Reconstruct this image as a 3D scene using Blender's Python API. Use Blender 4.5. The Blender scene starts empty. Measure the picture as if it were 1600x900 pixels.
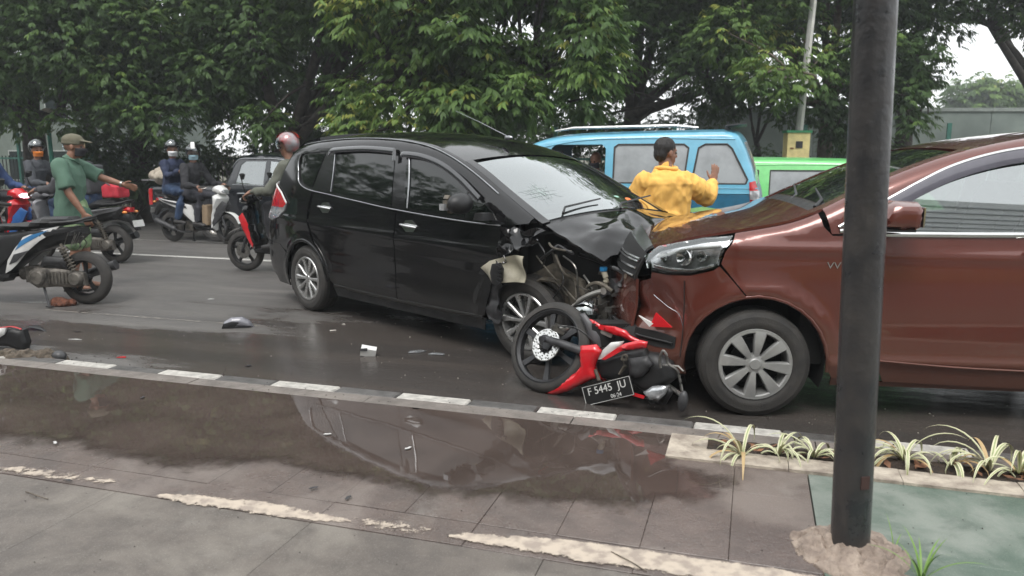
import bpy, bmesh, math, random
import numpy as np
from mathutils import Vector, Matrix, noise
from mathutils.geometry import delaunay_2d_cdt
R = math.radians
random.seed(7); np.random.seed(7)
scene = bpy.context.scene
COL = scene.collection

# ---------------------------------------------------------------- camera
F_PX, CAM_H, PITCH = 1206.0, 1.455, 0.171
cam_d = bpy.data.cameras.new('camera'); cam = bpy.data.objects.new('camera', cam_d); COL.objects.link(cam)
cam.location = (0, 0, CAM_H); cam.rotation_euler = (math.pi/2 - PITCH, 0, 0)
cam_d.sensor_width = 36; cam_d.lens = F_PX/1600*36; cam_d.clip_start = .05; cam_d.clip_end = 2000
scene.camera = cam
cam_d.dof.use_dof = True; cam_d.dof.focus_distance = 5.2; cam_d.dof.aperture_fstop = 3.2
# ---------------------------------------------------------------- sky, overcast daylight
SUN_EL, SUN_AZ = R(58), R(200)
world = bpy.data.worlds.new('World'); scene.world = world; world.use_nodes = True
wn = world.node_tree.nodes; wl = world.node_tree.links; wn.clear()
sky = wn.new('ShaderNodeTexSky'); sky.sky_type = 'NISHITA'; sky.sun_disc = False
sky.sun_elevation = SUN_EL; sky.sun_rotation = SUN_AZ; sky.dust_density = 4; sky.ozone_density = 1; sky.air_density = 1
hs = wn.new('ShaderNodeHueSaturation'); hs.inputs['Saturation'].default_value = .25
mx = wn.new('ShaderNodeMix'); mx.data_type = 'RGBA'; mx.inputs['Factor'].default_value = .62
mx.inputs['B'].default_value = (11.4, 11.7, 11.8, 1)          # the even white cloud deck
bg = wn.new('ShaderNodeBackground'); bg.inputs['Strength'].default_value = .10
wo = wn.new('ShaderNodeOutputWorld')
wl.new(sky.outputs[0], hs.inputs['Color']); wl.new(hs.outputs[0], mx.inputs['A']); wl.new(mx.outputs['Result'], bg.inputs['Color']); wl.new(bg.outputs[0], wo.inputs['Surface'])
sun_d = bpy.data.lights.new('sun', 'SUN'); sun = bpy.data.objects.new('sun', sun_d); COL.objects.link(sun)
sun_d.energy = 1.1; sun_d.angle = R(25); sun_d.color = (1, .97, .93)
# sun_rotation is measured from +Y clockwise seen from above
sun.rotation_euler = (math.pi/2 - SUN_EL, 0, math.pi - SUN_AZ)
scene.view_settings.view_transform = 'Standard'; scene.view_settings.look = 'None'
scene.view_settings.exposure = .86; scene.view_settings.gamma = 1
scene.cycles.max_bounces = 6; scene.cycles.transparent_max_bounces = 8
scene.cycles.caustics_reflective = False; scene.cycles.caustics_refractive = False

# ---------------------------------------------------------------- photograph survey: pixel -> place
def ray(x, y):
    a = (x-800)/F_PX; b = (450-y)/F_PX
    return np.array([a, math.cos(PITCH)+b*math.sin(PITCH), -math.sin(PITCH)+b*math.cos(PITCH)])
def gp(x, y, z=0.):
    d = ray(x, y); t = (z-CAM_H)/d[2]; return Vector((d[0]*t, d[1]*t, z))
def at(x, y, Y):
    d = ray(x, y); t = Y/d[1]; return Vector((d[0]*t, Y, d[2]*t+CAM_H))
RD = R(162.7)                                  # direction of the road (leftwards, away)
rt = Vector((math.cos(RD), math.sin(RD), 0)); rn = Vector((-rt.y, rt.x, 0))
if rn.y < 0: rn = -rn
def road(t, s, z=0.): v = rt*t + rn*s; v.z = z; return v
def ts(v): return v.dot(rt), v.dot(rn)

# ---------------------------------------------------------------- materials
MATS = {}
def mat(name, col, rough=.5, metal=0., coat=0., var=.12, scale=8., bump=0., bscale=60., spec=.5, rvar=0., col2=None, trans=0., alpha=1., emit=None, estr=0., sheen=0., subs=0., detail=4, coords='Object'):
    if name in MATS: return MATS[name]
    m = bpy.data.materials.new(name); MATS[name] = m; m.use_nodes = True
    n = m.node_tree.nodes; l = m.node_tree.links; b = n['Principled BSDF']
    b.inputs['Metallic'].default_value = metal; b.inputs['Roughness'].default_value = rough
    b.inputs['Coat Weight'].default_value = coat; b.inputs['Coat Roughness'].default_value = .04
    b.inputs['Specular IOR Level'].default_value = spec; b.inputs['Alpha'].default_value = alpha
    b.inputs['Transmission Weight'].default_value = trans
    if emit: b.inputs['Emission Color'].default_value = (*emit, 1); b.inputs['Emission Strength'].default_value = estr
    tc = n.new('ShaderNodeTexCoord'); nz = n.new('ShaderNodeTexNoise')
    nz.inputs['Scale'].default_value = scale; nz.inputs['Detail'].default_value = detail; nz.inputs['Roughness'].default_value = .6
    l.new(tc.outputs[coords], nz.inputs['Vector'])
    c2 = col2 or tuple(max(0, c*(1-2.2*var)) for c in col)
    mr = n.new('ShaderNodeMapRange'); mr.inputs['From Min'].default_value = .35; mr.inputs['From Max'].default_value = .68
    mix = n.new('ShaderNodeMix'); mix.data_type = 'RGBA'
    mix.inputs['A'].default_value = (*col, 1); mix.inputs['B'].default_value = (*c2, 1)
    l.new(nz.outputs['Fac'], mr.inputs['Value']); l.new(mr.outputs[0], mix.inputs['Factor']); l.new(mix.outputs['Result'], b.inputs['Base Color'])
    if rvar:
        m2 = n.new('ShaderNodeMapRange'); m2.inputs['To Min'].default_value = max(.02, rough-rvar); m2.inputs['To Max'].default_value = min(1, rough+rvar)
        m2.inputs['From Min'].default_value = .3; m2.inputs['From Max'].default_value = .7
        l.new(nz.outputs['Fac'], m2.inputs['Value']); l.new(m2.outputs[0], b.inputs['Roughness'])
    if bump:
        n2 = n.new('ShaderNodeTexNoise'); n2.inputs['Scale'].default_value = bscale; n2.inputs['Detail'].default_value = 3
        l.new(tc.outputs[coords], n2.inputs['Vector'])
        bp = n.new('ShaderNodeBump'); bp.inputs['Strength'].default_value = bump; bp.inputs['Distance'].default_value = .01
        l.new(n2.outputs['Fac'], bp.inputs['Height']); l.new(bp.outputs[0], b.inputs['Normal'])
    return m
def grime(m, z0=.18, z1=.62, col=(.075, .065, .055), amt=.55, ext=0.):
    n = m.node_tree.nodes; l = m.node_tree.links; b = n['Principled BSDF']; tc = n.new('ShaderNodeTexCoord'); sp = n.new('ShaderNodeSeparateXYZ'); l.new(tc.outputs['Object'], sp.inputs[0])
    nz = n.new('ShaderNodeTexNoise'); nz.inputs['Scale'].default_value = 5; nz.inputs['Detail'].default_value = 8; nz.inputs['Roughness'].default_value = .75; l.new(tc.outputs['Object'], nz.inputs['Vector'])
    mr = n.new('ShaderNodeMapRange'); mr.inputs['From Min'].default_value = z1; mr.inputs['From Max'].default_value = z0; l.new(sp.outputs[2], mr.inputs['Value'])
    a = n.new('ShaderNodeMath'); a.operation = 'ADD'; l.new(mr.outputs[0], a.inputs[0]); l.new(nz.outputs['Fac'], a.inputs[1])
    m2 = n.new('ShaderNodeMapRange'); m2.inputs['From Min'].default_value = .62-ext; m2.inputs['From Max'].default_value = 1.35; m2.inputs['To Max'].default_value = amt; l.new(a.outputs[0], m2.inputs['Value'])
    mx_ = n.new('ShaderNodeMix'); mx_.data_type = 'RGBA'; lk = b.inputs['Base Color'].links[0]; l.new(lk.from_socket, mx_.inputs['A']); mx_.inputs['B'].default_value = (*col, 1); l.new(m2.outputs[0], mx_.inputs['Factor']); l.new(mx_.outputs['Result'], b.inputs['Base Color'])
    c = n.new('ShaderNodeMath'); c.operation = 'MULTIPLY_ADD'; c.inputs[1].default_value = -1.3; c.inputs[2].default_value = b.inputs['Coat Weight'].default_value; c.use_clamp = True; l.new(m2.outputs[0], c.inputs[0]); l.new(c.outputs[0], b.inputs['Coat Weight']); return m
def glass_mat(name, tint, refl=.5, opacity=.5):
    m = bpy.data.materials.new(name); MATS[name] = m; m.use_nodes = True
    n = m.node_tree.nodes; l = m.node_tree.links; n.clear()
    o = n.new('ShaderNodeOutputMaterial'); g = n.new('ShaderNodeBsdfGlossy'); g.inputs['Roughness'].default_value = .015
    g.inputs['Color'].default_value = (.92, .96, .96, 1)
    t = n.new('ShaderNodeBsdfTransparent'); t.inputs['Color'].default_value = (*tint, 1)
    d = n.new('ShaderNodeBsdfDiffuse'); d.inputs['Color'].default_value = (.03, .034, .035, 1)
    a = n.new('ShaderNodeMixShader'); a.inputs[0].default_value = opacity
    l.new(t.outputs[0], a.inputs[1]); l.new(d.outputs[0], a.inputs[2])
    lw = n.new('ShaderNodeFresnel'); lw.inputs['IOR'].default_value = 1.5
    ad = n.new('ShaderNodeMath'); ad.operation = 'MULTIPLY_ADD'; ad.inputs[1].default_value = 1.6; ad.inputs[2].default_value = refl*.12
    l.new(lw.outputs[0], ad.inputs[0]); ad.use_clamp = True
    s = n.new('ShaderNodeMixShader'); l.new(ad.outputs[0], s.inputs[0]); l.new(a.outputs[0], s.inputs[1]); l.new(g.outputs[0], s.inputs[2])
    l.new(s.outputs[0], o.inputs['Surface']); return m
M = {}
M['rubber'] = mat('rubber', (.028, .027, .026), .75, var=.2, scale=14, bump=.25, bscale=150, col2=(.05, .046, .042))
M['tyre_dusty'] = mat('tyre_dusty', (.024, .023, .022), .75, var=.2, scale=10, bump=.3, bscale=120, col2=(.045, .041, .037))
M['black_plastic'] = mat('black_plastic', (.018, .018, .019), .42, var=.2, bump=.12, bscale=300, rvar=.12)
M['dark'] = mat('dark_cavity', (.008, .008, .008), .8)
M['black_paint'] = mat('black_paint', (.004, .004, .005), .10, coat=.55, var=.1, scale=3, spec=.25, rvar=.03, col2=(.007, .007, .007)); grime(M['black_paint'], .15, .5, (.05, .045, .04), .4)
M['brown_paint'] = mat('brown_paint', (.135, .035, .024), .24, metal=.35, coat=1, var=.05, scale=700, detail=1); grime(M['brown_paint'], col=(.12, .075, .055))
M['chrome'] = mat('chrome', (.75, .75, .74), .12, metal=1, var=.05, scale=5)
M['alloy'] = mat('alloy', (.55, .55, .54), .3, metal=.8, var=.1, scale=20, rvar=.06)
M['hubcap'] = mat('hubcap_silver', (.42, .42, .41), .38, metal=.5, var=.12, scale=9, rvar=.08)
M['steel'] = mat('steel', (.33, .32, .30), .4, metal=.9, var=.3, scale=16, rvar=.15, bump=.1)
M['engine'] = mat('engine_metal', (.17, .155, .135), .6, metal=.5, var=.35, scale=12, bump=.4, bscale=60, rvar=.15)
M['dirty_metal'] = mat('dirty_metal', (.17, .15, .12), .7, metal=.2, var=.4, scale=9, bump=.3, bscale=40)
M['beige'] = mat('beige_plastic', (.43, .40, .31), .55, var=.18, scale=7, bump=.1, bscale=30)
M['red_paint'] = mat('red_paint', (.62, .012, .02), .22, coat=.8, var=.1, scale=8)
M['red_lens'] = mat('red_lens', (.55, .01, .015), .1, coat=1, var=.2, scale=30)
M['clear_lens'] = mat('clear_lens', (.62, .64, .66), .08, metal=.55, coat=1, var=.25, scale=22)
M['white_paint'] = mat('white_paint', (.72, .72, .70), .25, coat=.6, var=.05)
M['white_plastic'] = mat('white_plastic', (.72, .72, .70), .45, var=.07)
M['blue_trim'] = mat('blue_trim', (.03, .12, .35), .3, coat=.5)
M['tint_glass'] = mat('tint_glass', (.004, .006, .005), .03, spec=.55, coat=.3, var=.1)
M['glass'] = glass_mat('car_glass', (.62, .68, .66), 2.6, .25)
M['screen'] = glass_mat('windshield_glass', (.45, .5, .48), .9, .35)
M['hazy_glass'] = mat('hazy_glass', (.33, .35, .36), .12, spec=.7, var=.15, scale=3)
M['skin'] = mat('skin_brown', (.27, .135, .085), .5, var=.12, scale=18, bump=.06, bscale=90)
M['hair'] = mat('hair_black', (.012, .010, .009), .6, bump=.6, bscale=160)
M['orange'] = mat('orange_lens', (.8, .25, .02), .25, coat=1)

# ---------------------------------------------------------------- object helpers
def tag(o, label=None, cat=None, group=None, kind=None):
    if label: o['label'] = label
    if cat: o['category'] = cat
    if group: o['group'] = group
    if kind: o['kind'] = kind
    return o
def empty(name, loc=(0, 0, 0), rz=0., label=None, cat=None, group=None):
    o = bpy.data.objects.new(name, None); COL.objects.link(o); o.location = loc; o.rotation_euler = (0, 0, rz)
    o.empty_display_size = .1
    return tag(o, label, cat, group)
def link_mesh(name, me, m, parent=None, smooth=True, sharp=35):
    o = bpy.data.objects.new(name, me); COL.objects.link(o)
    if m is not None and not me.materials: me.materials.append(m)
    if parent is not None: o.parent = parent
    if smooth:
        me.shade_smooth()
        if sharp: me.set_sharp_from_angle(angle=R(sharp))
    return o
def copy_tree(o, parent=None):
    c = o.copy(); COL.objects.link(c); c.parent = parent
    if parent is not None: c.matrix_parent_inverse = o.matrix_parent_inverse.copy()
    for ch in o.children: copy_tree(ch, c)
    return c
def frame_of(d, up=Vector((0, 0, 1))):
    d = d.normalized()
    if abs(d.dot(up)) > .97: up = Vector((0, 1, 0)) if abs(d.y) < .9 else Vector((1, 0, 0))
    a = up.cross(d).normalized(); return a, d.cross(a).normalized(), d
class MB:
    def __init__(s): s.v = []; s.f = []
    def add(s, vs, fs):
        k = len(s.v); s.v += [tuple(v) for v in vs]; s.f += [tuple(i+k for i in f) for f in fs]; return s
    def box(s, c, d, rot=None, taper=1.):
        c = Vector(c); hx, hy, hz = d[0]/2, d[1]/2, d[2]/2; vs = []
        for z in (-1, 1):
            k = taper if z > 0 else 1
            for x, y in ((-1, -1), (1, -1), (1, 1), (-1, 1)):
                p = Vector((x*hx*k, y*hy*k, z*hz))
                if rot is not None: p = rot @ p
                vs.append(c+p)
        return s.add(vs, [(3, 2, 1, 0), (4, 5, 6, 7), (0, 1, 5, 4), (1, 2, 6, 5), (2, 3, 7, 6), (3, 0, 4, 7)])
    def tube(s, pts, rad, n=8, flat=1., up=Vector((0, 0, 1)), cap=True):
        pts = [Vector(p) for p in pts]; N = len(pts)
        if not hasattr(rad, '__len__'): rad = [rad]*N
        vs = []
        for i, p in enumerate(pts):
            d = pts[min(i+1, N-1)] - pts[max(i-1, 0)]
            if d.length < 1e-6: d = Vector((0, 0, 1))
            a, b, _ = frame_of(d, up)
            for k in range(n):
                t = 2*math.pi*k/n; vs.append(p + a*math.cos(t)*rad[i] + b*math.sin(t)*rad[i]*flat)
        fs = [(i*n+k, i*n+(k+1) % n, (i+1)*n+(k+1) % n, (i+1)*n+k) for i in range(N-1) for k in range(n)]
        if cap: fs += [tuple(range(n))[::-1], tuple((N-1)*n+k for k in range(n))]
        return s.add(vs, fs)
    def lathe(s, prof, c=(0, 0, 0), ax=(0, 1, 0), n=32, a0=0, a1=2*math.pi):
        c = Vector(c); A, B, D = frame_of(Vector(ax)); full = abs(a1-a0-2*math.pi) < 1e-6; m = n if full else n+1; vs = []
        for r, h in prof:
            for k in range(m):
                t = a0+(a1-a0)*k/n; vs.append(c + A*math.cos(t)*r + B*math.sin(t)*r + D*h)
        fs = []
        for i in range(len(prof)-1):
            for k in range(n):
                k2 = (k+1) % m; fs.append((i*m+k, i*m+k2, (i+1)*m+k2, (i+1)*m+k))
        return s.add(vs, fs)
    def ell(s, c, r, rot=None, nu=12, nv=8):
        c = Vector(c); vs = []
        for j in range(nv+1):
            ph = -math.pi/2+math.pi*j/nv
            for i in range(nu):
                t = 2*math.pi*i/nu; p = Vector((math.cos(ph)*math.cos(t)*r[0], math.cos(ph)*math.sin(t)*r[1], math.sin(ph)*r[2]))
                if rot is not None: p = rot @ p
                vs.append(c+p)
        return s.add(vs, [(j*nu+i, j*nu+(i+1) % nu, (j+1)*nu+(i+1) % nu, (j+1)*nu+i) for j in range(nv) for i in range(nu)])
    def prism(s, poly, y0, y1, fn=None):
        """poly in (x,z) extruded along y; fn maps (x,y,z)->point"""
        fn = fn or (lambda x, y, z: (x, y, z)); n = len(poly)
        vs = [fn(x, y0, z) for x, z in poly]+[fn(x, y1, z) for x, z in poly]
        return s.add(vs, [tuple(range(n))[::-1], tuple(range(n, 2*n))]+[(i, (i+1) % n, n+(i+1) % n, n+i) for i in range(n)])
    def pillow(s, poly, th, y0=0., fn=None, rim=.25, res=.03, edge=.03):
        """puffed panel: poly (x,z), thickness th each side of y0, thin at the rim"""
        fn = fn or (lambda x, y, z: (x, y, z))
        pts, tris, bd = tessel(poly, res)
        D = dist_poly(pts, poly)
        hh = th*(rim+(1-rim)*np.sqrt(np.clip(1-(1-np.clip(D/edge, 0, 1))**2, 0, 1)))
        n = len(pts); vs = [fn(p[0], y0+hh[i], p[1]) for i, p in enumerate(pts)]+[fn(p[0], y0-hh[i], p[1]) for i, p in enumerate(pts)]
        fs = [tuple(t) for t in tris]+[tuple(k+n for k in t[::-1]) for t in tris]
        cnt = {}
        for t in tris:
            for a, b in ((t[0], t[1]), (t[1], t[2]), (t[2], t[0])): cnt[(a, b)] = 1
        for (a, b) in list(cnt):
            if (b, a) not in cnt: fs.append((b, a, a+n, b+n))
        return s.add(vs, fs)
    def build(s, name, m, parent=None, smooth=True, sharp=35, fix=True):
        me = bpy.data.meshes.new(name); me.from_pydata(s.v, [], s.f)
        if fix:
            bm = bmesh.new(); bm.from_mesh(me); bmesh.ops.remove_doubles(bm, verts=bm.verts, dist=1e-5)
            bmesh.ops.recalc_face_normals(bm, faces=bm.faces); bm.to_mesh(me); bm.free()
        return link_mesh(name, me, m, parent, smooth, sharp)
def seg_resample(poly, res, closed=True):
    out = []; n = len(poly)
    for i in range(n if closed else n-1):
        a = np.array(poly[i]); b = np.array(poly[(i+1) % n]); L = np.linalg.norm(b-a); k = max(1, int(math.ceil(L/res)))
        for j in range(k): out.append(tuple(a+(b-a)*j/k))
    if not closed: out.append(tuple(poly[-1]))
    return out
def crom(pts, k=6, closed=False):
    P = [np.array(p, float) for p in pts]; n = len(P); out = []
    for i in range(n if closed else n-1):
        if closed: p0, p1, p2, p3 = P[(i-1) % n], P[i], P[(i+1) % n], P[(i+2) % n]
        else: p0, p1, p2, p3 = P[max(i-1, 0)], P[i], P[i+1], P[min(i+2, n-1)]
        for j in range(k):
            t = j/k; out.append(tuple(.5*((2*p1)+(-p0+p2)*t+(2*p0-5*p1+4*p2-p3)*t*t+(-p0+3*p1-3*p2+p3)*t**3)))
    if not closed: out.append(tuple(P[-1]))
    return out
def inside(pts, poly):
    pts = np.asarray(pts); x, y = pts[:, 0], pts[:, 1]; c = np.zeros(len(pts), bool); n = len(poly)
    for i in range(n):
        x1, y1 = poly[i]; x2, y2 = poly[(i+1) % n]
        if y1 == y2: continue
        c ^= ((y1 > y) != (y2 > y)) & (x < (x2-x1)*(y-y1)/(y2-y1)+x1)
    return c
def dist_poly(pts, poly, closed=True):
    pts = np.asarray(pts, float); P = np.asarray(poly, float); A = P; B = np.roll(P, -1, 0)
    if not closed: A, B = P[:-1], P[1:]
    d = np.full(len(pts), 1e9)
    for a, b in zip(A, B):
        ab = b-a; L = ab@ab
        if L < 1e-14: continue
        t = np.clip(((pts-a)@ab)/L, 0, 1); q = a+t[:, None]*ab; d = np.minimum(d, np.hypot(*(pts-q).T))
    return d
def tessel(poly, res=.05, holes=()):
    poly = seg_resample(poly, res); hs_ = [seg_resample(h, res) for h in holes]
    vs = list(poly); edges = [(i, (i+1) % len(poly)) for i in range(len(poly))]
    for h in hs_:
        k = len(vs); vs += h; edges += [(k+i, k+(i+1) % len(h)) for i in range(len(h))]
    P = np.array(poly); x0, y0 = P.min(0); x1, y1 = P.max(0)
    gx = np.arange(x0+res*.5, x1, res); gy = np.arange(y0+res*.5, y1, res)
    if len(gx) and len(gy):
        G = np.array([(x+(j % 2)*res*.5, y) for j, y in enumerate(gy) for x in gx])
        ok = inside(G, poly) & (dist_poly(G, poly) > res*.45)
        for h in hs_: ok &= ~inside(G, h) & (dist_poly(G, h) > res*.45)
        vs += [tuple(g) for g in G[ok]]
    r = delaunay_2d_cdt([Vector(v) for v in vs], edges, [], 0, 1e-5)
    V = np.array([tuple(v) for v in r[0]]); T = [tuple(f) for f in r[2]]
    C = np.array([V[list(t)].mean(0) for t in T]); ok = inside(C, poly)
    for h in hs_: ok &= ~inside(C, h)
    T = [t for t, k in zip(T, ok) if k]
    used = sorted({i for t in T for i in t}); mp = {u: i for i, u in enumerate(used)}
    V = V[used]; T2 = []
    for t in T:
        t = [mp[i] for i in t]; a, b, c = V[t[0]], V[t[1]], V[t[2]]
        if (b[0]-a[0])*(c[1]-a[1])-(b[1]-a[1])*(c[0]-a[0]) < 0: t = t[::-1]
        T2.append(tuple(t))
    return V, T2, len(poly)
def arc(cx, cz, r, a0, a1, n=14): return [(cx+r*math.cos(R(a0+(a1-a0)*i/n)), cz+r*math.sin(R(a0+(a1-a0)*i/n))) for i in range(n+1)]
def text_obj(name, body, size, m, parent, loc, rot, depth=.002, align='CENTER', sx=1.):
    cu = bpy.data.curves.new(name, 'FONT'); cu.body = body; cu.size = size; cu.extrude = depth; cu.align_x = align; cu.align_y = 'CENTER'
    t = bpy.data.objects.new(name, cu); COL.objects.link(t); bpy.context.view_layer.update()
    me = bpy.data.meshes.new_from_object(t.evaluated_get(bpy.context.evaluated_depsgraph_get())); bpy.data.objects.remove(t)
    o = bpy.data.objects.new(name, me); COL.objects.link(o); me.materials.clear(); me.materials.append(m)
    o.parent = parent; o.location = loc; o.rotation_euler = rot; o.scale = (sx, 1, 1); return o
# ================================================================ setting: road, kerb, pavement (local x runs right along the road, local y = away from us)
RZ = RD - math.pi
gx_, gy_ = Vector((math.cos(RZ), math.sin(RZ), 0)), Vector((-math.sin(RZ), math.cos(RZ), 0))
def GW(x, s, z=0.): v = gx_*x+gy_*s; v.z = z; return v
def G2L(v): return v.dot(gx_), v.dot(gy_)
def roadz(s):
    t = max(0, min(1, (s-10.2)/4.)); return -.35*t*t*(3-2*t)
def gset(o): o.rotation_euler = (0, 0, RZ); return o
def node_mat(name):
    m = bpy.data.materials.new(name); MATS[name] = m; m.use_nodes = True; n = m.node_tree.nodes; l = m.node_tree.links
    class H: pass
    h = H(); h.n, h.l, h.b, h.m = n, l, n['Principled BSDF'], m
    tc = n.new('ShaderNodeTexCoord'); h.tc = tc
    def noise_(sc, det=5, vec=None, scl=None, rough=.6, out='Fac', dist=0.):
        x = n.new('ShaderNodeTexNoise'); x.inputs['Scale'].default_value = sc; x.inputs['Detail'].default_value = det; x.inputs['Roughness'].default_value = rough; x.inputs['Distortion'].default_value = dist
        src = vec or tc.outputs['Object']
        if scl:
            mp = n.new('ShaderNodeMapping'); mp.inputs['Scale'].default_value = scl; l.new(src, mp.inputs['Vector']); src = mp.outputs[0]
        l.new(src, x.inputs['Vector']); return x.outputs[out]
    def mr(v, a, b, c=0., d=1., smooth=True):
        x = n.new('ShaderNodeMapRange'); x.interpolation_type = 'SMOOTHSTEP' if smooth else 'LINEAR'
        l.new(v, x.inputs['Value'])
        for k, q in (('From Min', a), ('From Max', b), ('To Min', c), ('To Max', d)): x.inputs[k].default_value = q
        return x.outputs[0]
    def mix(f, a, b):
        x = n.new('ShaderNodeMix'); x.data_type = 'RGBA'
        for k, q in (('Factor', f), ('A', a), ('B', b)):
            if isinstance(q, tuple): x.inputs[k].default_value = (*q, 1)
            elif isinstance(q, (int, float)): x.inputs[k].default_value = q
            else: l.new(q, x.inputs[k])
        return x.outputs['Result']
    def ma(op, a, b=0., clamp=False):
        x = n.new('ShaderNodeMath'); x.operation = op; x.use_clamp = clamp
        for i, q in enumerate((a, b)):
            if isinstance(q, (int, float)): x.inputs[i].default_value = q
            else: l.new(q, x.inputs[i])
        return x.outputs[0]
    def bump(v, st, dist=.01, nrm=None):
        x = n.new('ShaderNodeBump'); x.inputs['Strength'].default_value = st if isinstance(st, (int, float)) else 1; x.inputs['Distance'].default_value = dist
        if not isinstance(st, (int, float)): l.new(st, x.inputs['Strength'])
        l.new(v, x.inputs['Height'])
        if nrm is not None: l.new(nrm, x.inputs['Normal'])
        return x.outputs[0]
    h.noise, h.mr, h.mix, h.ma, h.bump = noise_, mr, mix, ma, bump
    def xyz():
        x = n.new('ShaderNodeSeparateXYZ'); l.new(tc.outputs['Object'], x.inputs[0]); return x.outputs
    h.xyz = xyz
    def attr(nm):
        x = n.new('ShaderNodeAttribute'); x.attribute_name = nm; return x
    h.attr = attr
    return h
# --- asphalt
h = node_mat('asphalt')
X, Y, Z = h.xyz()
big = h.noise(.55, 6, scl=(.55, 1.3, 1), rough=.62, dist=.6)
mid = h.noise(2.2, 6, scl=(.5, 1.4, 1), rough=.65)
fine = h.noise(110, 3, rough=.7)
streak = h.noise(1.6, 5, scl=(.16, 2.4, 1), rough=.6)
near = h.ma('MULTIPLY', h.mr(Y, 7.8, 5.2), h.mr(X, -6.2, -2.6))
band = h.ma('MULTIPLY', h.mr(Y, 4.35, 4.62), h.mr(Y, 5.35, 4.95))
wet = h.ma('ADD', h.ma('MULTIPLY', near, .22), h.ma('MULTIPLY', band, .16))
wet = h.ma('ADD', wet, h.ma('MULTIPLY', h.ma('ADD', big, mid), .5))
wet = h.mr(wet, .52, .70)
far = h.mr(Y, 7.2, 9.0)
wet = h.ma('MULTIPLY', wet, h.ma('SUBTRACT', 1., h.ma('MULTIPLY', far, .75)))
dry = h.mix(h.mr(mid, .35, .65), (.100, .094, .088), (.068, .064, .062))
dry = h.mix(h.ma('MULTIPLY', h.mr(streak, .52, .70), .6), dry, (.15, .14, .128))
wc = h.mix(h.mr(streak, .4, .6), (.030, .024, .021), (.046, .036, .030))
col = h.mix(wet, dry, wc)
vor = h.n.new('ShaderNodeTexVoronoi'); vor.inputs['Scale'].default_value = 140; h.l.new(h.tc.outputs['Object'], vor.inputs['Vector'])
col = h.mix(h.ma('MULTIPLY', h.mr(vor.outputs['Distance'], .12, .55), .4), h.mix(.25, col, (.2, .19, .18)), col)
h.l.new(col, h.b.inputs['Base Color'])
rgh = h.ma('ADD', h.mr(wet, 0, 1, .50, .13), h.ma('MULTIPLY', h.ma('SUBTRACT', mid, .5), .25))
h.l.new(rgh, h.b.inputs['Roughness'])
bs = h.mr(wet, 0, 1, .55, .14)
h.l.new(h.bump(fine, bs, .006, h.bump(mid, .2, .03)), h.b.inputs['Normal'])
asphalt = h.m
# --- road sheet with its fall to the far carriageway
mb = MB(); xs = list(np.linspace(-30, 20, 26)); xs = [-400, -120, -60]+xs+[60, 150, 400]; ss = [3.92, 5, 7, 9, 10.2, 10.7, 11.2, 11.7, 12.2, 12.7, 13.2, 13.7, 14.2, 16, 17.3]
mb.add([(x, s, roadz(s)) for s in ss for x in xs], [(j*len(xs)+i, j*len(xs)+i+1, (j+1)*len(xs)+i+1, (j+1)*len(xs)+i) for j in range(len(ss)-1) for i in range(len(xs)-1)])
tag(gset(mb.build('road', asphalt, fix=False, sharp=None)), kind='structure')
# --- everything beyond: earth to the horizon
earth = mat('earth', (.10, .085, .06), .9, var=.2, scale=1.5, bump=.3, bscale=9, col2=(.05, .06, .03))
mb = MB(); mb.add([(-900, 17.4, -.22), (900, 17.4, -.22), (900, 1500, -.22), (-900, 1500, -.22)], [(0, 1, 2, 3)])
tag(gset(mb.build('verge', earth, fix=False)), kind='structure')
mb = MB(); mb.add([(-900, -900, .0), (900, -900, .0), (900, 3.9, .0), (-900, 3.9, .0)], [(0, 1, 2, 3)])
tag(gset(mb.build('ground', mat('ground_grey', (.16, .155, .145), .8, scale=.7), fix=False)), kind='structure')
# --- paint on the road
h = node_mat('road_paint'); w = h.noise(26, 5); h.l.new(h.mix(h.mr(w, .45, .7), (.52, .51, .48), (.25, .24, .22)), h.b.inputs['Base Color']); h.b.inputs['Roughness'].default_value = .5
h.l.new(h.mr(h.noise(9, 6, rough=.75), .60, .66, 1, .0), h.b.inputs['Alpha'])
def sheet(name, x0, x1, s0, s1, z, m, kind='structure', nx=1, label=None):
    mb = MB(); N = max(nx, 1); mb.add([(x0+(x1-x0)*i/N, s, z(s) if callable(z) else z) for s in (s0, s1) for i in range(N+1)], [(i, i+1, N+2+i, N+1+i) for i in range(N)])
    o = gset(mb.build(name, m, fix=False, smooth=False)); tag(o, kind=kind); return o
sheet('lane_line', -120, -3.2, 9.09, 9.21, .004, h.m); sheet('lane_line', -3.2, 60, 9.09, 9.21, .004, h.m)
for k in range(9): sheet('lane_line', -34+k*3.9, -31.9+k*3.9, 11.12, 11.24, lambda s: roadz(s)+.006, h.m)
h2 = node_mat('old_paint'); h2.b.inputs['Base Color'].default_value = (.30, .28, .25, 1); h2.b.inputs['Roughness'].default_value = .6
h2.l.new(h2.mr(h2.noise(14, 6, rough=.75), .46, .56, .75, .0), h2.b.inputs['Alpha'])
sheet('old_line', -6.4, -3.9, 5.535, 5.565, .004, h2.m)
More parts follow.
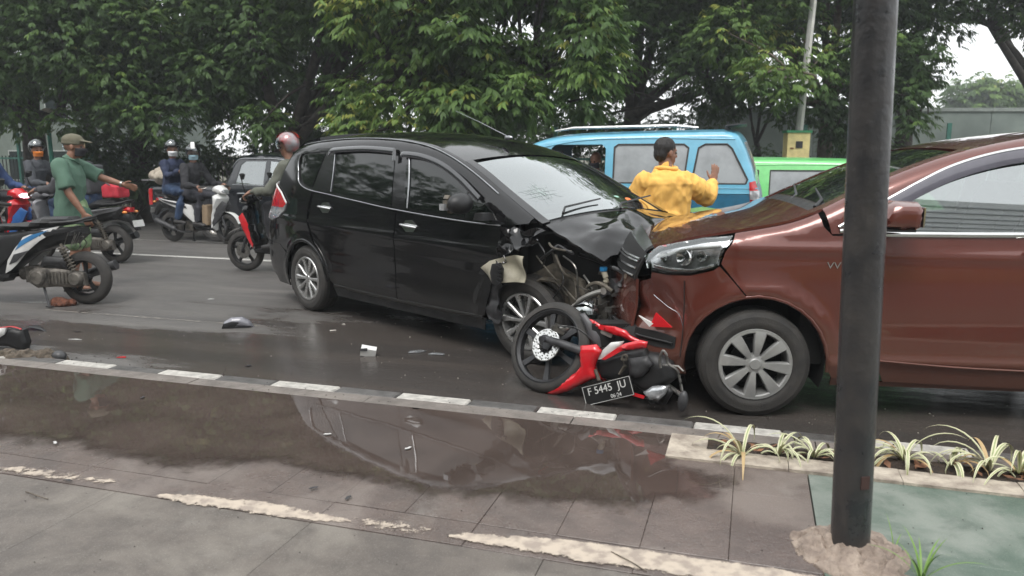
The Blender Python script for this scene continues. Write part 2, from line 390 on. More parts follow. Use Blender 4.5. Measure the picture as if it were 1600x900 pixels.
# --- kerb: painted stones, then a pale concrete backing
kb = empty('kerb', (0, 0, 0), RZ); kb['kind'] = 'structure'
kwhite = mat('kerb_white', (.50, .48, .44), .55, var=.2, scale=24, bump=.25, bscale=90, coords='Object')
kblack = mat('kerb_grey', (.11, .105, .10), .45, var=.25, scale=14, bump=.4, bscale=90)
kconc = mat('kerb_concrete', (.21, .185, .165), .5, var=.2, scale=7, bump=.5, bscale=70, rvar=.15)
rnd = random.Random(3)
edges = []; x = -4.30-.83*12
while x < 9: edges.append((x, x+.43, 1)); edges.append((x+.43, x+.825, 0)); x += .825
for a, b, wq in edges:
    j = rnd.uniform(-.002, .002); mb = MB(); mb.box(((a+b)/2, 3.865, .0), (b-a-.006, .105, .196+2*j)); o = mb.build('kerb_stone', kwhite if wq else kblack, kb, smooth=False)
    bv = o.modifiers.new('b', 'BEVEL'); bv.width = .008; bv.segments = 1
x = -15.
while x < 9:
    L = 1.18; mb = MB(); mb.box((x+L/2, 3.745, .0), (L-.006, .13, .196+rnd.uniform(-.002, .002))); mb.build('kerb_slab', kconc, kb, smooth=False); x += L
# --- pavement bed and slabs
tag(gset(MB().add([(-60, -20, .06), (60, -20, .06), (60, 3.8, .06), (-60, 3.8, .06)], [(0, 1, 2, 3)]).build('pavement_bed', mat('mortar', (.115, .103, .092), .9), fix=False)), kind='structure')
def slab_mat(name, c1, c2, c3, r0, r1, wetx=None):
    h = node_mat(name); co = h.n.new('ShaderNodeNewGeometry').outputs['Position']
    a = h.noise(1.1, 6, vec=co, rough=.65, dist=.5); b = h.noise(6, 6, vec=co, rough=.7); f = h.noise(70, 3, vec=co, rough=.7)
    oi = h.n.new('ShaderNodeObjectInfo')
    k = h.mix(h.mr(b, .35, .65), c1, c2); k = h.mix(h.ma('MULTIPLY', h.mr(a, .50, .66), .9), k, c3)
    k = h.mix(h.ma('MULTIPLY', h.mr(h.noise(2.4, 5, vec=co), .58, .75), .3), k, (.33, .31, .28))
    k = h.mix(h.ma('MULTIPLY', h.mr(h.noise(3.3, 7, vec=co, rough=.75, dist=1.), .50, .70), .45), k, tuple(q*.55 for q in c1))
    k = h.mix(h.ma('MULTIPLY', h.mr(h.noise(160, 2, vec=co), .58, .68), .35), k, (.34, .32, .29))
    k = h.mix(h.ma('MULTIPLY', oi.outputs['Random'], .10), k, (.02, .02, .02))
    h.l.new(k, h.b.inputs['Base Color'])
    h.l.new(h.mr(h.ma('ADD', h.ma('MULTIPLY', a, .7), h.ma('MULTIPLY', b, .3)), .40, .60, r0, r1), h.b.inputs['Roughness'])
    h.l.new(h.bump(f, .5, .003, h.bump(b, .25, .01)), h.b.inputs['Normal']); return h.m
m_wet = slab_mat('slab_wet', (.130, .100, .087), (.092, .072, .064), (.18, .15, .132), .20, .42)
m_grey = slab_mat('slab_grey', (.135, .116, .100), (.096, .083, .073), (.20, .18, .155), .40, .62)
m_green = slab_mat('slab_green', (.078, .118, .092), (.095, .135, .107), (.22, .245, .215), .32, .55)
pv = empty('pavement', (0, 0, 0), RZ); pv['kind'] = 'structure'
def slabs(nm, x0, x1, s0, s1, dx, ds, m, skip=None, jit=.0012, par=pv, top=.10):
    base = None; nx = int(round((x1-x0)/dx)); ns = int(round((s1-s0)/ds))
    for i in range(nx):
        for j in range(ns):
            cx, cs = x0+(i+.5)*dx, s0+(j+.5)*ds
            if skip and skip(cx, cs): continue
            if base is None:
                mb = MB(); a, b_, t = dx/2-.0008, ds/2-.0008, .0014
                mb.add([(-a, -b_, -.04), (a, -b_, -.04), (a, b_, -.04), (-a, b_, -.04), (-a, -b_, -t), (a, -b_, -t), (a, b_, -t), (-a, b_, -t), (-a+t, -b_+t, 0), (a-t, -b_+t, 0), (a-t, b_-t, 0), (-a+t, b_-t, 0)],
                       [(0, 1, 5, 4), (1, 2, 6, 5), (2, 3, 7, 6), (3, 0, 4, 7), (4, 5, 9, 8), (5, 6, 10, 9), (6, 7, 11, 10), (7, 4, 8, 11), (8, 9, 10, 11)])
                o = mb.build(nm, m, par, smooth=False, fix=False); base = o
            else: o = base.copy(); COL.objects.link(o)
            o.location = (cx, cs, top+rnd.uniform(-jit, jit)); o.rotation_euler = (rnd.uniform(-.002, .002), rnd.uniform(-.002, .002), 0)
in_planter = lambda x, s: x > -.26 and s > 3.38
slabs('paving_slab', -6.92, .28, 2.53, 3.68, .30, .575, m_wet, lambda x, s: x > -.26 and s > 3.1)
slabs('paving_slab', -.32, .28, 3.105, 3.385, .30, .28, m_wet)
slabs('paving_slab', .284, 3.884, 2.10, 3.38, 1.20, .64, m_green, jit=.0006)
slabs('paving_slab', -6.02, .28, 1.45, 2.35, .90, .90, m_grey, lambda x, s: x > .3)
slabs('edging_slab', -6.92, .28, 2.355, 2.525, .60, .17, m_wet)
# --- worn cream lines painted on the slabs
h = node_mat('worn_cream'); co = h.n.new('ShaderNodeNewGeometry').outputs['Position']
h.l.new(h.mix(h.mr(h.noise(18, 5, vec=co), .4, .65), (.47, .40, .325), (.30, .25, .21)), h.b.inputs['Base Color']); h.b.inputs['Roughness'].default_value = .6
e = h.attr('edge'); wn_ = h.noise(26, 8, vec=co, rough=.8); al = h.ma('ADD', wn_, h.ma('MULTIPLY', e.outputs['Fac'], 1.)); h.l.new(h.mr(al, .62, .70, 0, 1), h.b.inputs['Alpha'])
m_cream = h.m
def painted(name, pts, z, m, res=.03, soft=.05, full=.45, kind='structure'):
    V, T, _ = tessel(pts, res); d = dist_poly(V, pts); me = bpy.data.meshes.new(name); me.from_pydata([(v[0], v[1], z) for v in V], [], [tuple(t) for t in T])
    at_ = me.attributes.new('edge', 'FLOAT', 'POINT'); at_.data.foreach_set('value', np.clip(d/soft, 0, 1)*full)
    o = link_mesh(name, me, m, None, True, None); gset(o); tag(o, kind=kind); return o
painted('painted_line', [(-2.34, 2.36), (-2.08, 2.43), (-1.78, 2.455), (-1.42, 2.425), (-1.28, 2.375), (-1.7, 2.33), (-2.1, 2.325)], .1035, m_cream, soft=.022, full=.30)
painted('painted_line', [(-1.44, 2.43), (-1.20, 2.47), (-1.02, 2.44), (-1.08, 2.36), (-1.3, 2.35)], .1035, m_cream, soft=.03, full=.17)
painted('painted_line', [(-3.6, 2.36), (-2.9, 2.46), (-2.5, 2.45), (-2.44, 2.38), (-2.9, 2.34)], .1035, m_cream, soft=.03, full=.18)
painted('painted_line', [(-1.03, 2.385), (-.93, 2.45), (-.6, 2.51), (.12, 2.525), (.27, 2.51), (.27, 2.375), (-.5, 2.36)], .1035, m_cream, soft=.018, full=.34)
# --- planter: cream edging stones, dark soil
pl = empty('planter', (0, 0, 0), RZ, 'low planting bed with a worn cream edge beside the green paving', 'planter')
m_edge = mat('planter_edge', (.50, .44, .36), .55, var=.25, scale=12, bump=.6, bscale=60, col2=(.24, .20, .165))
soil = mat('soil', (.055, .038, .026), .95, var=.3, scale=30, bump=1., bscale=60, col2=(.02, .015, .012))
for i in range(9): MB().box((-.02+.45*i if i else -.06, 3.445, .05), (.447 if i else .527, .14, .124+.004*(i % 2))).build('edging_stone', m_edge, pl, smooth=False)
MB().box((-.237, 3.597, .05), (.175, .16, .122)).build('edging_stone', m_edge, pl, smooth=False)
V, T, _ = tessel([(-.15, 3.51), (4, 3.51), (4, 3.68), (-.15, 3.68)], .02); me = bpy.data.meshes.new('soil')
me.from_pydata([(v[0], v[1], .10+.022*noise.noise(Vector((v[0]*9, v[1]*9, 0)))+.010*noise.noise(Vector((v[0]*40, v[1]*40, 0)))) for v in V], [], [tuple(t) for t in T]); link_mesh('soil', me, soil, pl, True, None)
# --- puddle
h = node_mat('puddle_water'); co = h.n.new('ShaderNodeNewGeometry').outputs['Position']
k = h.mix(h.mr(h.noise(2.2, 5, vec=co, dist=.8), .35, .65), (.080, .061, .053), (.058, .044, .038)); k = h.mix(h.ma('MULTIPLY', h.mr(h.noise(9, 5, vec=co), .62, .72), .35), k, (.12, .10, .07)); h.l.new(k, h.b.inputs['Base Color'])
h.b.inputs['Roughness'].default_value = .025; h.b.inputs['IOR'].default_value = 1.5; h.b.inputs['Specular IOR Level'].default_value = .95
e = h.attr('edge'); al = h.ma('ADD', h.ma('MULTIPLY', h.noise(4.5, 6, vec=co, rough=.7), .9), e.outputs['Fac']); h.l.new(h.mr(al, .48, .86, 0, 1), h.b.inputs['Alpha'])
h.l.new(h.bump(h.noise(5, 2, vec=co), .035, .01), h.b.inputs['Normal'])
pp = [(-7.5, 3.67), (-4.51, 3.675), (-.6, 3.672), (-.27, 3.66), (-.23, 3.50), (-.20, 3.37), (.0, 3.30), (.02, 3.12), (-.12, 2.95), (-.30, 2.78), (-.73, 2.70), (-1.13, 2.66), (-1.42, 2.68), (-1.73, 2.66), (-1.97, 2.72), (-2.27, 2.58), (-2.65, 2.58), (-3.08, 2.62), (-3.39, 2.56), (-4.5, 2.6), (-6, 2.7), (-7.5, 2.9)]
V, T, _ = tessel(pp, .05); inner = dist_poly(V, pp[2:], False); kerbd = np.minimum((3.675-V[:, 1])*6, 1)
me = bpy.data.meshes.new('puddle'); me.from_pydata([(v[0], v[1], .1045) for v in V], [], [tuple(t) for t in T]); a_ = me.attributes.new('edge', 'FLOAT', 'POINT')
lowd = dist_poly(V, pp[4:], False); a_.data.foreach_set('value', np.clip(lowd/.28, 0, 1)*.62)
tag(gset(link_mesh('puddle', me, h.m, None, True, None)), kind='structure')
# far kerb
fk = empty('far_kerb', (0, 0, 0), RZ); fk['kind'] = 'structure'
for i in range(34):
    x = -34+i*1.5; MB().box((x, 17.35, -.29), (1.49, .2, .26)).build('kerb_stone', kconc if i % 2 else kwhite, fk, smooth=False)

# --- loose grit, crumbs and leaf bits that lie on road and pavement
rnd = random.Random(77)
def grit(name, label, n_, x0, x1, s0, s1, z, m, lo, hi, edge=None):
    mb = MB()
    for k in range(n_):
        x, s = rnd.uniform(x0, x1), (s0+(s1-s0)*rnd.random()) if edge is None else min(s1, max(s0, edge+rnd.gauss(0, .12)))
        r = lo+(hi-lo)*rnd.random()**4; a = rnd.uniform(0, 6.28); q = [(x+r*math.cos(a+2.1*i)*rnd.uniform(.6, 1.3), s+r*math.sin(a+2.1*i)*rnd.uniform(.6, 1.3), z) for i in range(3)]
        mb.add(q+[(x, s, z+r*rnd.uniform(.3, .9))], [(0, 1, 3), (1, 2, 3), (2, 0, 3)])
    tag(gset(mb.build(name, m, fix=False, sharp=None, smooth=False)), label, 'grit', kind='stuff')
g1 = mat('grit_pale', (.26, .24, .21), .8, var=.3, scale=40); g2 = mat('grit_dark', (.04, .032, .028), .8, var=.3, scale=40)
grit('road_grit', 'pale grit and crumbs scattered over the road', 1500, -7, 3, 4.0, 8.5, .001, g1, .0015, .009); grit('road_grit', 'dark crumbs washed along the kerb', 900, -7, 3, 3.95, 5.4, .001, g2, .002, .012, edge=4.15)
grit('pavement_grit', 'dark crumbs scattered over the pavement slabs', 1100, -4, 1.2, 1.6, 3.6, .1015, g2, .001, .0045); grit('pavement_grit', 'pale grit scattered over the pavement slabs', 700, -4, 1.6, 1.6, 3.6, .1015, g1, .001, .004)
grit('kerb_grit', 'grit lying along the kerb backing', 500, -6, 1, 3.66, 3.9, .0985, g2, .001, .006)
# ================================================================ trees, fence, walls beyond the road
h = node_mat('leaves'); n, l = h.n, h.l; n.remove(h.b)
t = h.attr('tone').outputs['Fac']
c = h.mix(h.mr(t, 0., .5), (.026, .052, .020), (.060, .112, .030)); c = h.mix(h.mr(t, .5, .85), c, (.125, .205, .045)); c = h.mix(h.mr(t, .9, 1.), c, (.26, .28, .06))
d = n.new('ShaderNodeBsdfPrincipled'); d.inputs['Roughness'].default_value = .58; d.inputs['Specular IOR Level'].default_value = .3; l.new(c, d.inputs['Base Color'])
tr = n.new('ShaderNodeBsdfTranslucent'); l.new(h.mix(.5, c, (.10, .20, .03)), tr.inputs['Color'])
ms = n.new('ShaderNodeMixShader'); ms.inputs[0].default_value = .28; l.new(d.outputs[0], ms.inputs[1]); l.new(tr.outputs[0], ms.inputs[2]); l.new(ms.outputs[0], n['Material Output'].inputs['Surface'])
LEAF = h.m
BARK = mat('bark', (.055, .045, .036), .9, var=.3, scale=9, bump=.8, bscale=30); BARK2 = mat('bark_pale', (.16, .13, .10), .9, var=.25, scale=9, bump=.8, bscale=30)
def sprays(anch, outd, tone, rng, size=.16, nl=8, droop=.75):
    """compound leaves: every anchor carries a rachis with drooping leaflets. returns verts, faces, tone"""
    n = len(anch); V = []; Tn = []
    od = outd/np.linalg.norm(outd, axis=1)[:, None]
    az = rng.uniform(0, 2*np.pi, n); hd = np.stack([np.cos(az), np.sin(az), np.zeros(n)], 1)*.7+od*np.array([1, 1, .35]); hd[:, 2] += rng.uniform(-.35, .15, n); hd /= np.linalg.norm(hd, axis=1)[:, None]
    sd = np.cross(hd, [0, 0, 1.]); sd /= np.linalg.norm(sd, axis=1)[:, None]+1e-9; up = np.cross(sd, hd)
    sc = size*rng.uniform(.75, 1.3, n)
    for k in range(nl):
        q = (k//2)/(nl/2); sgn = 1 if k % 2 else -1
        base = anch+hd*(sc*(q*1.7))[:, None]+np.array([0, 0, -1.])*(sc*q*q*.5)[:, None]
        ang = rng.uniform(.45, 1.05, n)*(1 if k < nl-1 else .15)
        ld = hd*np.cos(ang)[:, None]+sd*(sgn*np.sin(ang))[:, None]; ld[:, 2] -= droop*rng.uniform(.6, 1.4, n); ld /= np.linalg.norm(ld, axis=1)[:, None]
        wd = np.cross(ld, up+od*.6+rng.normal(0, .35, (n, 3))); wd /= np.linalg.norm(wd, axis=1)[:, None]+1e-9; L = (sc*rng.uniform(.85, 1.2, n))[:, None]; W = L*.17
        mid = base+ld*L*.45; V.append(np.stack([base, mid+wd*W, base+ld*L+np.array([0, 0, -.12])*L, mid-wd*W], 1)); Tn.append(tone+rng.normal(0, .07, n))
    V = np.concatenate(V).reshape(-1, 3); return V, np.concatenate(Tn)
def leaf_mesh(name, V, tone):
    nf = len(tone); me = bpy.data.meshes.new(name); me.vertices.add(nf*4); me.vertices.foreach_set('co', V.astype(np.float32).ravel())
    me.loops.add(nf*4); me.loops.foreach_set('vertex_index', np.arange(nf*4, dtype=np.int32)); me.polygons.add(nf); me.polygons.foreach_set('loop_start', np.arange(0, nf*4, 4, dtype=np.int32)); me.polygons.foreach_set('loop_total', np.full(nf, 4, dtype=np.int32))
    me.update(); a = me.attributes.new('tone', 'FLOAT', 'FACE'); a.data.foreach_set('value', np.clip(tone, 0, 1).astype(np.float32)); me.materials.append(LEAF); return me
def tree(name, label, base, trunk, puffs, rng_seed, tone=.3, size=.118, dens=215, bark=None, group=None, lean=(0, 0), loose=1.):
    """base world; trunk = (radius, height of first fork); puffs = list of (x,y,z,r) relative to base"""
    rng = np.random.default_rng(rng_seed); root = empty(name, base, 0, label, 'tree', group)
    mb = MB(); r0, hf = trunk; top = Vector((lean[0], lean[1], hf)); pts = [Vector((0, 0, -.3)), Vector((0, 0, .15)), Vector((lean[0]*.3, lean[1]*.3, hf*.45)), top]
    mb.tube(crom([tuple(p) for p in pts], 4), list(np.linspace(r0*1.35, r0*.8, 13)), 10)
    P = np.array(puffs)
    # main limbs to clusters of puffs
    nl = min(6, max(3, len(P)//6)); idx = rng.choice(len(P), nl, replace=False); hubs = []
    for i in idx:
        c = Vector(P[i, :3]); m_ = top.lerp(c, .45)+Vector(rng.normal(0, .25, 3)); m_.z += .3
        hub = top.lerp(c, .8); pts = crom([tuple(top-Vector((0, 0, .2))), tuple(m_), tuple(hub)], 5); mb.tube(pts, list(np.linspace(r0*.6, r0*.22, len(pts))), 8); hubs += [Vector(p) for p in pts[3:]]
    for p in P:
        c = Vector(p[:3]); hb = min(hubs, key=lambda q: (q-c).length); m_ = hb.lerp(c, .5)+Vector(rng.normal(0, .12, 3)); pts = crom([tuple(hb), tuple(m_), tuple(c)], 3)
        mb.tube(pts, list(np.linspace(r0*.2, .012, len(pts))), 5, cap=False)
    mb.build('trunk', bark or BARK, root, fix=False, sharp=None)
    A, D, T = [], [], []
    for p in P:
        k = int(dens*p[3]**2); v = rng.normal(0, 1, (k, 3)); v /= np.linalg.norm(v, axis=1)[:, None]; rad = p[3]*(rng.uniform(.35, 1, k)**.5)*(1+.18*np.sin(v[:, 0]*5+p[0])*np.cos(v[:, 2]*4+p[1]))*loose
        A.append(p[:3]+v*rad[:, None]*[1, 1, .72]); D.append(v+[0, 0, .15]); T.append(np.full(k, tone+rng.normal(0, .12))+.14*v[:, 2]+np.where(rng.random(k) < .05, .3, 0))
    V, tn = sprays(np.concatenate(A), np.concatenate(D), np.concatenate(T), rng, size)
    o = bpy.data.objects.new('crown', leaf_mesh('crown', V, tn)); COL.objects.link(o); o.parent = root; return root
def wall_puffs(base, spans, seed):
    """spans: (px0, py0, px1, py1, Y, n, r): puffs filling a part of the tree mass as surveyed"""
    rng = np.random.default_rng(seed); out = []
    for px0, py0, px1, py1, Y, n_, r in spans:
        for k in range(n_):
            y = Y+rng.uniform(-.8, .8); w = at(rng.uniform(px0, px1), rng.uniform(py0, py1), y); out.append((w.x-base.x, w.y-base.y, w.z-base.z, r*rng.uniform(.7, 1.25)))
    return out
def upper(base, x0, x1, y0, y1, z0, z1, n_, r, seed):
    rng = np.random.default_rng(seed); return [(rng.uniform(x0, x1)-base.x, rng.uniform(y0, y1)-base.y, rng.uniform(z0, z1)-base.z, r*rng.uniform(.8, 1.2)) for k in range(n_)]
G_TR = None
def T_(px, Y, z=-.25): w = at(px, 300, Y); w.z = z; return w
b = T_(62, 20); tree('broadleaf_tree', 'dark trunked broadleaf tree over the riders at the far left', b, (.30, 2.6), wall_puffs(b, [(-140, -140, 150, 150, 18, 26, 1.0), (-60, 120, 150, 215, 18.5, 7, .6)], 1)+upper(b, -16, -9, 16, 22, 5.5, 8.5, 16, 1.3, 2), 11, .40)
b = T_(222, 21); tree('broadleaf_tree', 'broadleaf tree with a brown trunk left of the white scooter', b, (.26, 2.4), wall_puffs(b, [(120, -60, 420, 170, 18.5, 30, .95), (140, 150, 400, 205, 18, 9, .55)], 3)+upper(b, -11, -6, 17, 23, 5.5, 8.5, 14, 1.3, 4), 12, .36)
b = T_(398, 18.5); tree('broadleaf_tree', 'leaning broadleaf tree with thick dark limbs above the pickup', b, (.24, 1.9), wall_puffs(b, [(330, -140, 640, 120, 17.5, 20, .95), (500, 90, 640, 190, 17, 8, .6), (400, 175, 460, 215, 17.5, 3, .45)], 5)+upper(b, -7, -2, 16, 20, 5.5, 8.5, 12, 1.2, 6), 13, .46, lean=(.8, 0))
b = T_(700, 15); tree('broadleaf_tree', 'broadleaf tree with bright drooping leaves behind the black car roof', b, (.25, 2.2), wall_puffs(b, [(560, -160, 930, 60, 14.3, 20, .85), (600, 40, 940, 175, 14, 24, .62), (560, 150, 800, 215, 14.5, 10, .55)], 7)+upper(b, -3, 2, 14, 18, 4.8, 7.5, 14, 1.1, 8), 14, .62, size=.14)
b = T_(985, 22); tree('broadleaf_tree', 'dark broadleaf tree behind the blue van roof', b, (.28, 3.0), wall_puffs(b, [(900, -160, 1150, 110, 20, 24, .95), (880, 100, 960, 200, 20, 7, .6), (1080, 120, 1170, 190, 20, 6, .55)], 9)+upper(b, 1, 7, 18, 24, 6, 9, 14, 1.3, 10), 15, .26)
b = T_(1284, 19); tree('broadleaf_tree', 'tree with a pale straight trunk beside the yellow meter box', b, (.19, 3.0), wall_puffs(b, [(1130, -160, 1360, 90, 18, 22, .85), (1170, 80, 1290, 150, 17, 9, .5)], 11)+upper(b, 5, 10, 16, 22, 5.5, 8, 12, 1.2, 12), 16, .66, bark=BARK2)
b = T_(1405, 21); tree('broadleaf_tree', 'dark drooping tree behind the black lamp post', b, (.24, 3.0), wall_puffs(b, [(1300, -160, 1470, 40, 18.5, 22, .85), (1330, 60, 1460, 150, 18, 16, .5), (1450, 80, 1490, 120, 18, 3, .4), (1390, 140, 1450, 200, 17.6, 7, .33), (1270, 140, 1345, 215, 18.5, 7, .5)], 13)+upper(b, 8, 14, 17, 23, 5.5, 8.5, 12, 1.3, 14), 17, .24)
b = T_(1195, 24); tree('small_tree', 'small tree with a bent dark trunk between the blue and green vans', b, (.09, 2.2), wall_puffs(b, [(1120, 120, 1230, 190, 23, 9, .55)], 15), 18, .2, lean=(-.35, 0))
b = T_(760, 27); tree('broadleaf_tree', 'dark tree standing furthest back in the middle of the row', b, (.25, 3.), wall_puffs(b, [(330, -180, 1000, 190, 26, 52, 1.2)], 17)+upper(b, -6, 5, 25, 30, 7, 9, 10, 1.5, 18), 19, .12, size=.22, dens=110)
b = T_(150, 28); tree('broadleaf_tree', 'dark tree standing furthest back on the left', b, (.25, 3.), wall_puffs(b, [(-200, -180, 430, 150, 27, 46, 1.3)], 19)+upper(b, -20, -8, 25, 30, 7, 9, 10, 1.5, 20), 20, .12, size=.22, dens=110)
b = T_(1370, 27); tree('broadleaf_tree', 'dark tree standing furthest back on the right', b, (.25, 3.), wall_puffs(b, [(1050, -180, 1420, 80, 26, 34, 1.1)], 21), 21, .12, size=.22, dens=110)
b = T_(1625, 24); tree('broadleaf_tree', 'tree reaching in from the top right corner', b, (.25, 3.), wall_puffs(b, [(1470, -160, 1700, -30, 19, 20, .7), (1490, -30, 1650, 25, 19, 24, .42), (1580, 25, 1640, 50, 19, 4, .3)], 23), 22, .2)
b = T_(1560, 60, -.3); tree('broadleaf_tree', 'pale distant tree rising above the grey wall', b, (.3, 4.), wall_puffs(b, [(1500, 140, 1600, 185, 60, 22, 1.5)], 25), 23, .5, size=.4, dens=26)
# hedge row of shrubs in front of the wall and fence
rng = np.random.default_rng(4)
def shrub(px0, px1, py0, py1, Y, n_, r, tone, seed, label, size=.12):
    b = at((px0+px1)/2, 300, Y); b.z = -.2; root = empty('shrub', b, 0, label, 'shrub', 'shrubs beyond the far kerb'); rng = np.random.default_rng(seed)
    A, D, T = [], [], []
    for k in range(n_):
        w = at(rng.uniform(px0, px1), rng.uniform(py0, py1), Y+rng.uniform(-.4, .4)); m_ = int(110*r*r)+12; v = rng.normal(0, 1, (m_, 3)); v /= np.linalg.norm(v, axis=1)[:, None]
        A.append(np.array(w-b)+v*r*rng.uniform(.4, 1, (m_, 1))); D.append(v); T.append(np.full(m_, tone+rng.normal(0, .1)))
    V, tn = sprays(np.concatenate(A), np.concatenate(D), np.concatenate(T), rng, size); o = bpy.data.objects.new('foliage', leaf_mesh('foliage', V, tn)); COL.objects.link(o); o.parent = root
    mb = MB()
    for k in range(5): mb.tube([(rng.uniform(-.3, .3), 0, -.1), (rng.uniform(-1, 1), rng.uniform(-.3, .3), 1.)], [.03, .01], 5)
    mb.build('stem', BARK, root, fix=False)
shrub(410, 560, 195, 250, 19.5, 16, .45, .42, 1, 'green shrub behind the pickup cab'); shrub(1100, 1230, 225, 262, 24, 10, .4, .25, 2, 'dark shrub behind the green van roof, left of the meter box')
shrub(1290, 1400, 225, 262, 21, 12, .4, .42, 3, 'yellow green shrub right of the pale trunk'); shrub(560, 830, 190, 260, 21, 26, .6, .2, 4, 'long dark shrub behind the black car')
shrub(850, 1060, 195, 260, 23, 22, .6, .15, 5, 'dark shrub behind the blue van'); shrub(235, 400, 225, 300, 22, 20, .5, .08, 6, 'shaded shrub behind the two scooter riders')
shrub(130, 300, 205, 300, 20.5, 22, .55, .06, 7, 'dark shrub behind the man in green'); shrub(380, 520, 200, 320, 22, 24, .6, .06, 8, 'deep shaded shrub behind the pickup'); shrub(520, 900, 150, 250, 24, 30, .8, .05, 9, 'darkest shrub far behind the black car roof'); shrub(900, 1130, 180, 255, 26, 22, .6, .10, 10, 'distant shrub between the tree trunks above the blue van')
# fence with upright bars
fe = empty('railing_fence', (0, 0, 0), RZ, 'green railing fence along the far side of the road', 'fence')
mf = mat('fence_green', (.03, .13, .10), .5, var=.2); mfd = mat('fence_dark', (.03, .035, .035), .55)
bar = None
for i in range(230):
    x = -27+i*.14
    if bar is None: bar = MB().box((0, 0, .9), (.022, .022, 1.5)).build('bar', mfd, fe, smooth=False); o = bar
    else: o = bar.copy(); COL.objects.link(o)
    o.location = (x, 18.3, -.22)
for i in range(12):
    x = -27+i*2.8; MB().box((x, 18.3, .95), (.08, .08, 2.3)).build('post', mf, fe, smooth=False)
for z in (.15, 1.35): MB().box((-11, 18.3, z), (32.4, .03, .05)).build('rail', mf, fe, smooth=False)
# tall green pole at the left
gp_ = empty('green_pole', T_(86, 19.2), 0, 'thin green pole with a round lamp head at the far left', 'pole'); MB().tube([(0, 0, -.2), (0, 0, 2.6)], .045, 10).build('shaft', mat('pole_green', (.03, .28, .20), .5), gp_)
MB().ell((0, 0, 2.7), (.16, .16, .12)).build('lamp_head', mat('lamp_pale', (.6, .5, .38), .5), gp_)
# pale building behind the fence on the left
def building(px0, px1, ztop, Y, col, label, rows=2, cols=6):
    a, b = at(px0, 300, Y), at(px1, 300, Y); w = b.x-a.x; root = empty('building', ((a.x+b.x)/2, Y, -.3), 0, label, 'building')
    m = mat('wall_'+str(px0), col, .85, var=.15, scale=1.2, bump=.1); MB().box((0, 3, ztop/2), (w, 6, ztop)).build('wall', m, root, smooth=False)
    MB().box((0, 3, ztop+.15), (w+.6, 6.6, .3)).build('roof', mat('roof_edge', (.3, .3, .28), .8), root, smooth=False)
    for r in range(rows):
        for c in range(cols):
            x = -w/2+(c+.5)*w/cols; z = 1.3+r*2.6; f = MB().box((x, -.02, z), (w/cols*.55, .08, 1.3)).build('window', mat('frame_pale', (.5, .52, .5), .6), root, smooth=False)
            MB().box((x, -.065, z), (w/cols*.5, .02, 1.2)).build('pane', mat('pane_dark', (.03, .04, .04), .1, coat=.5), f, smooth=False)
    return root
building(-120, 260, 5.6, 34, (.20, .24, .21), 'pale building glimpsed behind the fence at the far left')
# grey green boundary wall at the right
wl_ = empty('boundary_wall', (0, 0, 0), 0, 'long grey green boundary wall at the right', 'wall')
a, b = at(1085, 300, 27), at(1900, 300, 27)
mw = mat('wall_green_grey', (.21, .25, .225), .85, var=.14, scale=.6, bump=.3, bscale=5, col2=(.12, .145, .135)); ztop = at(1500, 174, 27).z
n_ = 9; step = (b.x-a.x)/n_
for i in range(n_):
    MB().box((a.x+(i+.5)*step, 27.15, ztop/2-.2), (step-.02, .25, ztop+.4)).build('wall_panel', mw, wl_, smooth=False)
    MB().box((a.x+(i+.5)*step, 27.15, ztop+.06), (step-.01, .36, .12)).build('coping', mat('coping', (.24, .27, .25), .8), wl_, smooth=False)
# utility pole with the yellow meter box
c = T_(1240, 17, -.22); up_ = empty('utility_pole', c, 0, 'pale concrete utility pole rising beside the yellow meter box', 'pole')
MB().tube([(0, 0, -.1), (.04, 0, 2.2), (.25, 0, 6.5)], [.085, .08, .065], 12).build('shaft', mat('pole_concrete', (.38, .38, .36), .7, var=.12, scale=5, bump=.2), up_)
MB().box((.11, -.06, 3.4), (.05, .06, 5.5), Matrix.Rotation(.045, 3, 'Y')).build('cable_conduit', mat('conduit', (.55, .54, .5), .5), up_, smooth=False)
c = at(1244, 227, 16.7); w_, hh = 34/F_PX*16.7, 38/F_PX*16.7
mbx = empty('meter_box', (c.x, c.y, c.z-hh/2), 0, 'yellow meter box with a green lid in front of the utility pole', 'meter box')
my = mat('box_yellow', (.75, .62, .28), .55, var=.12, scale=6); MB().box((0, 0, hh/2), (w_, .28, hh)).build('box', my, mbx, smooth=False)
MB().box((0, 0, hh+.02), (w_+.06, .34, .05)).build('lid', mat('lid_green', (.03, .22, .09), .5), mbx, smooth=False); MB().box((.01, -.15, hh*.52), (.14, .02, .14)).build('meter_window', M['black_plastic'], mbx, smooth=False)
MB().tube([(0, 0, -(c.z-hh/2)-.25), (0, 0, 0)], .05, 8).build('stand', M['steel'], mbx); MB().box((-.14, -.15, hh*.38), (.07, .01, .03)).build('hasp', mat('rust', (.2, .08, .03), .8), mbx, smooth=False)
# what stands behind the photographer and shows only as reflections: a ribbed white shopfront and dark trees
sf = empty('shopfront', (0, -7.5, 0), RZ, 'white ribbed shopfront across the pavement', 'building')
ms_ = mat('shop_white', (.75, .76, .75), .6, var=.05); MB().box((7, -1, 4.6), (18, 1, 6.8)).build('wall', ms_, sf, smooth=False)
for k in range(22): MB().box((7, -.48, 1.4+k*.3), (18, .05, .05)).build('rib', mat('shop_rib', (.45, .47, .48), .6), sf, smooth=False)
MB().box((7, -1.05, .6), (18, .95, 1.25)).build('base', mat('shop_yellow', (.45, .36, .12), .7), sf, smooth=False)
b = Vector((-8, -6.5, 0)); tree('broadleaf_tree', 'tree on the near pavement behind the photographer', b, (.3, 2.2), upper(b, -16, -2.5, -9, -4.5, 1.2, 7.5, 70, 1.3, 31), 31, .15, size=.3, dens=45)

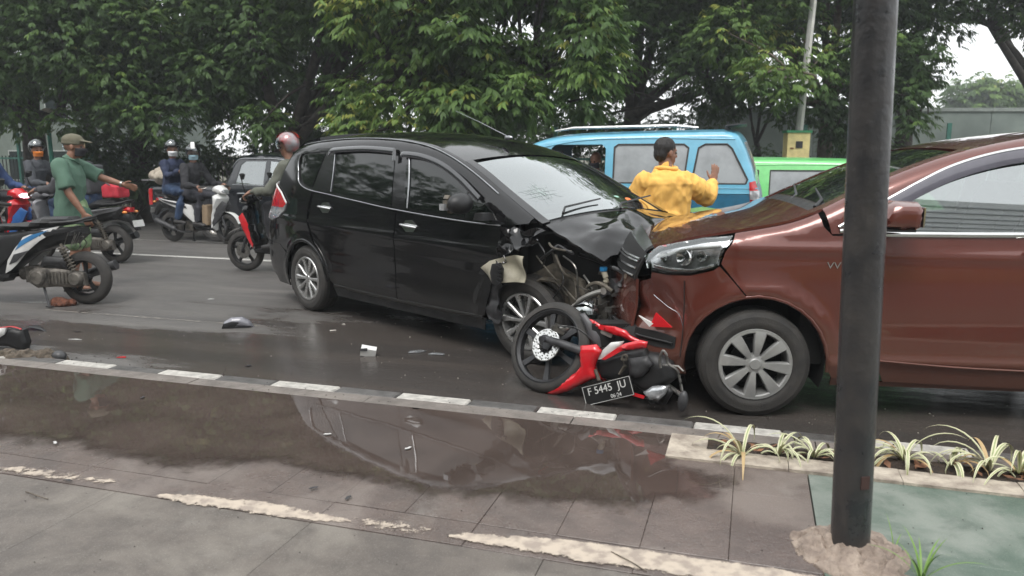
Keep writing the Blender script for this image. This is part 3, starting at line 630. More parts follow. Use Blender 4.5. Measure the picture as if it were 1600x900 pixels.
for i, (x, y, x0, x1, y0, y1) in enumerate(((-30, 12, -36, -24, 5, 20), (-24, 0, -32, -19, -8, 3), (-40, 3, -50, -36, -6, 14))):  # unseen trees added so the black car's side mirrors dark foliage, not sky
    b = Vector((x, y, 0)); tree('broadleaf_tree', ['unseen big tree added far to the left for dark reflections', 'unseen big tree added on the near pavement for dark reflections', 'unseen big tree added at the left street end for dark reflections'][i], b, (.35, 2.2), upper(b, x0, x1, y0, y1, .8, 9, 55, 1.5, 41+i), 41+i, .1, size=.34, dens=34)

def unseen_block(label, c, d, rz, col, n_):  # unseen dark blocks, added to keep sky out of the black car's reflections
    r = empty('building', c, rz, label, 'building'); MB().box((0, 0, d[2]/2), d).build('wall', mat('block_'+str(n_), col, .85, var=.2, scale=.7), r, smooth=False); MB().box((0, 0, d[2]+.1), (d[0]+.5, d[1]+.5, .2)).build('roof', mat('block_roof', (.1, .1, .1), .8), r, smooth=False)
    for i in range(n_): MB().box((-d[0]/2+(i+.5)*d[0]/n_, 0, 1.6), (d[0]/n_*.6, d[1]+.06, 1.8)).build('window', mat('block_window', (.015, .018, .02), .2), r, smooth=False)
unseen_block('unseen dark block added far to the left to keep sky out of reflections', (-52, 12, -.3), (5, 70, 11), 0, (.05, .055, .05), 1)
unseen_block('unseen dark block added behind on the left to darken reflections', (-22, -9, 0), (34, 4, 9), RZ, (.06, .055, .05), 9)
# ================================================================ vehicles with a sheet-metal skin
class Body:
    """car skin. local x forward (rear axle at 0), y lateral (+ = left), z up"""
    def __init__(s, root, outline, w0, r=.08, crown=.06, rr=None):
        s.root = root; s.out = crom(outline, 6); s.w0 = w0; s.r = r; s.crown = crown
        s.O = np.array(s.out)
    def W(s, P):
        P = np.atleast_2d(np.asarray(P, float)); d = dist_poly(P, s.out, False)
        q = 1-np.clip(d/s.r, .03, 1); return s.w0(P[:, 0], P[:, 1])-s.r*(1-np.sqrt(1-q*q))
    def normals(s, P, side):
        e = 2e-3; P = np.atleast_2d(np.asarray(P, float)); f = lambda Q: s.w0(Q[:, 0], Q[:, 1])
        wx = (f(P+[e, 0])-f(P-[e, 0]))/(2*e); wz = (f(P+[0, e])-f(P-[0, e]))/(2*e)
        A, Bq = s.O[:-1], s.O[1:]; ab = Bq-A; L = (ab**2).sum(1)+1e-12
        t = np.clip(((P[:, None]-A[None])*ab[None]).sum(2)/L, 0, 1); Q = A[None]+t[..., None]*ab[None]; dd = np.hypot(*(np.moveaxis(P[:, None]-Q, 2, 0))); j = dd.argmin(1); k = np.arange(len(P))
        d = dd[k, j]; t_ = ab/np.sqrt(L)[:, None]; nn = np.stack([t_[:, 1], -t_[:, 0]], 1)      # outline runs rear to front over the top: inward is to its right
        inw = nn[j]; q = np.clip(1-d/s.r, 0, .955); g = q/np.sqrt(1-q*q); wx = wx+g*inw[:, 0]; wz = wz+g*inw[:, 1]
        N = np.stack([-wx, np.ones(len(P))*1., -wz], 1); N /= np.linalg.norm(N, axis=1)[:, None]; N[:, 1] *= side; return N
    def pt(s, u, z, side, off=0.):
        n = s.normals([(u, z)], side)[0]; return Vector((u, side*float(s.W([(u, z)])[0]), z))+Vector(n)*off
    def panel(s, name, poly, m, side, parent=None, holes=(), off=0., res=.045, warp=None, lip=.012):
        V, T, _ = tessel(poly, res, holes); w = s.W(V); N = s.normals(V, side)
        X = np.stack([V[:, 0], side*w, V[:, 1]], 1)+N*off
        # a turned-in edge gives the panel its thickness
        cnt = {}
        for t in T:
            for a, b in ((t[0], t[1]), (t[1], t[2]), (t[2], t[0])): cnt[(a, b)] = 1
        bd = [(a, b) for (a, b) in cnt if (b, a) not in cnt]; n = len(X)
        bi = sorted({i for e in bd for i in e}); mp = {b: n+i for i, b in enumerate(bi)}
        X2 = X[bi]-N[bi]*lip
        XX = np.vstack([X, X2]); 
        if warp is not None: XX = np.array([warp(Vector(p)) for p in XX])
        F = [t if side < 0 else t[::-1] for t in T]
        L = [((b, a, mp[a], mp[b]) if side < 0 else (a, b, mp[b], mp[a])) for a, b in bd]
        me = bpy.data.meshes.new(name); me.from_pydata([tuple(p) for p in XX], [], F+L)
        o = link_mesh(name, me, m, parent or s.root, True, 40)
        if warp is None:
            NN = np.vstack([N, N[bi]]); ln = []
            nf = len(F)
            for p in me.polygons:
                for vi in p.vertices:
                    ln.append(tuple(NN[vi]) if p.index < nf else tuple(p.normal))
            me.normals_split_custom_set(ln)
        return o
    def strip(s, name, pts, width, m, side, parent=None, off=.004, th=.006, smooth_k=5, n=8):
        P = crom(pts, smooth_k) if smooth_k else seg_resample(pts, .04, False)
        vs = [s.pt(u, z, side, off) for u, z in P]; mb = MB(); N = s.normals(P, side); X = []
        for i, p in enumerate(vs):
            d = (vs[min(i+1, len(vs)-1)]-vs[max(i-1, 0)]).normalized(); nn = Vector(N[i]); b = d.cross(nn).normalized()
            for k in range(n):
                t = 2*math.pi*k/n; X.append(p+b*math.cos(t)*width/2+nn*math.sin(t)*th)
        F = [(i*n+k, i*n+(k+1) % n, (i+1)*n+(k+1) % n, (i+1)*n+k) for i in range(len(vs)-1) for k in range(n)]
        F += [tuple(range(n)), tuple((len(vs)-1)*n+k for k in range(n))]
        mb.add(X, F); return mb.build(name, m, parent or s.root, sharp=60)
    def idx(s, u=None, z=None, lo=0., hi=1.):
        """outline index nearest a point"""
        return int(np.argmin(np.hypot(s.O[:, 0]-u, s.O[:, 1]-z)))
    def band(s, name, p0, p1, m, parent=None, v0=-1., v1=1., nv=16, off=0., warp=None, lip=.015, crown=None, gap=.0):
        i0, i1 = s.idx(*p0), s.idx(*p1); 
        if i0 > i1: i0, i1 = i1, i0
        I = list(range(i0, i1+1)); P = s.O[I]; Wd = s.W(P)
        X = []; V = np.linspace(v0, v1, nv+1)
        Nn = []
        for k, i in enumerate(I):
            a = s.O[max(i-1, 0)]; b = s.O[min(i+1, len(s.O)-1)]; t = (b-a)/np.linalg.norm(b-a); nrm = np.array([-t[1], t[0]])
            if nrm @ (P[k]-np.array([1.3, .6])) < 0: nrm = -nrm
            c = (crown if crown is not None else s.crown)
            if callable(c): c = c(P[k][0], P[k][1])
            for v in V:
                q = P[k]+nrm*(c*(1-v*v)+off); X.append((q[0], v*Wd[k], q[1])); Nn.append((nrm[0], 0, nrm[1]))
        n = len(V); F = [(k*n+j, k*n+j+1, (k+1)*n+j+1, (k+1)*n+j) for k in range(len(I)-1) for j in range(n-1)]
        N0 = len(X); bd = [(j, j+1) for j in range(n-1)]+[(k*n+n-1, (k+1)*n+n-1) for k in range(len(I)-1)]+[((len(I)-1)*n+j+1, (len(I)-1)*n+j) for j in range(n-1)[::-1]]+[((k+1)*n, k*n) for k in range(len(I)-1)[::-1]]
        mp = {}
        for e in bd:
            for i in e:
                if i not in mp: mp[i] = len(X); X.append(tuple(np.array(X[i])-np.array(Nn[i])*lip))
        F += [(b, a, mp[a], mp[b]) for a, b in bd]
        if warp is not None: X = [tuple(warp(Vector(p))) for p in X]
        mb = MB(); mb.add(X, F); o = mb.build(name, m, parent or s.root, sharp=50); return o
def wheel(parent, loc, R0, rim_r, width, style, side, yaw=0., camber=0., tyre_m=None):
    """wheel: tyre + rim (> spokes); axis = local y, outer face toward side"""
    w = bpy.data.objects.new('wheel', None); COL.objects.link(w); w.parent = parent; w.location = loc
    w.rotation_euler = (camber, 0, yaw); w.empty_display_size = .05
    h = width/2; mb = MB(); s = side
    prof = [(rim_r, -h*.8*s), (rim_r+.012, -h*.95*s), (R0-.04, -h*s), (R0-.012, -h*.8*s), (R0, -h*.55*s)]
    for q in (-.36, -.12, .12, .36):
        prof += [(R0, (q-.09)*width*s), (R0-.008, (q-.08)*width*s), (R0-.008, (q-.05)*width*s), (R0, (q-.04)*width*s)]
    prof += [(R0, h*.55*s), (R0-.012, h*.82*s), (R0-.035, h*s), (rim_r+.045, h*1.02*s), (rim_r+.038, h*1.035*s), (rim_r+.02, h*1.0*s), (rim_r+.004, h*.9*s), (rim_r, h*.7*s)]
    mb.lathe(prof, n=48); mb.build('tyre', tyre_m or M['rubber'], w, sharp=25)
    mb = MB(); yo = h*.9*s
    mb.lathe([(rim_r+.004, h*.88*s), (rim_r-.004, h*.97*s), (rim_r-.016, h*.95*s), (rim_r-.022, h*.6*s), (rim_r-.035, -h*.7*s), (rim_r, -h*.9*s)], n=40)
    if style == 'ten':
        for k in range(10):
            a = 2*math.pi*k/10; wd = .030 if k % 2 else .024
            d = Vector((math.cos(a), 0, math.sin(a))); b = Vector((-math.sin(a), 0, math.cos(a))); Y = Vector((0, s, 0)); vs = []
            for rr, ww, yy, dd in ((.03, .014, h*.72, .03), (.07, .013, h*.80, .028), (.13, .016, h*.78, .03), (rim_r-.008, wd*.95, h*.86, .035)):
                for q, z in ((-1, 0), (-.55, .008), (.55, .008), (1, 0), (1, -dd), (-1, -dd)): vs.append(d*rr+b*ww*q+Y*(yy+z))
            mb.add(vs, [(i*6+k2, i*6+(k2+1) % 6, (i+1)*6+(k2+1) % 6, (i+1)*6+k2) for i in range(3) for k2 in range(6)])
        mb.lathe([(.0, h*.86*s), (.03, h*.85*s), (.036, h*.75*s), (.05, h*.68*s), (.05, h*.3*s)], n=20)
    elif style == 'cap':
        for k in range(8):
            a = 2*math.pi*k/8+.12; d = Vector((math.cos(a), 0, math.sin(a))); b = Vector((-math.sin(a), 0, math.cos(a))); Y = Vector((0, s, 0)); vs = []
            for rr, ww, yy in ((.028, .010, h*.80), (.06, .017, h*.86), (.11, .026, h*.91), (rim_r-.012, .036, h*.97), (rim_r-.004, .037, h*.93)):
                for q, z in ((-1, -.004), (-.8, .004), (.8, .004), (1, -.004), (1, -.03), (-1, -.03)): vs.append(d*rr+b*ww*q+Y*(yy+z))
            mb.add(vs, [(i*6+k2, i*6+(k2+1) % 6, (i+1)*6+(k2+1) % 6, (i+1)*6+k2) for i in range(4) for k2 in range(6)])
        mb.lathe([(.0, h*.98*s), (.028, h*.97*s), (.034, h*.90*s), (.055, h*.84*s), (.06, h*.5*s)], n=24)
        mb.lathe([(rim_r+.006, h*.9*s), (rim_r+.002, h*1.0*s), (rim_r-.014, h*1.0*s), (rim_r-.02, h*.9*s), (rim_r-.02, h*.7*s)], n=48)
    elif style == 'moto':
        for k in range(5):
            a = 2*math.pi*k/5+.3; d = Vector((math.cos(a), 0, math.sin(a))); b = Vector((-math.sin(a), 0, math.cos(a))); vs = []
            for rr, ww in ((.03, .022), (rim_r*.5, .012), (rim_r-.01, .018)):
                for q, z in ((-1, -.009), (1, -.009), (1, .009), (-1, .009)): vs.append(d*rr+b*ww*q+Vector((0, z, 0)))
            mb.add(vs, [(i*4+k2, i*4+(k2+1) % 4, (i+1)*4+(k2+1) % 4, (i+1)*4+k2) for i in range(2) for k2 in range(4)])
        mb.lathe([(0, -.05), (.04, -.05), (.045, 0), (.04, .05), (0, .05)], n=18)
    mm = {'ten': M['alloy'], 'cap': M['hubcap'], 'moto': M['black_plastic'], 'plain': M['steel']}[style]
    if style == 'plain': mb.lathe([(0, h*.5*s), (.05, h*.5*s), (.07, h*.3*s), (rim_r-.04, h*.35*s), (rim_r-.02, h*.5*s)], n=24)
    mb.build('rim', mm, w, sharp=30)
    if style in ('ten', 'cap'):
        mb = MB(); mb.lathe([(0, .012*s), (.13, .010*s), (.135, -.01*s), (rim_r-.03, -.012*s)], n=32); mb.build('brake_disc', M['steel'] if style == 'ten' else M['dark'], w)
    return w
def wheel_well(parent, c, r, y_in, y_out, m=None, a0=-25, a1=205):
    mb = MB(); P = arc(c[0], c[1], r, a0, a1, 18)
    vs = [(x, y_out, z) for x, z in P]+[(x, y_in, z) for x, z in P]; n = len(P)
    mb.add(vs, [(i, i+1, n+i+1, n+i) for i in range(n-1)]+[tuple(range(n, 2*n))])
    return mb.build('wheel_well', m or M['dark'], parent)
def licence(parent, loc, rot, l1, l2, w=.275, hgt=.12, m=None, tm=None):
    p = MB().box((0, 0, 0), (w, hgt, .003)).build('licence_plate', m or M['plate_black'], parent, smooth=False)
    p.location = loc; p.rotation_euler = rot
    fr = MB()
    for c, d in (((0, hgt/2-.004, .002), (w-.006, .0025, .003)), ((0, -hgt/2+.004, .002), (w-.006, .0025, .003)), ((w/2-.004, 0, .002), (.0025, hgt-.012, .003)), ((-w/2+.004, 0, .002), (.0025, hgt-.012, .003))): fr.box(c, d)
    fr.build('plate_frame', M['plate_white'], p, smooth=False)
    text_obj('plate_number', l1, .062, tm or M['plate_white'], p, (0, .018, .003), (0, 0, 0), .001)
    if l2: text_obj('plate_date', l2, .032, tm or M['plate_white'], p, (.05, -.035, .003), (0, 0, 0), .001)
    return p
M['plate_black'] = mat('plate_black', (.012, .012, .012), .4)
M['plate_white'] = mat('plate_white', (.62, .62, .6), .45)
# ================================================================ the wrecked black people carrier
def plane_hit(px, py, O, a, v, side):
    """photo pixel -> (u,z) on the car's side plane"""
    fw = Vector((math.cos(a), math.sin(a), 0)); n = Vector((-math.sin(a), math.cos(a), 0))*side
    d = Vector(ray(px, py)); O = Vector((O[0], O[1], 0)); P0 = O+n*v
    t = P0.dot(n)/d.dot(n); P = d*t; P.z += CAM_H; return (P-O).dot(fw), P.z
def build_black_car():
    O = (-1.342, 7.745, 0); A = -.782
    root = empty('black_car', O, A, 'glossy black people carrier with its front end torn open against the brown car', 'car')
    out = [(-.74, .20), (-.86, .30), (-.92, .50), (-.90, .70), (-.80, .90), (-.71, 1.12), (-.59, 1.32), (-.43, 1.50), (-.20, 1.565), (.2, 1.60), (.7, 1.61), (1.2, 1.59), (1.6, 1.54),
           (1.9, 1.46), (2.2, 1.345), (2.5, 1.20), (2.75, 1.08), (2.92, 1.0), (3.08, .965), (3.25, .92), (3.40, .86), (3.50, .76), (3.55, .62), (3.56, .45), (3.50, .24)]
    def w0(u, z):
        w = np.where(z < 1.0, .842-.05*np.clip((.5-z)/.3, 0, 1)**2-.028*np.clip((z-.75)/.25, 0, 1)**1.5, .814-.155*np.clip((z-1)/.6, 0, 1.3)**1.15)
        w = w+.012*np.exp(-((z-.80+.03*(u-1.4))/.045)**2)-.008*np.exp(-((z-.50)/.08)**2)
        fl = np.minimum(np.hypot(u, z-.31), np.hypot(u-2.74, z-.31)); w = w+.014*np.exp(-((fl-.37)/.05)**2)
        return w*(1-.2*np.clip((u-2.75)/.85, 0, 1)**2.2)*(1-.13*np.clip((-u-.1)/.80, 0, 1)**2.2)
    B = Body(root, out, w0, .085, lambda u, z: .052)
    P, G, BT = M['black_paint'], M['tint_glass'], M['black_plastic']
    dlo = [(-.19, 1.29), (-.15, 1.21), (-.05, 1.165), (.09, 1.14), (.38, 1.115), (.9, 1.07), (1.32, 1.035), (2.1, .995), (2.62, .985), (2.64, 1.0), (2.52, 1.065), (2.21, 1.245), (2.05, 1.325), (1.88, 1.385), (1.6, 1.445), (1.25, 1.475), (.8, 1.49), (.33, 1.49), (-.1, 1.475), (-.22, 1.46), (-.235, 1.38)]
    top = [tuple(p) for p in B.out if p[1] > 1.0 or p[0] < 0]
    top = [p for p in B.out if (p[0] < .2 and p[1] > .60) or (p[1] > 1.0 and p[0] >= .2 and p[0] < 2.85)]
    belt = [(2.66, .975), (2.1, .985), (1.32, 1.025), (.9, 1.06), (.38, 1.105), (.12, 1.13)]
    RA = .355
    for sd in (-1, 1):
        # side shell: roof rail, pillars and rear quarter around the glass
        shell = top+[(2.84, 1.0)]+belt+[(.085, 1.12), (.045, .9), (.12, .72), (.25, .60)]+arc(0, .31, RA, 45, 160, 12)+[(-.36, .55)]
        B.panel('quarter_panel', shell, P, sd, holes=[dlo], res=.026)
        B.panel('pillar_trim', [(x, z) for x, z in dlo], M['gloss_trim'], sd, off=-.010)
        for nm, gl in (('rear_quarter_window', [(-.20, 1.38), (-.19, 1.45), (.19, 1.465), (.07, 1.16), (-.03, 1.185), (-.15, 1.25)]),
                       ('rear_door_window', [(.40, 1.135), (.33, 1.465), (.8, 1.472), (1.24, 1.45), (1.31, 1.055), (.8, 1.10)]),
                       ('front_door_window', [(1.50, 1.045), (1.40, 1.43), (1.62, 1.425), (1.88, 1.368), (2.12, 1.27), (2.20, 1.225), (2.20, 1.01)]),
                       ('quarter_light', [(2.24, 1.01), (2.24, 1.205), (2.50, 1.05), (2.54, 1.0)])):
            B.panel(nm, gl, G, sd, off=-.005, lip=.003)
        # doors
        rd = [(.125, 1.115), (.385, 1.095), (.9, 1.05), (1.385, 1.012), (1.39, .6), (1.38, .30), (.50, .28), (.42, .33)]+arc(0, .31, RA+.03, 12, 50, 6)+[(.16, .72), (.085, .88)]
        d = B.panel('rear_door', rd, P, sd)
        fd = [(1.40, 1.010), (2.1, .975), (2.60, .965), (2.60, .75), (2.52, .55), (2.43, .31), (1.395, .30), (1.405, .6)]
        d2 = B.panel('front_door', fd, P, sd)
        for dd, (hu, hz) in ((d, (.35, .985)), (d2, (1.58, .90))):
            hb = B.panel('handle_cup', [(hu-.10, hz), (hu-.05, hz+.045), (hu+.03, hz+.052), (hu+.10, hz+.01), (hu+.06, hz-.04), (hu-.03, hz-.045)], M['chrome'], sd, parent=dd, off=.004, res=.03)
            mb = MB(); q = [B.pt(hu-.105, hz+.010, sd, .012), B.pt(hu-.06, hz+.010, sd, .034), B.pt(hu+.05, hz+.003, sd, .036), B.pt(hu+.105, hz-.002, sd, .012)]
            mb.tube(q, [.011, .015, .015, .011], 10, .8); mb.build('handle', M['chrome'], dd)
        B.strip('sill_strip', [(.46, .30), (1.4, .285), (2.42, .30)], .03, P, sd, off=.006)
        B.panel('sill', [(.40, .275), (1.4, .26), (2.42, .275), (2.38, .19), (.42, .19)], BT, sd, off=-.03)
        B.strip('belt_moulding', [(-.20, 1.29), (-.16, 1.205), (-.05, 1.155), (.09, 1.130), (.38, 1.105), (.9, 1.06), (1.32, 1.025), (2.1, .982), (2.6, .97)], .012, M['chrome_dull'], sd)
        B.strip('belt_moulding', [(-.20, 1.30), (-.235, 1.38), (-.215, 1.465)], .012, M['chrome_dull'], sd)
        B.strip('window_frame', [(1.445, 1.43), (1.50, 1.24), (1.53, 1.04)], .018, M['chrome_dull'], sd, off=.002)
        B.strip('window_frame', [(.36, 1.46), (.39, 1.3), (.405, 1.13)], .012, M['chrome_dull'], sd, off=.0)
        # weather shields standing off the glass
        B.strip('rain_visor', [(.31, 1.455), (.34, 1.485), (.8, 1.500), (1.20, 1.482), (1.255, 1.47), (1.275, 1.40)], .05, M['visor'], sd, off=.022, th=.007)
        B.strip('rain_visor', [(1.36, 1.44), (1.40, 1.452), (1.62, 1.435), (1.88, 1.375), (2.12, 1.275), (2.36, 1.14)], .048, M['visor'], sd, off=.022, th=.007)
        B.strip('roof_moulding', [(-.30, 1.545), (.2, 1.582), (.7, 1.592), (1.2, 1.572), (1.6, 1.522), (1.9, 1.442), (2.2, 1.325), (2.5, 1.18)], .012, M['chrome_dull'], sd, off=.004)
        B.panel('rear_bumper', [p for p in B.out if p[0] < 0 and p[1] <= .62]+[(-.5, .60), (-.37, .53)]+arc(0, .31, RA, 143, 185, 6)+[(-.36, .2)], P, sd, off=.004)
        # arch lips and wheel wells
        B.strip('arch_lip', arc(0, .31, RA+.008, 2, 178, 14), .03, P, sd, off=.0, th=.009, smooth_k=0)
        B.strip('arch_flare', arc(0, .31, RA+.055, 5, 60, 8), .008, P, sd, off=.0, th=.006, smooth_k=0)
        wheel_well(root, (0, .31), RA, sd*.45, sd*.80)
        # tail lamp wraps the rear corner
        tl = B.panel('tail_light', [(-.745, 1.02), (-.72, 1.09), (-.67, 1.175), (-.45, 1.075), (-.33, 1.0), (-.40, .955), (-.69, .955)], M['red_lens'], sd, off=.012, res=.03)
        B.panel('indicator_lens', [(-.69, .953), (-.40, .953), (-.33, .995), (-.36, .93), (-.47, .86), (-.66, .82), (-.79, .84), (-.76, .95)], M['clear_lens'], sd, parent=tl, off=.012, res=.03)
        B.strip('lamp_trim', [(-.665, 1.18), (-.46, 1.09), (-.325, 1.0)], .022, M['white_plastic'], sd, parent=tl, off=.014, smooth_k=0)
    # far front fender, still whole
    B.panel('front_fender', [(2.62, .96), (2.86, .985)]+[p for p in B.out if p[0] > 2.93 and p[1] > .7][:14]+[(3.45, .6), (3.25, .5)]+arc(2.74, .31, RA, 20, 178, 12)+[(2.45, .35), (2.56, .58), (2.62, .75)], P, 1)
    # torn remains of the near front fender
    def crump(a, f=6.):
        def w(p):
            n = noise.noise_vector(p*f)+.5*noise.noise_vector(p*f*2.3); return p+n*a
        return w
    B.panel('torn_fender', [(2.615, .955), (2.90, .975), (2.99, .95), (2.93, .90), (2.98, .86), (2.86, .80), (2.80, .82), (2.72, .76), (2.66, .80), (2.615, .74)], P, -1, warp=crump(.055, 9.), res=.02, off=.01)
    B.panel('torn_fender', [(2.61, .84), (2.70, .86), (2.73, .79), (2.68, .72), (2.60, .70)], P, -1, warp=crump(.05, 14.), res=.015, off=.03)
    B.panel('torn_fender', [(2.455, .50), (2.55, .58), (2.60, .56), (2.56, .44), (2.58, .33), (2.52, .25), (2.44, .30)], M['mid_plastic'], -1, warp=crump(.03, 12.), res=.02, off=-.01)
    # skins across the car
    B.band('rear_bumper_skin', (-.74, .20), (-.905, .66), P); B.band('tailgate', (-.90, .69), (-.71, 1.12), P)
    B.band('rear_window', (-.70, 1.14), (-.45, 1.48), G, v0=-.9, v1=.9, crown=.05)
    B.band('roof', (-.42, 1.50), (2.07, 1.40), P)
    # short rear spoiler
    B.band('spoiler', (-.46, 1.46), (-.10, 1.58), P, off=.03, v0=-.95, v1=.95, lip=.03)
    scr = B.band('windshield', (2.09, 1.392), (2.90, 1.008), M['screen_dark'], v0=-.90, v1=.90, off=-.004, crown=.062, lip=.004)
    for v0, v1 in ((-1, -.90), (.90, 1)): B.band('windshield_pillar', (2.07, 1.40), (2.91, 1.005), P, v0=v0, v1=v1, nv=3, crown=.062, off=.002)
    B.band('cowl', (2.88, 1.015), (2.96, .99), BT, v0=-.95, v1=.95, off=-.012, crown=.062)
    def bend(p):
        q = Vector(p); k = max(0, min(1, (p.x-2.95)/.55))
        nr = max(0, -p.y/.65)
        q.z += -.07*k*nr + .035*math.sin(p.y*7+p.x*9)*k + .02*math.sin(p.x*17-p.y*5)*k - .02*k
        q.x += -.03*k*nr*nr+.02*math.sin(p.y*13)*k
        n = noise.noise_vector(Vector((p.x*5, p.y*4, 1.3))); q += Vector((0, n.y*.02, n.z*.035))*k
        n2 = noise.noise_vector(Vector((p.x*12, p.y*9, 4.1))); q += Vector((n2.x*.01, 0, n2.z*.028))*min(1, k*1.6)
        # a crease running across
        d = (p.x-3.13+.35*(p.y+.1)); q.z += .045*math.exp(-(d/.05)**2)*max(0, 1-abs(p.y+.15)/.6)
        return q
    B.band('hood', (2.955, .992), (3.42, .85), P, v0=-1.0, v1=1, nv=44, warp=bend, crown=.062)
    # hood seen from beneath / edge fold
    # wipers
    for y0, y1 in ((-.55, -.02), (.1, .62)):
        mb = MB(); mb.tube([(2.93, y0, 1.06), (2.86, y0+.1, 1.095), (2.83, y1, 1.135)], [.010, .008, .006], 6); mb.build('wiper', BT, root)
    # dashboard, seats, cabin tub
    mb = MB(); mb.box((1.1, 0, .55), (3.1, 1.40, .55)); mb.build('cabin_floor', M['dark'], root, smooth=False)
    mb = MB(); mb.box((2.42, 0, .90), (.55, 1.36, .16)); mb.ell((2.35, -.35, .99), (.14, .2, .06)); mb.build('dashboard', BT, root)
    for y in (-.36, .36):
        mb = MB(); mb.pillow([(1.35, .6), (1.55, .62), (1.42, 1.15), (1.36, 1.36), (1.24, 1.36), (1.24, 1.1)], .22, y, rim=.6, res=.06, edge=.06); mb.build('seat', M['seat_cloth'], root)
    mb = MB(); mb.lathe([(.17, -.012), (.182, 0), (.17, .012), (.158, 0), (.17, -.012)], (2.12, -.36, 1.02), (.85, 0, .5), 24); mb.build('steering_wheel', BT, root)
    # underbody
    mb = MB(); mb.box((1.37, 0, .34), (1.95, 1.52, .16)); mb.box((-.3, 0, .45), (.6, 1.1, .3)); mb.box((1.4, 0, .62), (2.0, 1.5, .5)); mb.build('underbody', M['dark'], root, smooth=False)
    # wheels
    for x, yy, yw, cb in ((0, -.745, 0, 0), (0, .745, 0, 0), (2.74, -.66, .10, .06), (2.74, .745, -.1, 0)):
        wheel(root, (x, yy, .31), .31, .205, .185, 'ten', 1 if yy > 0 else -1, yw, cb)
    # broken near mirror: bare housing with its motor
    m = MB(); m.box((2.47, -.86, 1.03), (.10, .12, .05), taper=.8); mir = m.build('mirror_stalk', BT, root)
    m = MB(); c = B.pt(2.34, 1.08, -1, .17); m.ell(c, (.07, .11, .075), nu=14, nv=10); m.build('broken_mirror', BT, mir)
    m = MB()
    for k in range(9): m.box(c+Vector((-.055+.012*random.random(), -.08+.02*k, .045*math.sin(k*2.2))), (.05, .03, .05), Matrix.Rotation(k, 3, 'X'))
    m.lathe([(0, .03), (.035, .03), (.035, 0), (.02, -.02)], c+Vector((-.05, .01, 0)), (-1, 0, 0), 14); m.build('mirror_motor', M['dirty_metal'], mir)
    m = MB(); m.box(c+Vector((-.06, -.085, -.02)), (.05, .07, .045)); m.build('mirror_lamp', M['clear_lens'], mir)
    # fin and wire aerial
    m = MB(); m.ell((1.85, 0, 1.592), (.05, .02, .02)); m.tube([(1.85, 0, 1.60), (1.5, 0, 1.73), (1.2, 0, 1.83)], [.005, .003, .002], 6); m.build('aerial', M['chrome_dull'], root)
    # ------------------------------------------------ opened engine bay, traced on planes inside the wing
    def C(px, py, v=.62):
        u, z = plane_hit(px, py, O, A, v, -1); return Vector((u, -v, z))
    mb = MB(); mb.box((3.02, .05, .60), (.62, 1.15, .48)); mb.box((2.7, .05, .66), (.22, 1.3, .5)); mb.build('engine', M['dark'], root, smooth=False)
    mb = MB()   # inner wing and strut tower, dirt coloured
    pts = [C(826, 430), C(860, 412), (C(905, 440)), C(915, 470), C(905, 500), C(880, 478), C(862, 455), C(835, 447)]
    pl = [(p.x, p.z) for p in pts]; mb.pillow(pl, .03, -.58, rim=.8, res=.03); 
    mb.tube([C(830, 448, .66), C(850, 436, .7), C(872, 440, .7), C(885, 462, .68), C(890, 490, .62)], [.03, .035, .035, .03, .02], 10, .5); mb.ell(C(893, 478, .5), (.07, .1, .075)); mb.build('strut_tower', M['dirty_metal'], root)
    mb = MB(); mb.tube([C(868, 395, .5), C(880, 440, .55), C(905, 490, .6)], [.03, .035, .03], 10, .6); mb.box(C(930, 470, .45), (.25, .3, .18)); mb.box(C(905, 425, .4), (.3, .2, .1)); mb.lathe([(0, .05), (.06, .05), (.075, 0), (.06, -.05)], C(935, 500, .52), (0, -1, 0), 16); mb.build('engine_block', M['engine'], root)
    # beige flap of the torn liner
    fl = [C(752, 418, .86), C(762, 408, .87), C(800, 399, .88), C(822, 400, .88), C(824, 441, .86), C(800, 441, .87), C(768, 442, .86), C(760, 430, .86)]
    f = MB().pillow([(p.x, p.z) for p in fl], .006, -.87, rim=.7, res=.02, edge=.02, fn=lambda x, y, z: (x, y+.03*math.sin(x*21)+.02*math.sin(z*30+x*9), z)).build('liner_flap', M['beige'], root)
    v = MB(); cc = [C(772, 412, .90), C(784, 410, .90), C(789, 420, .90), C(787, 438, .90), C(780, 448, .90), C(772, 442, .90), C(769, 426, .90)]
    v.pillow([(p.x, p.z) for p in cc], .012, -.915, rim=.6, res=.02)
    for k in range(5):
        p = C(779+(k % 2), 417+k*6, .935); v.box(p, (.045, .012, .010), Matrix.Rotation(.3, 3, 'Y'))
    v.build('vent_grille', BT, f)
    # wiring and pipes
    wires = [([(838, 400), (862, 430), (880, 448), (900, 470)], .006, 'dirty_metal', .72), ([(868, 398), (880, 425), (897, 440), (901, 465)], .009, 'dirty_metal', .66), ([(880, 400), (900, 420), (903, 470)], .006, 'steel', .7),
             ([(845, 405), (862, 392), (872, 384), (886, 392), (895, 396)], .010, 'black_plastic', .78), ([(858, 380), (866, 388), (893, 393)], .008, 'dirty_metal', .78), ([(862, 470), (880, 440), (875, 420)], .005, 'black_plastic', .7),
             ([(905, 398), (935, 408), (975, 428), (1000, 440)], .012, 'black_plastic', .55), ([(950, 500), (962, 492), (975, 480)], .010, 'steel', .6), ([(920, 455), (960, 450), (985, 455)], .014, 'black_plastic', .5),
             ([(957, 525), (975, 505), (990, 490)], .010, 'engine', .6), ([(840, 378), (852, 398), (846, 420)], .006, 'black_plastic', .8), ([(912, 430), (925, 452), (922, 480), (935, 500)], .007, 'steel', .6)]
    for pts, r, mm, vv in wires:
        mb = MB(); pp = crom([tuple(C(x, y, vv+.03*math.sin(i*2.))) for i, (x, y) in enumerate(pts)], 6); mb.tube(pp, r, 7); mb.build('loose_cable', M[mm], root)
    rnd = random.Random(12)
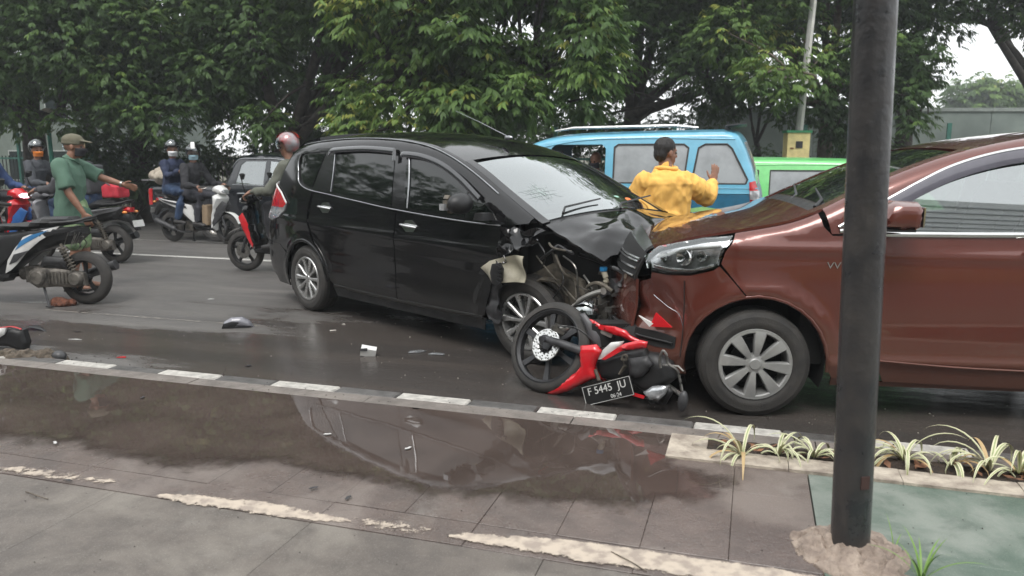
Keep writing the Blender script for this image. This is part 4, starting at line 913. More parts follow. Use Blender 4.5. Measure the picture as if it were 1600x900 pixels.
    for k in range(16):
        x0, y0 = rnd.uniform(850, 985), rnd.uniform(410, 500); vv = rnd.uniform(.45, .68); pp = [(x0, y0)]
        for q in range(3): pp.append((min(998, pp[-1][0]+rnd.uniform(-18, 26)), max(405+(pp[-1][0]-850)*.22, pp[-1][1]+rnd.uniform(-16, 18))))
        mb = MB(); mb.tube(crom([tuple(C(a, b, vv+.02*i)) for i, (a, b) in enumerate(pp)], 5), rnd.choice((.004, .005, .008, .013)), 7); mb.build('loose_hose', M[rnd.choice(('black_plastic', 'mid_plastic', 'dirty_metal', 'steel', 'engine'))], root)
    for k in range(5):
        a, b = rnd.uniform(870, 975), rnd.uniform(440, 495); mb = MB(); c_ = C(a, b, .5); mb.lathe([(0, .04), (.03, .04), (.034, .03), (.034, -.03), (0, -.03)], c_, (rnd.uniform(-1, 1), -1, rnd.uniform(-1, 1)), 14); mb.box(c_+Vector((.02, .02, -.03)), (.07, .05, .05)); mb.build('engine_part', M[rnd.choice(('engine', 'steel', 'mid_plastic'))], root)
    # washer filler neck with blue cap
    mb = MB(); q = [C(943, 424, .62), C(947, 437, .62), C(944, 450, .62), C(940, 458, .6), C(936, 470, .55)]; mb.tube(crom([tuple(p) for p in q], 4), .019, 10); fn = mb.build('filler_neck', M['beige'], root)
    mb = MB(); mb.lathe([(0, .012), (.024, .012), (.026, 0), (.024, -.014), (0, -.014)], C(943, 420, .62), (0, 0, 1), 16); mb.build('blue_cap', M['cap_blue'], fn)
    # pale bent duct and front structure
    mb = MB(); mb.tube(crom([tuple(C(x, y, .72)) for x, y in ((895, 478), (912, 466), (930, 458), (943, 455))], 5), [.012]*3+[.022]*12+[.03], 10, .8); mb.build('bent_duct', M['pale_metal'], root)
    mb = MB(); mb.tube([C(988, 443, .55), C(987, 470, .55), C(985, 500, .55)], .02, 8); mb.tube([C(965, 440, .5), C(966, 505, .5)], .028, 4); mb.tube([C(1000, 500, .5), C(960, 515, .55), C(930, 520, .5)], .028, 6); mb.tube([C(930, 430, .4), C(1000, 445, .4)], .03, 4); mb.build('radiator_support', M['mid_plastic'], root)
    mb = MB(); mb.box(C(977, 475, .35), (.08, .5, .36)); mb.build('radiator', M['engine'], root, smooth=False)
    mb = MB()
    for i in range(26):
        px = 915+random.random()*80; py = 445+random.random()*75; mb.box(C(px, py, .45+.2*random.random()), (.02+.06*random.random(), .04, .02+.05*random.random()), Matrix.Rotation(random.random()*3, 3, 'Y') @ Matrix.Rotation(random.random(), 3, 'X'))
    o = mb.build('broken_pieces', M['mid_plastic'], root, smooth=False); o['kind'] = 'stuff'
    mb = MB()
    for i in range(14):
        px = 918+random.random()*75; py = 440+random.random()*75; mb.box(C(px, py, .50+.2*random.random()), (.015+.04*random.random(), .03, .015+.04*random.random()), Matrix.Rotation(random.random()*3, 3, 'Y'))
    o = mb.build('broken_pieces', M['steel'], root, smooth=False); o['kind'] = 'stuff'
    # hanging headlamp, round reflector
    hl = MB(); c = C(915, 492, .66); ax = Vector((.5, -.8, .1)).normalized()
    hl.lathe([(0, -.06), (.05, -.05), (.085, 0), (.092, .02), (.088, .024)], c, ax, 24); hl.lathe([(.0, .0), (.016, .004), (.02, -.03)], c, ax, 12); hb = hl.build('headlight', M['chrome'], root)
    mb = MB(); mb.lathe([(.088, .022), (.06, .045), (0, .055)], c, ax, 24); mb.build('headlight_lens', M['glass'], hb)
    # papers, sticker, cup cloth behind the screen
    mb = MB(); p = Vector((2.43, .12, 1.30)); mb.box((2.30, -.04, 1.345), (.01, .05, .09), Matrix.Rotation(-.9, 3, 'Y')); mb.build('screen_sticker', M['red_lens'], root, smooth=False)
    mb = MB(); mb.ell((2.72, .28, 1.085), (.06, .11, .06)); mb.build('dashboard_cloth', M['cloth_mint'], root)
    mb = MB(); mb.ell((2.76, .40, 1.075), (.05, .06, .05)); mb.build('dashboard_cloth', M['cloth_orange'], root)
    # impact star, stays in the glass
    mb = MB(); rnd = random.Random(5)
    ci = [i for i in range(1)]
    def G2(u, v):   # point on the screen surface
        i = B.idx(u, 1.392+(u-2.09)*(1.008-1.392)/(2.90-2.09)); P_ = B.O[i]; a_, b_ = B.O[i-1], B.O[i+1]; t = (b_-a_)/np.linalg.norm(b_-a_); nn = np.array([-t[1], t[0]])
        if nn[1] < 0: nn = -nn
        q = P_+nn*(.062*(1-v*v)-.001); return Vector((q[0], v*float(B.W([P_])[0]), q[1]))
    c0 = (2.60, -.62)
    for k in range(19):
        a = k*2*math.pi/19+rnd.random()*.2; L = .06+.15*rnd.random()
        pts = [G2(c0[0]+math.cos(a)*L*s*.7+.008*rnd.random(), max(-.88, c0[1]+math.sin(a)*L*s*1.3+.01*rnd.random())) for s in (.1, .35, .6, .8, 1)]
        mb.tube(pts, [.0014, .0013, .001, .0007, .0004], 4)
    for rr in (.03, .06, .10):
        mb.tube([G2(c0[0]+math.cos(a)*rr*(.7+.2*rnd.random()), max(-.88, c0[1]+math.sin(a)*rr*1.3*(.8+.3*rnd.random()))) for a in np.linspace(0, 6.28, 22)], .0009, 4)
    mb.build('crack', M['crack'], scr)
    return root
M['gloss_trim'] = mat('gloss_trim', (.010, .010, .011), .12, coat=.5)
M['chrome_dull'] = mat('chrome_dull', (.36, .37, .38), .25, metal=.9, var=.1)
M['visor'] = mat('rain_visor', (.035, .036, .04), .10, coat=1, var=.1)
M['mid_plastic'] = mat('mid_plastic', (.055, .055, .058), .5, var=.3, scale=14, rvar=.15)
M['pale_metal'] = mat('pale_metal', (.42, .41, .38), .4, metal=.4, var=.2)
M['cap_blue'] = mat('cap_blue', (.02, .22, .48), .4)
M['cloth_mint'] = mat('cloth_mint', (.35, .6, .48), .8); M['cloth_orange'] = mat('cloth_orange', (.8, .22, .06), .8)
M['seat_cloth'] = mat('seat_cloth', (.045, .042, .04), .9)
M['crack'] = mat('glass_crack', (.42, .5, .48), .3)
M['screen_dark'] = glass_mat('windshield_dark', (.35, .4, .38), 1.9, .5)
build_black_car()
# ================================================================ the brown people carrier on the right
def build_brown_car():
    A = R(173); side = 1; fw = Vector((math.cos(A), math.sin(A), 0)); n = Vector((-math.sin(A), math.cos(A), 0))
    O = Vector((4.086, 4.660, 0)); 
    root = empty('brown_car', O, A, 'metallic brown people carrier with a dented bumper at the right edge', 'car')
    out = [(-.58, .22), (-.70, .35), (-.74, .55), (-.72, .85), (-.66, 1.10), (-.56, 1.36), (-.44, 1.56), (-.2, 1.615), (.2, 1.645), (.6, 1.65), (.95, 1.635), (1.25, 1.60), (1.5, 1.545),
           (1.72, 1.475), (1.95, 1.375), (2.15, 1.27), (2.32, 1.175), (2.48, 1.105), (2.65, 1.065), (2.85, 1.03), (3.02, .995), (3.14, .955), (3.24, .90), (3.30, .80), (3.335, .65), (3.34, .45), (3.30, .24)]
    out = [(a, b if b < 1.08 else 1.08+(b-1.08)*.895) for a, b in out]
    def w0(u, z):
        w = np.where(z < 1.0, .832-.06*np.clip((.45-z)/.3, 0, 1)**2-.022*np.clip((z-.75)/.25, 0, 1)**1.5, .81-.16*np.clip((z-1)/.6, 0, 1.3)**1.1)
        w = w+.010*np.exp(-((z-.93-.02*(u-1.5))/.03)**2)-.010*np.exp(-((z-.45)/.10)**2)+.012*np.exp(-((z-.335)/.02)**2)
        fl = np.minimum(np.hypot(u, z-.30), np.hypot(u-2.655, z-.30)); w = w+.022*np.exp(-((fl-.42)/.05)**2)
        return w*(1-.26*np.clip((u-2.75)/.60, 0, 1)**2.0)*(1-.15*np.clip((-u-.1)/.64, 0, 1)**2.0)
    B = Body(root, out, w0, .075, lambda u, z: .020)
    P, BT, CH = M['brown_paint'], M['black_plastic'], M['chrome']
    RA = .385
    dlo = [(-.30, 1.20), (-.05, 1.14), (.5, 1.085), (1.2, 1.055), (1.9, 1.05), (2.24, 1.055), (2.18, 1.10), (1.98, 1.215), (1.83, 1.30), (1.68, 1.375), (1.5, 1.435), (1.3, 1.475), (1.0, 1.505), (.5, 1.515), (0, 1.505), (-.3, 1.49), (-.40, 1.42), (-.40, 1.3)]
    top = [p for p in B.out if (p[0] < .2 and p[1] > .60) or (p[1] > 1.0 and .2 <= p[0] < 2.34)]
    for sd in (1, -1):
        shell = top+[(2.29, 1.06), (2.285, 1.035), (1.9, 1.035), (1.2, 1.04), (.5, 1.07), (.1, 1.11), (.06, .9), (.15, .75)]+arc(0, .30, RA, 60, 165, 12)+[(-.36, .55)]
        B.panel('quarter_panel', shell, P, sd, holes=[dlo], res=.024)
        # pillars between the panes
        for nm, pp in (('door_pillar', [(1.00, 1.05), (.96, 1.503), (.84, 1.508), (.86, 1.06)]), ('door_pillar', [(.10, 1.12), (.04, 1.503), (-.06, 1.503), (-.04, 1.14)])):
            B.panel(nm, pp, BT, sd, off=-.006)
        for nm, gl in (('front_door_window', [(1.01, 1.052), (.965, 1.503), (1.3, 1.472), (1.5, 1.432), (1.68, 1.372), (1.83, 1.297), (1.95, 1.228), (1.98, 1.05)]),
                       ('quarter_light', [(2.02, 1.05), (2.0, 1.195), (2.165, 1.098), (2.22, 1.055)]),
                       ('rear_door_window', [(.11, 1.122), (.05, 1.503), (.83, 1.508), (.85, 1.062)]),
                       ('rear_quarter_window', [(-.30, 1.20), (-.05, 1.142), (-.07, 1.503), (-.3, 1.488), (-.39, 1.42), (-.39, 1.3)])):
            B.panel(nm, gl, M['glass'], sd, off=-.012, lip=.003)
        B.panel('mirror_base', [(2.02, 1.05), (1.97, 1.05), (1.955, 1.225), (2.0, 1.20)], BT, sd, off=-.003)
        # doors
        fd = [(.94, 1.048), (1.5, 1.030), (2.02, 1.025), (2.028, .9), (2.046, .55), (2.022, .36), (1.96, .22), (1.0, .20), (.93, .6)]
        d2 = B.panel('front_door', fd, P, sd)
        rd = [(.93, 1.048), (.5, 1.062), (.12, 1.10), (.07, .9), (.16, .76)]+arc(0, .30, RA+.03, 58, 10, 6)+[(.44, .22), (.985, .20), (.92, .6)]
        d = B.panel('rear_door', rd, P, sd)
        for dd, (hu, hz) in ((d2, (1.22, .935)), (d, (.25, .95))):
            B.panel('handle_cup', [(hu+.10*math.cos(t), hz+.05*math.sin(t)) for t in np.linspace(0, 6.0, 14)], CH, sd, parent=dd, off=.003, res=.03)
            mb = MB(); q = [B.pt(hu-.09, hz+.008, sd, .012), B.pt(hu-.05, hz+.008, sd, .036), B.pt(hu+.06, hz+.008, sd, .036), B.pt(hu+.10, hz+.008, sd, .012)]
            mb.tube(q, [.012, .017, .017, .012], 10, .8); mb.build('handle', CH, dd)
        # fender: traced edges
        hood_edge = [p for p in B.out if 2.33 < p[0] < 2.80]
        he = [(p[0], p[1]-.012) for p in hood_edge]
        fen = [(2.03, 1.02), (2.28, 1.025), (2.325, 1.07)]+he+[(2.80, .985), (2.84, .93), (2.86, .865), (2.80, .79), (2.715, .69)]+arc(2.655, .30, RA, 82, 180, 12)+[(2.24, .24), (2.0, .23), (2.03, .36), (2.055, .55), (2.035, .9)]
        B.panel('front_fender', fen, P, sd)
        # bumper corner
        bo = [p for p in B.out if p[0] > 3.0 and p[1] < .86]
        bum = [(2.725, .69), (2.81, .79), (2.868, .850), (2.90, .826), (3.02, .791), (3.15, .786), (3.235, .79), (3.25, .75), (3.30, .725)]+[p for p in bo if p[1] < .73]+[(3.02, .22)]+arc(2.655, .30, RA, 0, 78, 10)
        def dent(p):
            if p.x < 3.0: return p
            k = min(1, (p.x-3.0)/.2)*math.exp(-((p.z-.58)/.16)**2); nn = noise.noise_vector(Vector((p.x*7, p.y*6, p.z*8)))
            return p+Vector((-.06*k+nn.x*.03*k, -.05*k*sd+nn.y*.03*k, nn.z*.02*k))
        B.panel('front_bumper', bum, P, sd, warp=dent if sd == 1 else None, res=.03, off=.002)
        B.panel('headlight', [(2.80, 1.015), (2.95, .998), (3.08, .968), (3.19, .935), (3.262, .875), (3.25, .815), (3.15, .795), (3.02, .80), (2.90, .835), (2.87, .86), (2.855, .93)], M['lens_shell'], sd, off=.004, res=.025)
        hl = B.panel('headlight_bezel', [(2.80, 1.012), (2.95, .995), (3.08, .965), (3.19, .932), (3.255, .872), (3.24, .82), (3.15, .80), (3.02, .805), (2.91, .84), (2.88, .865), (2.865, .93)], M['lamp_inner'], sd, off=-.03, res=.03, lip=.03)
        c = B.pt(3.06, .89, sd, -.012); mb = MB(); nrm = Vector(B.normals([(3.06, .89)], sd)[0]); nrm = (nrm+Vector((.5, 0, 0))).normalized()
        mb.lathe([(.0, -.01), (.03, -.005), (.045, .008), (.05, 0), (.05, -.03)], c, nrm, 20); mb.build('lamp_reflector', CH, hl)
        for u_, z_, r_ in ((3.16, .885, .028), (2.96, .90, .03)):
            c = B.pt(u_, z_, sd, -.012); mb = MB(); mb.lathe([(0, -.012), (r_*.6, -.008), (r_, .01), (r_, -.03)], c, nrm, 16); mb.build('lamp_reflector', CH, hl)
        c = B.pt(3.08, .90, sd, -.005)
        B.strip('lamp_blade', [(2.86, .965), (2.97, .948), (3.10, .92), (3.2, .885)], .018, M['white_plastic'], sd, parent=hl, off=-.008)
        B.strip('lamp_blade', [(2.90, .855), (3.0, .825), (3.12, .82), (3.22, .835)], .020, CH, sd, parent=hl, off=-.008)
        # chrome work
        B.strip('belt_moulding', [(2.02, 1.037), (1.9, 1.036), (1.2, 1.042), (.5, 1.074), (-.1, 1.13)], .030, CH, sd, off=.008, th=.008)
        B.strip('window_trim', [(2.245, 1.05), (2.17, 1.055), (2.08, 1.048), (2.02, 1.045)], .022, CH, sd, off=.008, th=.006)
        B.strip('window_arch_trim', [(2.25, 1.07), (2.18, 1.112), (1.98, 1.228), (1.83, 1.313), (1.68, 1.388), (1.5, 1.448), (1.3, 1.488), (1.0, 1.518), (.5, 1.528), (0, 1.518), (-.3, 1.503)], .020, CH, sd, off=.006)
        B.strip('rain_visor', [(2.02, 1.165), (1.9, 1.235), (1.83, 1.275), (1.68, 1.348), (1.5, 1.407), (1.3, 1.447), (1.0, 1.478), (.96, 1.48)], .07, M['visor_tint'], sd, off=.022, th=.004)
        B.panel('sill', [(2.23, .235), (2.23, .18), (.42, .17), (.44, .215), (1.0, .19), (1.96, .205)], P, sd, off=-.02)
        B.strip('sill_moulding', [(2.0, .345), (1.5, .325), (.98, .315), (.5, .31)], .012, P, sd, off=.008, th=.007)
        B.strip('arch_lip', arc(2.655, .30, RA+.004, -4, 184, 16), .022, P, sd, off=-.004, th=.008, smooth_k=0)
        B.strip('arch_lip', arc(0, .30, RA+.004, 0, 178, 16), .022, P, sd, off=-.004, th=.008, smooth_k=0)
        wheel_well(root, (2.655, .30), RA, sd*.42, sd*.79, a0=-20, a1=200); wheel_well(root, (0, .30), RA, sd*.42, sd*.79)
        B.panel('rear_bumper', [p for p in B.out if p[0] < 0 and p[1] <= .62]+[(-.5, .60), (-.39, .53)]+arc(0, .30, RA, 143, 185, 6)+[(-.38, .2)], P, sd)
        B.panel('tail_light', [(-.71, .88), (-.66, 1.08), (-.60, 1.2), (-.5, 1.15), (-.55, .9)], M['red_lens'], sd, off=.01)
        # mirror on its stalk
        cz = B.pt(2.02, 1.10, sd, 0)
        mb = MB(); mb.tube([cz+Vector((0, 0, -.01)), cz+Vector((-.015, sd*.10, -.005))], .026, 8, .6); st = mb.build('mirror_stalk', BT, root)
        mb = MB(); yy = cz.y+sd*.17
        prof = [(.10, -.058), (.035, -.075), (-.055, -.073), (-.085, -.05), (-.09, .045), (-.06, .075), (.04, .078), (.09, .05), (.115, 0)]
        prof = [(2.0+a, 1.145+b) for a, b in prof]
        mb.pillow(prof, .12, yy, rim=.45, res=.02, edge=.05); mr = mb.build('wing_mirror', P, st)
        mb = MB(); mb.pillow([(2.0+a*.8-.02, 1.145+b*.8) for a, b in [(-.078, -.058), (-.078, .058), (-.0775, .0), (-.06, .0)]], .09, yy) if False else mb.box((1.912, yy, 1.145), (.008, .17, .10)); mb.build('mirror_glass', CH, mr, smooth=False)
        mb = MB(); mb.box((2.02, yy, 1.078), (.14, .19, .012)); mb.build('mirror_trim', BT, mr, smooth=False)
    # skins across
    B.band('front_bumper_skin', (3.322, .725), (3.30, .24), P, nv=24, warp=lambda p: p+Vector((-.05*math.exp(-((p.z-.6)/.15)**2)*max(0, p.y), 0, 0))+noise.noise_vector(p*6)*.012, crown=.10)
    B.band('grille_surround', (3.215, .918), (3.25, .875), M['chrome_dull'], off=.0, v0=-.9, v1=.9, crown=.09)
    gr = B.band('grille_back', (3.245, .885), (3.318, .735), M['dark'], off=.0, v0=-1, v1=1, crown=.10)
    for k in range(4):
        z = .865-.036*k; i = B.idx(3.28, z); P_ = B.O[i]; Wd = float(B.W([P_])[0])
        mb = MB(); mb.tube([(P_[0]+.10*(1-(v*.97)**2)+.010, v*Wd*.97, P_[1]) for v in np.linspace(-1, 1, 24)], .008, 6); mb.build('grille_bar', M['chrome'], gr)
    gr2 = B.band('lower_grille', (3.34, .46), (3.335, .35), M['dark'], off=.012, v0=-.7, v1=.88, crown=.11)
    for k in range(3):
        mb = MB(); mb.tube([(3.335+.11*(1-v*v)+.02, v*.55, .44-.035*k) for v in np.linspace(-.7, 1, 16)], .007, 6); mb.build('grille_bar', BT, gr2)
    B.band('hood', (2.36, 1.145), (3.205, .925), P, nv=30, crown=.024, off=.003)
    B.band('cowl', (2.27, 1.185), (2.37, 1.14), BT, v0=-.93, v1=.93, off=-.008, crown=.024)
    B.band('windshield', (1.60, 1.47), (2.30, 1.172), M['screen_green'], v0=-.88, v1=.88, off=-.003, crown=.024, lip=.004)
    for v0, v1 in ((-1, -.88), (.88, 1)): B.band('windshield_pillar', (1.58, 1.475), (2.36, 1.145), P, v0=v0, v1=v1, nv=3, crown=.024, off=.001)
    B.band('roof', (-.44, 1.51), (1.58, 1.475), P); B.band('tailgate', (-.73, .60), (-.66, 1.10), P); B.band('rear_window', (-.655, 1.12), (-.46, 1.53), M['tint_glass'], v0=-.9, v1=.9)
    B.band('rear_bumper_skin', (-.58, .22), (-.735, .59), P)
    for y0, y1 in ((.6, .12), (.0, -.45)):
        mb = MB(); mb.tube([(2.33, y0, 1.165), (2.28, y0-.06, 1.205), (2.21, y1, 1.250)], [.012, .009, .006], 6); mb.build('wiper', BT, root)
    # broken piece of red and white wedged in the bumper
    for pl, mm, o_ in (([(3.10, .49), (3.19, .565), (3.22, .48)], 'red_paint', .02), ([(3.20, .50), (3.28, .535), (3.22, .478)], 'white_plastic', .022)):
        B.panel('wedged_shard', pl, M[mm], 1, off=o_, res=.02)
    B.panel('bumper_slot', [(3.09, .36), (3.09, .43), (3.20, .45), (3.31, .455), (3.32, .38), (3.2, .36)], M['dark'], 1, off=-.004, res=.02)
    B.strip('bumper_slot_bar', [(3.10, .395), (3.2, .405), (3.30, .415)], .012, BT, 1, off=.004, th=.006)
    B.strip('split_edge', [(3.05, .76), (3.045, .6), (3.05, .44), (3.06, .33)], .006, M['dark'], 1, off=.004, th=.003, smooth_k=3)
    B.strip('scratch', [(3.22, .66), (3.14, .60), (3.08, .565), (3.06, .50)], .005, M['chrome_dull'], 1, off=-.02, th=.003, smooth_k=3)
    # interior
    mb = MB(); mb.box((.9, 0, .60), (3.0, 1.44, .62)); mb.build('cabin_floor', M['dark'], root, smooth=False)
    mb = MB(); mb.box((1.98, 0, 1.0), (.5, 1.36, .16)); mb.ell((1.95, -.36, 1.09), (.16, .2, .05)); mb.build('dashboard', BT, root)
    for x in (.95, .1):
        for y in (-.36, .36):
            mb = MB(); mb.pillow([(x, .72), (x+.22, .75), (x+.06, 1.2), (x+.0, 1.28), (x-.12, 1.28), (x-.12, 1.1)], .23, y, rim=.6, res=.06, edge=.06); st = mb.build('seat', M['seat_beige'], root)
            mb = MB(); mb.ell((x-.07, y, 1.36), (.05, .12, .08)); mb.build('headrest', M['seat_beige'], st)
    mb = MB(); mb.lathe([(.17, -.012), (.182, 0), (.17, .012), (.158, 0), (.17, -.012)], (1.72, -.36, 1.10), (.85, 0, .45), 24); mb.build('steering_wheel', BT, root)
    mb = MB(); mb.box((1.3, 0, .36), (1.7, 1.5, .14)); mb.box((1.35, 0, .6), (1.75, 1.5, .4)); mb.box((2.95, 0, .55), (.45, 1.0, .6)); mb.box((2.65, 0, .75), (.6, .8, .4)); mb.build('underbody', M['dark'], root, smooth=False)
    for x in (0, 2.655):
        for yy in (.745, -.745): wheel(root, (x, yy, .305), .305, .198, .185, 'cap', 1 if yy > 0 else -1, .04 if x > 1 else 0, tyre_m=M['tyre_dusty'])
    # fender script badge
    p = B.pt(2.235, .865, 1, .004); nn = Vector(B.normals([(2.235, .865)], 1)[0])
    rot = Matrix((( -1, 0, 0), (0, 0, 1), (0, 1, 0))).transposed().to_euler()
    t = text_obj('badge', 'VVT-i', .052, CH, root, p, (R(90), 0, R(180)), .002, sx=1.15)
    return root
M['lens_shell'] = glass_mat('lens_shell', (.95, .96, .96), .8, .02)
M['lamp_inner'] = mat('lamp_inner', (.78, .80, .82), .2, metal=.5, var=.22, scale=26)
M['screen_green'] = glass_mat('windshield_green', (.42, .45, .42), .5, .35)
M['visor_tint'] = mat('visor_tint', (.10, .095, .12), .15, coat=1, var=.08)
M['seat_beige'] = mat('seat_beige', (.16, .145, .12), .9)
build_brown_car()
# ================================================================ scooters and motorcycles. local x forward, rear axle over x = 0
def moto_wheel(parent, c, R0, tw, disc=None, m=None, spokes=5, name='wheel', rimm=None, wheelrot=0.):
    w = bpy.data.objects.new(name, None); COL.objects.link(w); w.parent = parent; w.location = c; w.empty_display_size = .05; w.rotation_euler = (0, wheelrot, 0)
    rr = R0-tw*.92; mb = MB(); prof = []
    for k in range(15):
        a = math.pi*(k/14.)-math.pi/2; prof.append((rr+.005+(R0-rr-.005)*max(0, math.cos(a))**.75, math.sin(a)*tw/2))
    mb.lathe(prof+[prof[0]], n=44); mb.build('tyre', m or M['rubber'], w)
    mb = MB(); mb.lathe([(rr+.006, -.030), (rr-.006, -.030), (rr-.014, -.018), (rr-.014, .018), (rr-.006, .030), (rr+.006, .030)], n=40)
    for k in range(spokes):
        a = 2*math.pi*k/spokes+.3; d = Vector((math.cos(a), 0, math.sin(a))); b = Vector((-math.sin(a), 0, math.cos(a)))
        vs = []
        for r_, ww, tt in ((.03, .020, .016), (rr*.45, .013, .012), (rr-.012, .019, .012)):
            for q, z in ((-1, -1), (1, -1), (1, 1), (-1, 1)): vs.append(d*r_+b*ww*q+Vector((0, z*tt, 0)))
        mb.add(vs, [(i*4+k2, i*4+(k2+1) % 4, (i+1)*4+(k2+1) % 4, (i+1)*4+k2) for i in range(2) for k2 in range(4)]+[(0, 1, 2, 3), (8, 9, 10, 11)])
    mb.lathe([(0, -.045), (.035, -.045), (.038, 0), (.035, .045), (0, .045)], n=18); mb.build('rim', rimm or M['black_plastic'], w, sharp=30)
    return w
def both(fn):
    for s in (1, -1): fn(s)
def scooter(name, label, loc, rz, col, accent, group=None, lean=0., dusty=False, seatm=None, headlamp=True, plate=None, cat='scooter', shield=None, tail_red=True):
    root = empty(name, loc, rz, label, cat, group); root.rotation_euler = (lean, 0, rz)
    RW = .262; BT = M['black_plastic']; TY = M['tyre_dusty'] if dusty else M['rubber']; EN = M['engine']
    moto_wheel(root, (0, 0, RW), RW, .10, m=TY); fw_ = moto_wheel(root, (1.25, 0, RW), RW, .085, m=TY)
    mb = MB(); mb.lathe([(.03, -.003), (.095, -.003), (.095, .003), (.03, .003), (.03, -.003)], (1.25, .055, RW), n=24); mb.build('brake_disc', M['steel'], root)
    # swing engine on the left, muffler on the right
    mb = MB(); mb.pillow([(-.07, .20), (-.05, .32), (.06, .345), (.20, .36), (.42, .37), (.50, .33), (.50, .22), (.42, .17), (.25, .185), (.05, .18)], .045, .10, rim=.55, res=.03)
    mb.lathe([(0, .03), (.055, .026), (.07, .01), (.075, -.02)], (0.02, .15, RW), (0, 1, 0), 20); mb.lathe([(0, .03), (.06, .026), (.075, .01), (.08, -.02)], (.40, .15, .27), (0, 1, 0), 20)
    for k in range(7): mb.box((.10+.035*k, .15, .27), (.008, .012, .10))
    mb.box((.47, 0, .30), (.18, .18, .16)); mb.lathe([(.05, 0), (.065, 0), (.065, .1), (.05, .1)], (.55, 0, .30), (1, 0, 0), 14)
    mb.build('engine', EN, root)
    mb = MB(); mb.pillow([(.10, .36), (.14, .47), (.34, .48), (.38, .38)], .05, .10, rim=.6, res=.03); mb.build('air_box', BT, root)
    mb = MB(); mb.tube(crom([(.5, -.08, .2), (.3, -.13, .2), (.15, -.15, .26), (-.22, -.15, .38)], 4), [.015]*7+[.045]*5+[.05], 12); mb.build('muffler', M['mid_plastic'], root)
    # rear shock: rod plus coil
    mb = MB(); a_, b_ = Vector((.03, .115, .30)), Vector((.17, .11, .60)); mb.tube([a_, b_], .016, 10)
    co = [a_.lerp(b_, .15+.75*t/90)+Matrix.Rotation(t*.55, 3, (b_-a_).normalized()) @ Vector((0, .034, 0)) for t in range(91)]; mb.tube(co, .0075, 6); mb.build('rear_shock', M['dirty_metal'] if dusty else M['steel'], root)
    # body core
    mb = MB(); mb.pillow([(-.10, .60), (-.22, .70), (-.20, .76), (.0, .76), (.35, .72), (.62, .70), (.70, .55), (.74, .34), (.98, .27), (1.02, .24), (.62, .22), (.50, .36), (.30, .50), (.05, .58)], .12, 0, rim=.6, res=.04, edge=.07); mb.build('body', BT, root)
    for s in (1, -1):
        mb = MB(); mb.pillow([(-.24, .78), (.02, .745), (.30, .715), (.60, .66), (.67, .50), (.73, .30), (.66, .33), (.55, .42), (.42, .53), (.25, .62), (.05, .68), (-.12, .715)], .014, .115*s, rim=.3, res=.03, edge=.05, fn=lambda x, y, z: (x, y+s*.055*math.sin(max(0, min(1, (x+.25)/.95))*math.pi)-s*.05*max(0, -x)/.24, z)); sp = mb.build('side_panel', col, root)
        mb = MB(); mb.pillow([(-.16, .762), (.10, .725), (.34, .69), (.50, .64), (.52, .60), (.30, .655), (.05, .70)], .006, .134*s, rim=.4, res=.03, fn=lambda x, y, z: (x, y+s*.055*math.sin(max(0, min(1, (x+.25)/.95))*math.pi)-s*.05*max(0, -x)/.24, z)); mb.build('stripe', accent, sp)
    # seat with a step
    mb = MB(); mb.pillow([(-.16, .80), (-.10, .865), (.15, .86), (.30, .815), (.42, .80), (.60, .79), (.70, .765), (.68, .715), (.4, .73), (.1, .76)], .13, 0, rim=.55, res=.035, edge=.08); mb.build('seat', seatm or M['seat_vinyl'], root)
    mb = MB(); mb.tube(crom([(.06, .13, .80), (-.18, .12, .82), (-.28, .06, .85), (-.28, -.06, .85), (-.18, -.12, .82), (.06, -.13, .80)], 5), .014, 8); mb.build('grab_rail', BT, root)
    # rear mudguard and lights
    mb = MB(); P = arc(0, RW, RW+.035, 70, 150, 12); mb.add([(x, y, z) for x, z in P for y in (-.055, .055)], [(2*i, 2*i+1, 2*i+3, 2*i+2) for i in range(len(P)-1)]); mb.pillow([(-.10, .72), (-.30, .66), (-.40, .46), (-.36, .45), (-.26, .56), (-.08, .60)], .05, 0, rim=.6, res=.04); mb.build('rear_mudguard', BT, root)
    if plate != 0:
     mb = MB(); mb.pillow([(-.245, .77), (-.31, .76), (-.30, .70), (-.20, .69), (-.16, .73)], .07, 0, rim=.55, res=.025, edge=.04); mb.build('tail_light', M['red_lens'], root)
    for s in (1, -1):
        if plate != 0: mb = MB(); mb.ell((-.27, .105*s, .70), (.035, .03, .02)); mb.build('indicator', M['orange'], root)
    if plate: o = licence(root, (-.36, 0, .60), (R(75), 0, -R(90)), *plate, w=.24, hgt=.09)
    elif plate is None: MB().box((-.385, 0, .55), (.004, .20, .09), Matrix.Rotation(.3, 3, 'Y')).build('licence_plate', M['plate_white'], root, smooth=False)
    # floor, leg shield, front
    mb = MB(); mb.box((.86, 0, .285), (.34, .30, .035)); mb.build('floorboard', BT, root)
    sh = shield or col
    mb = MB(); mb.pillow([(1.00, .27), (1.06, .24), (1.10, .45), (1.14, .62), (1.20, .78), (1.15, .86), (1.06, .84), (1.05, .62), (1.00, .45)], .17, 0, rim=.5, res=.035, edge=.07); mb.build('leg_shield', sh, root)
    for s in (1, -1):
        mb = MB(); mb.pillow([(1.04, .30), (1.12, .38), (1.24, .56), (1.30, .68), (1.22, .74), (1.12, .62), (1.05, .45)], .02, .14*s, rim=.4, res=.03, fn=lambda x, y, z: (x, y-s*.10*(x-1.04)/.26, z)); mb.build('front_wing', accent, root)
    mb = MB(); P = arc(1.25, RW, RW+.03, 20, 140, 12); mb.add([(x, y, z+.006*(y == 0)) for x, z in P for y in (-.055, 0, .055)], [(3*i+j, 3*i+j+1, 3*i+j+4, 3*i+j+3) for i in range(len(P)-1) for j in (0, 1)]); o = mb.build('front_mudguard', sh, root)
    mb = MB(); 
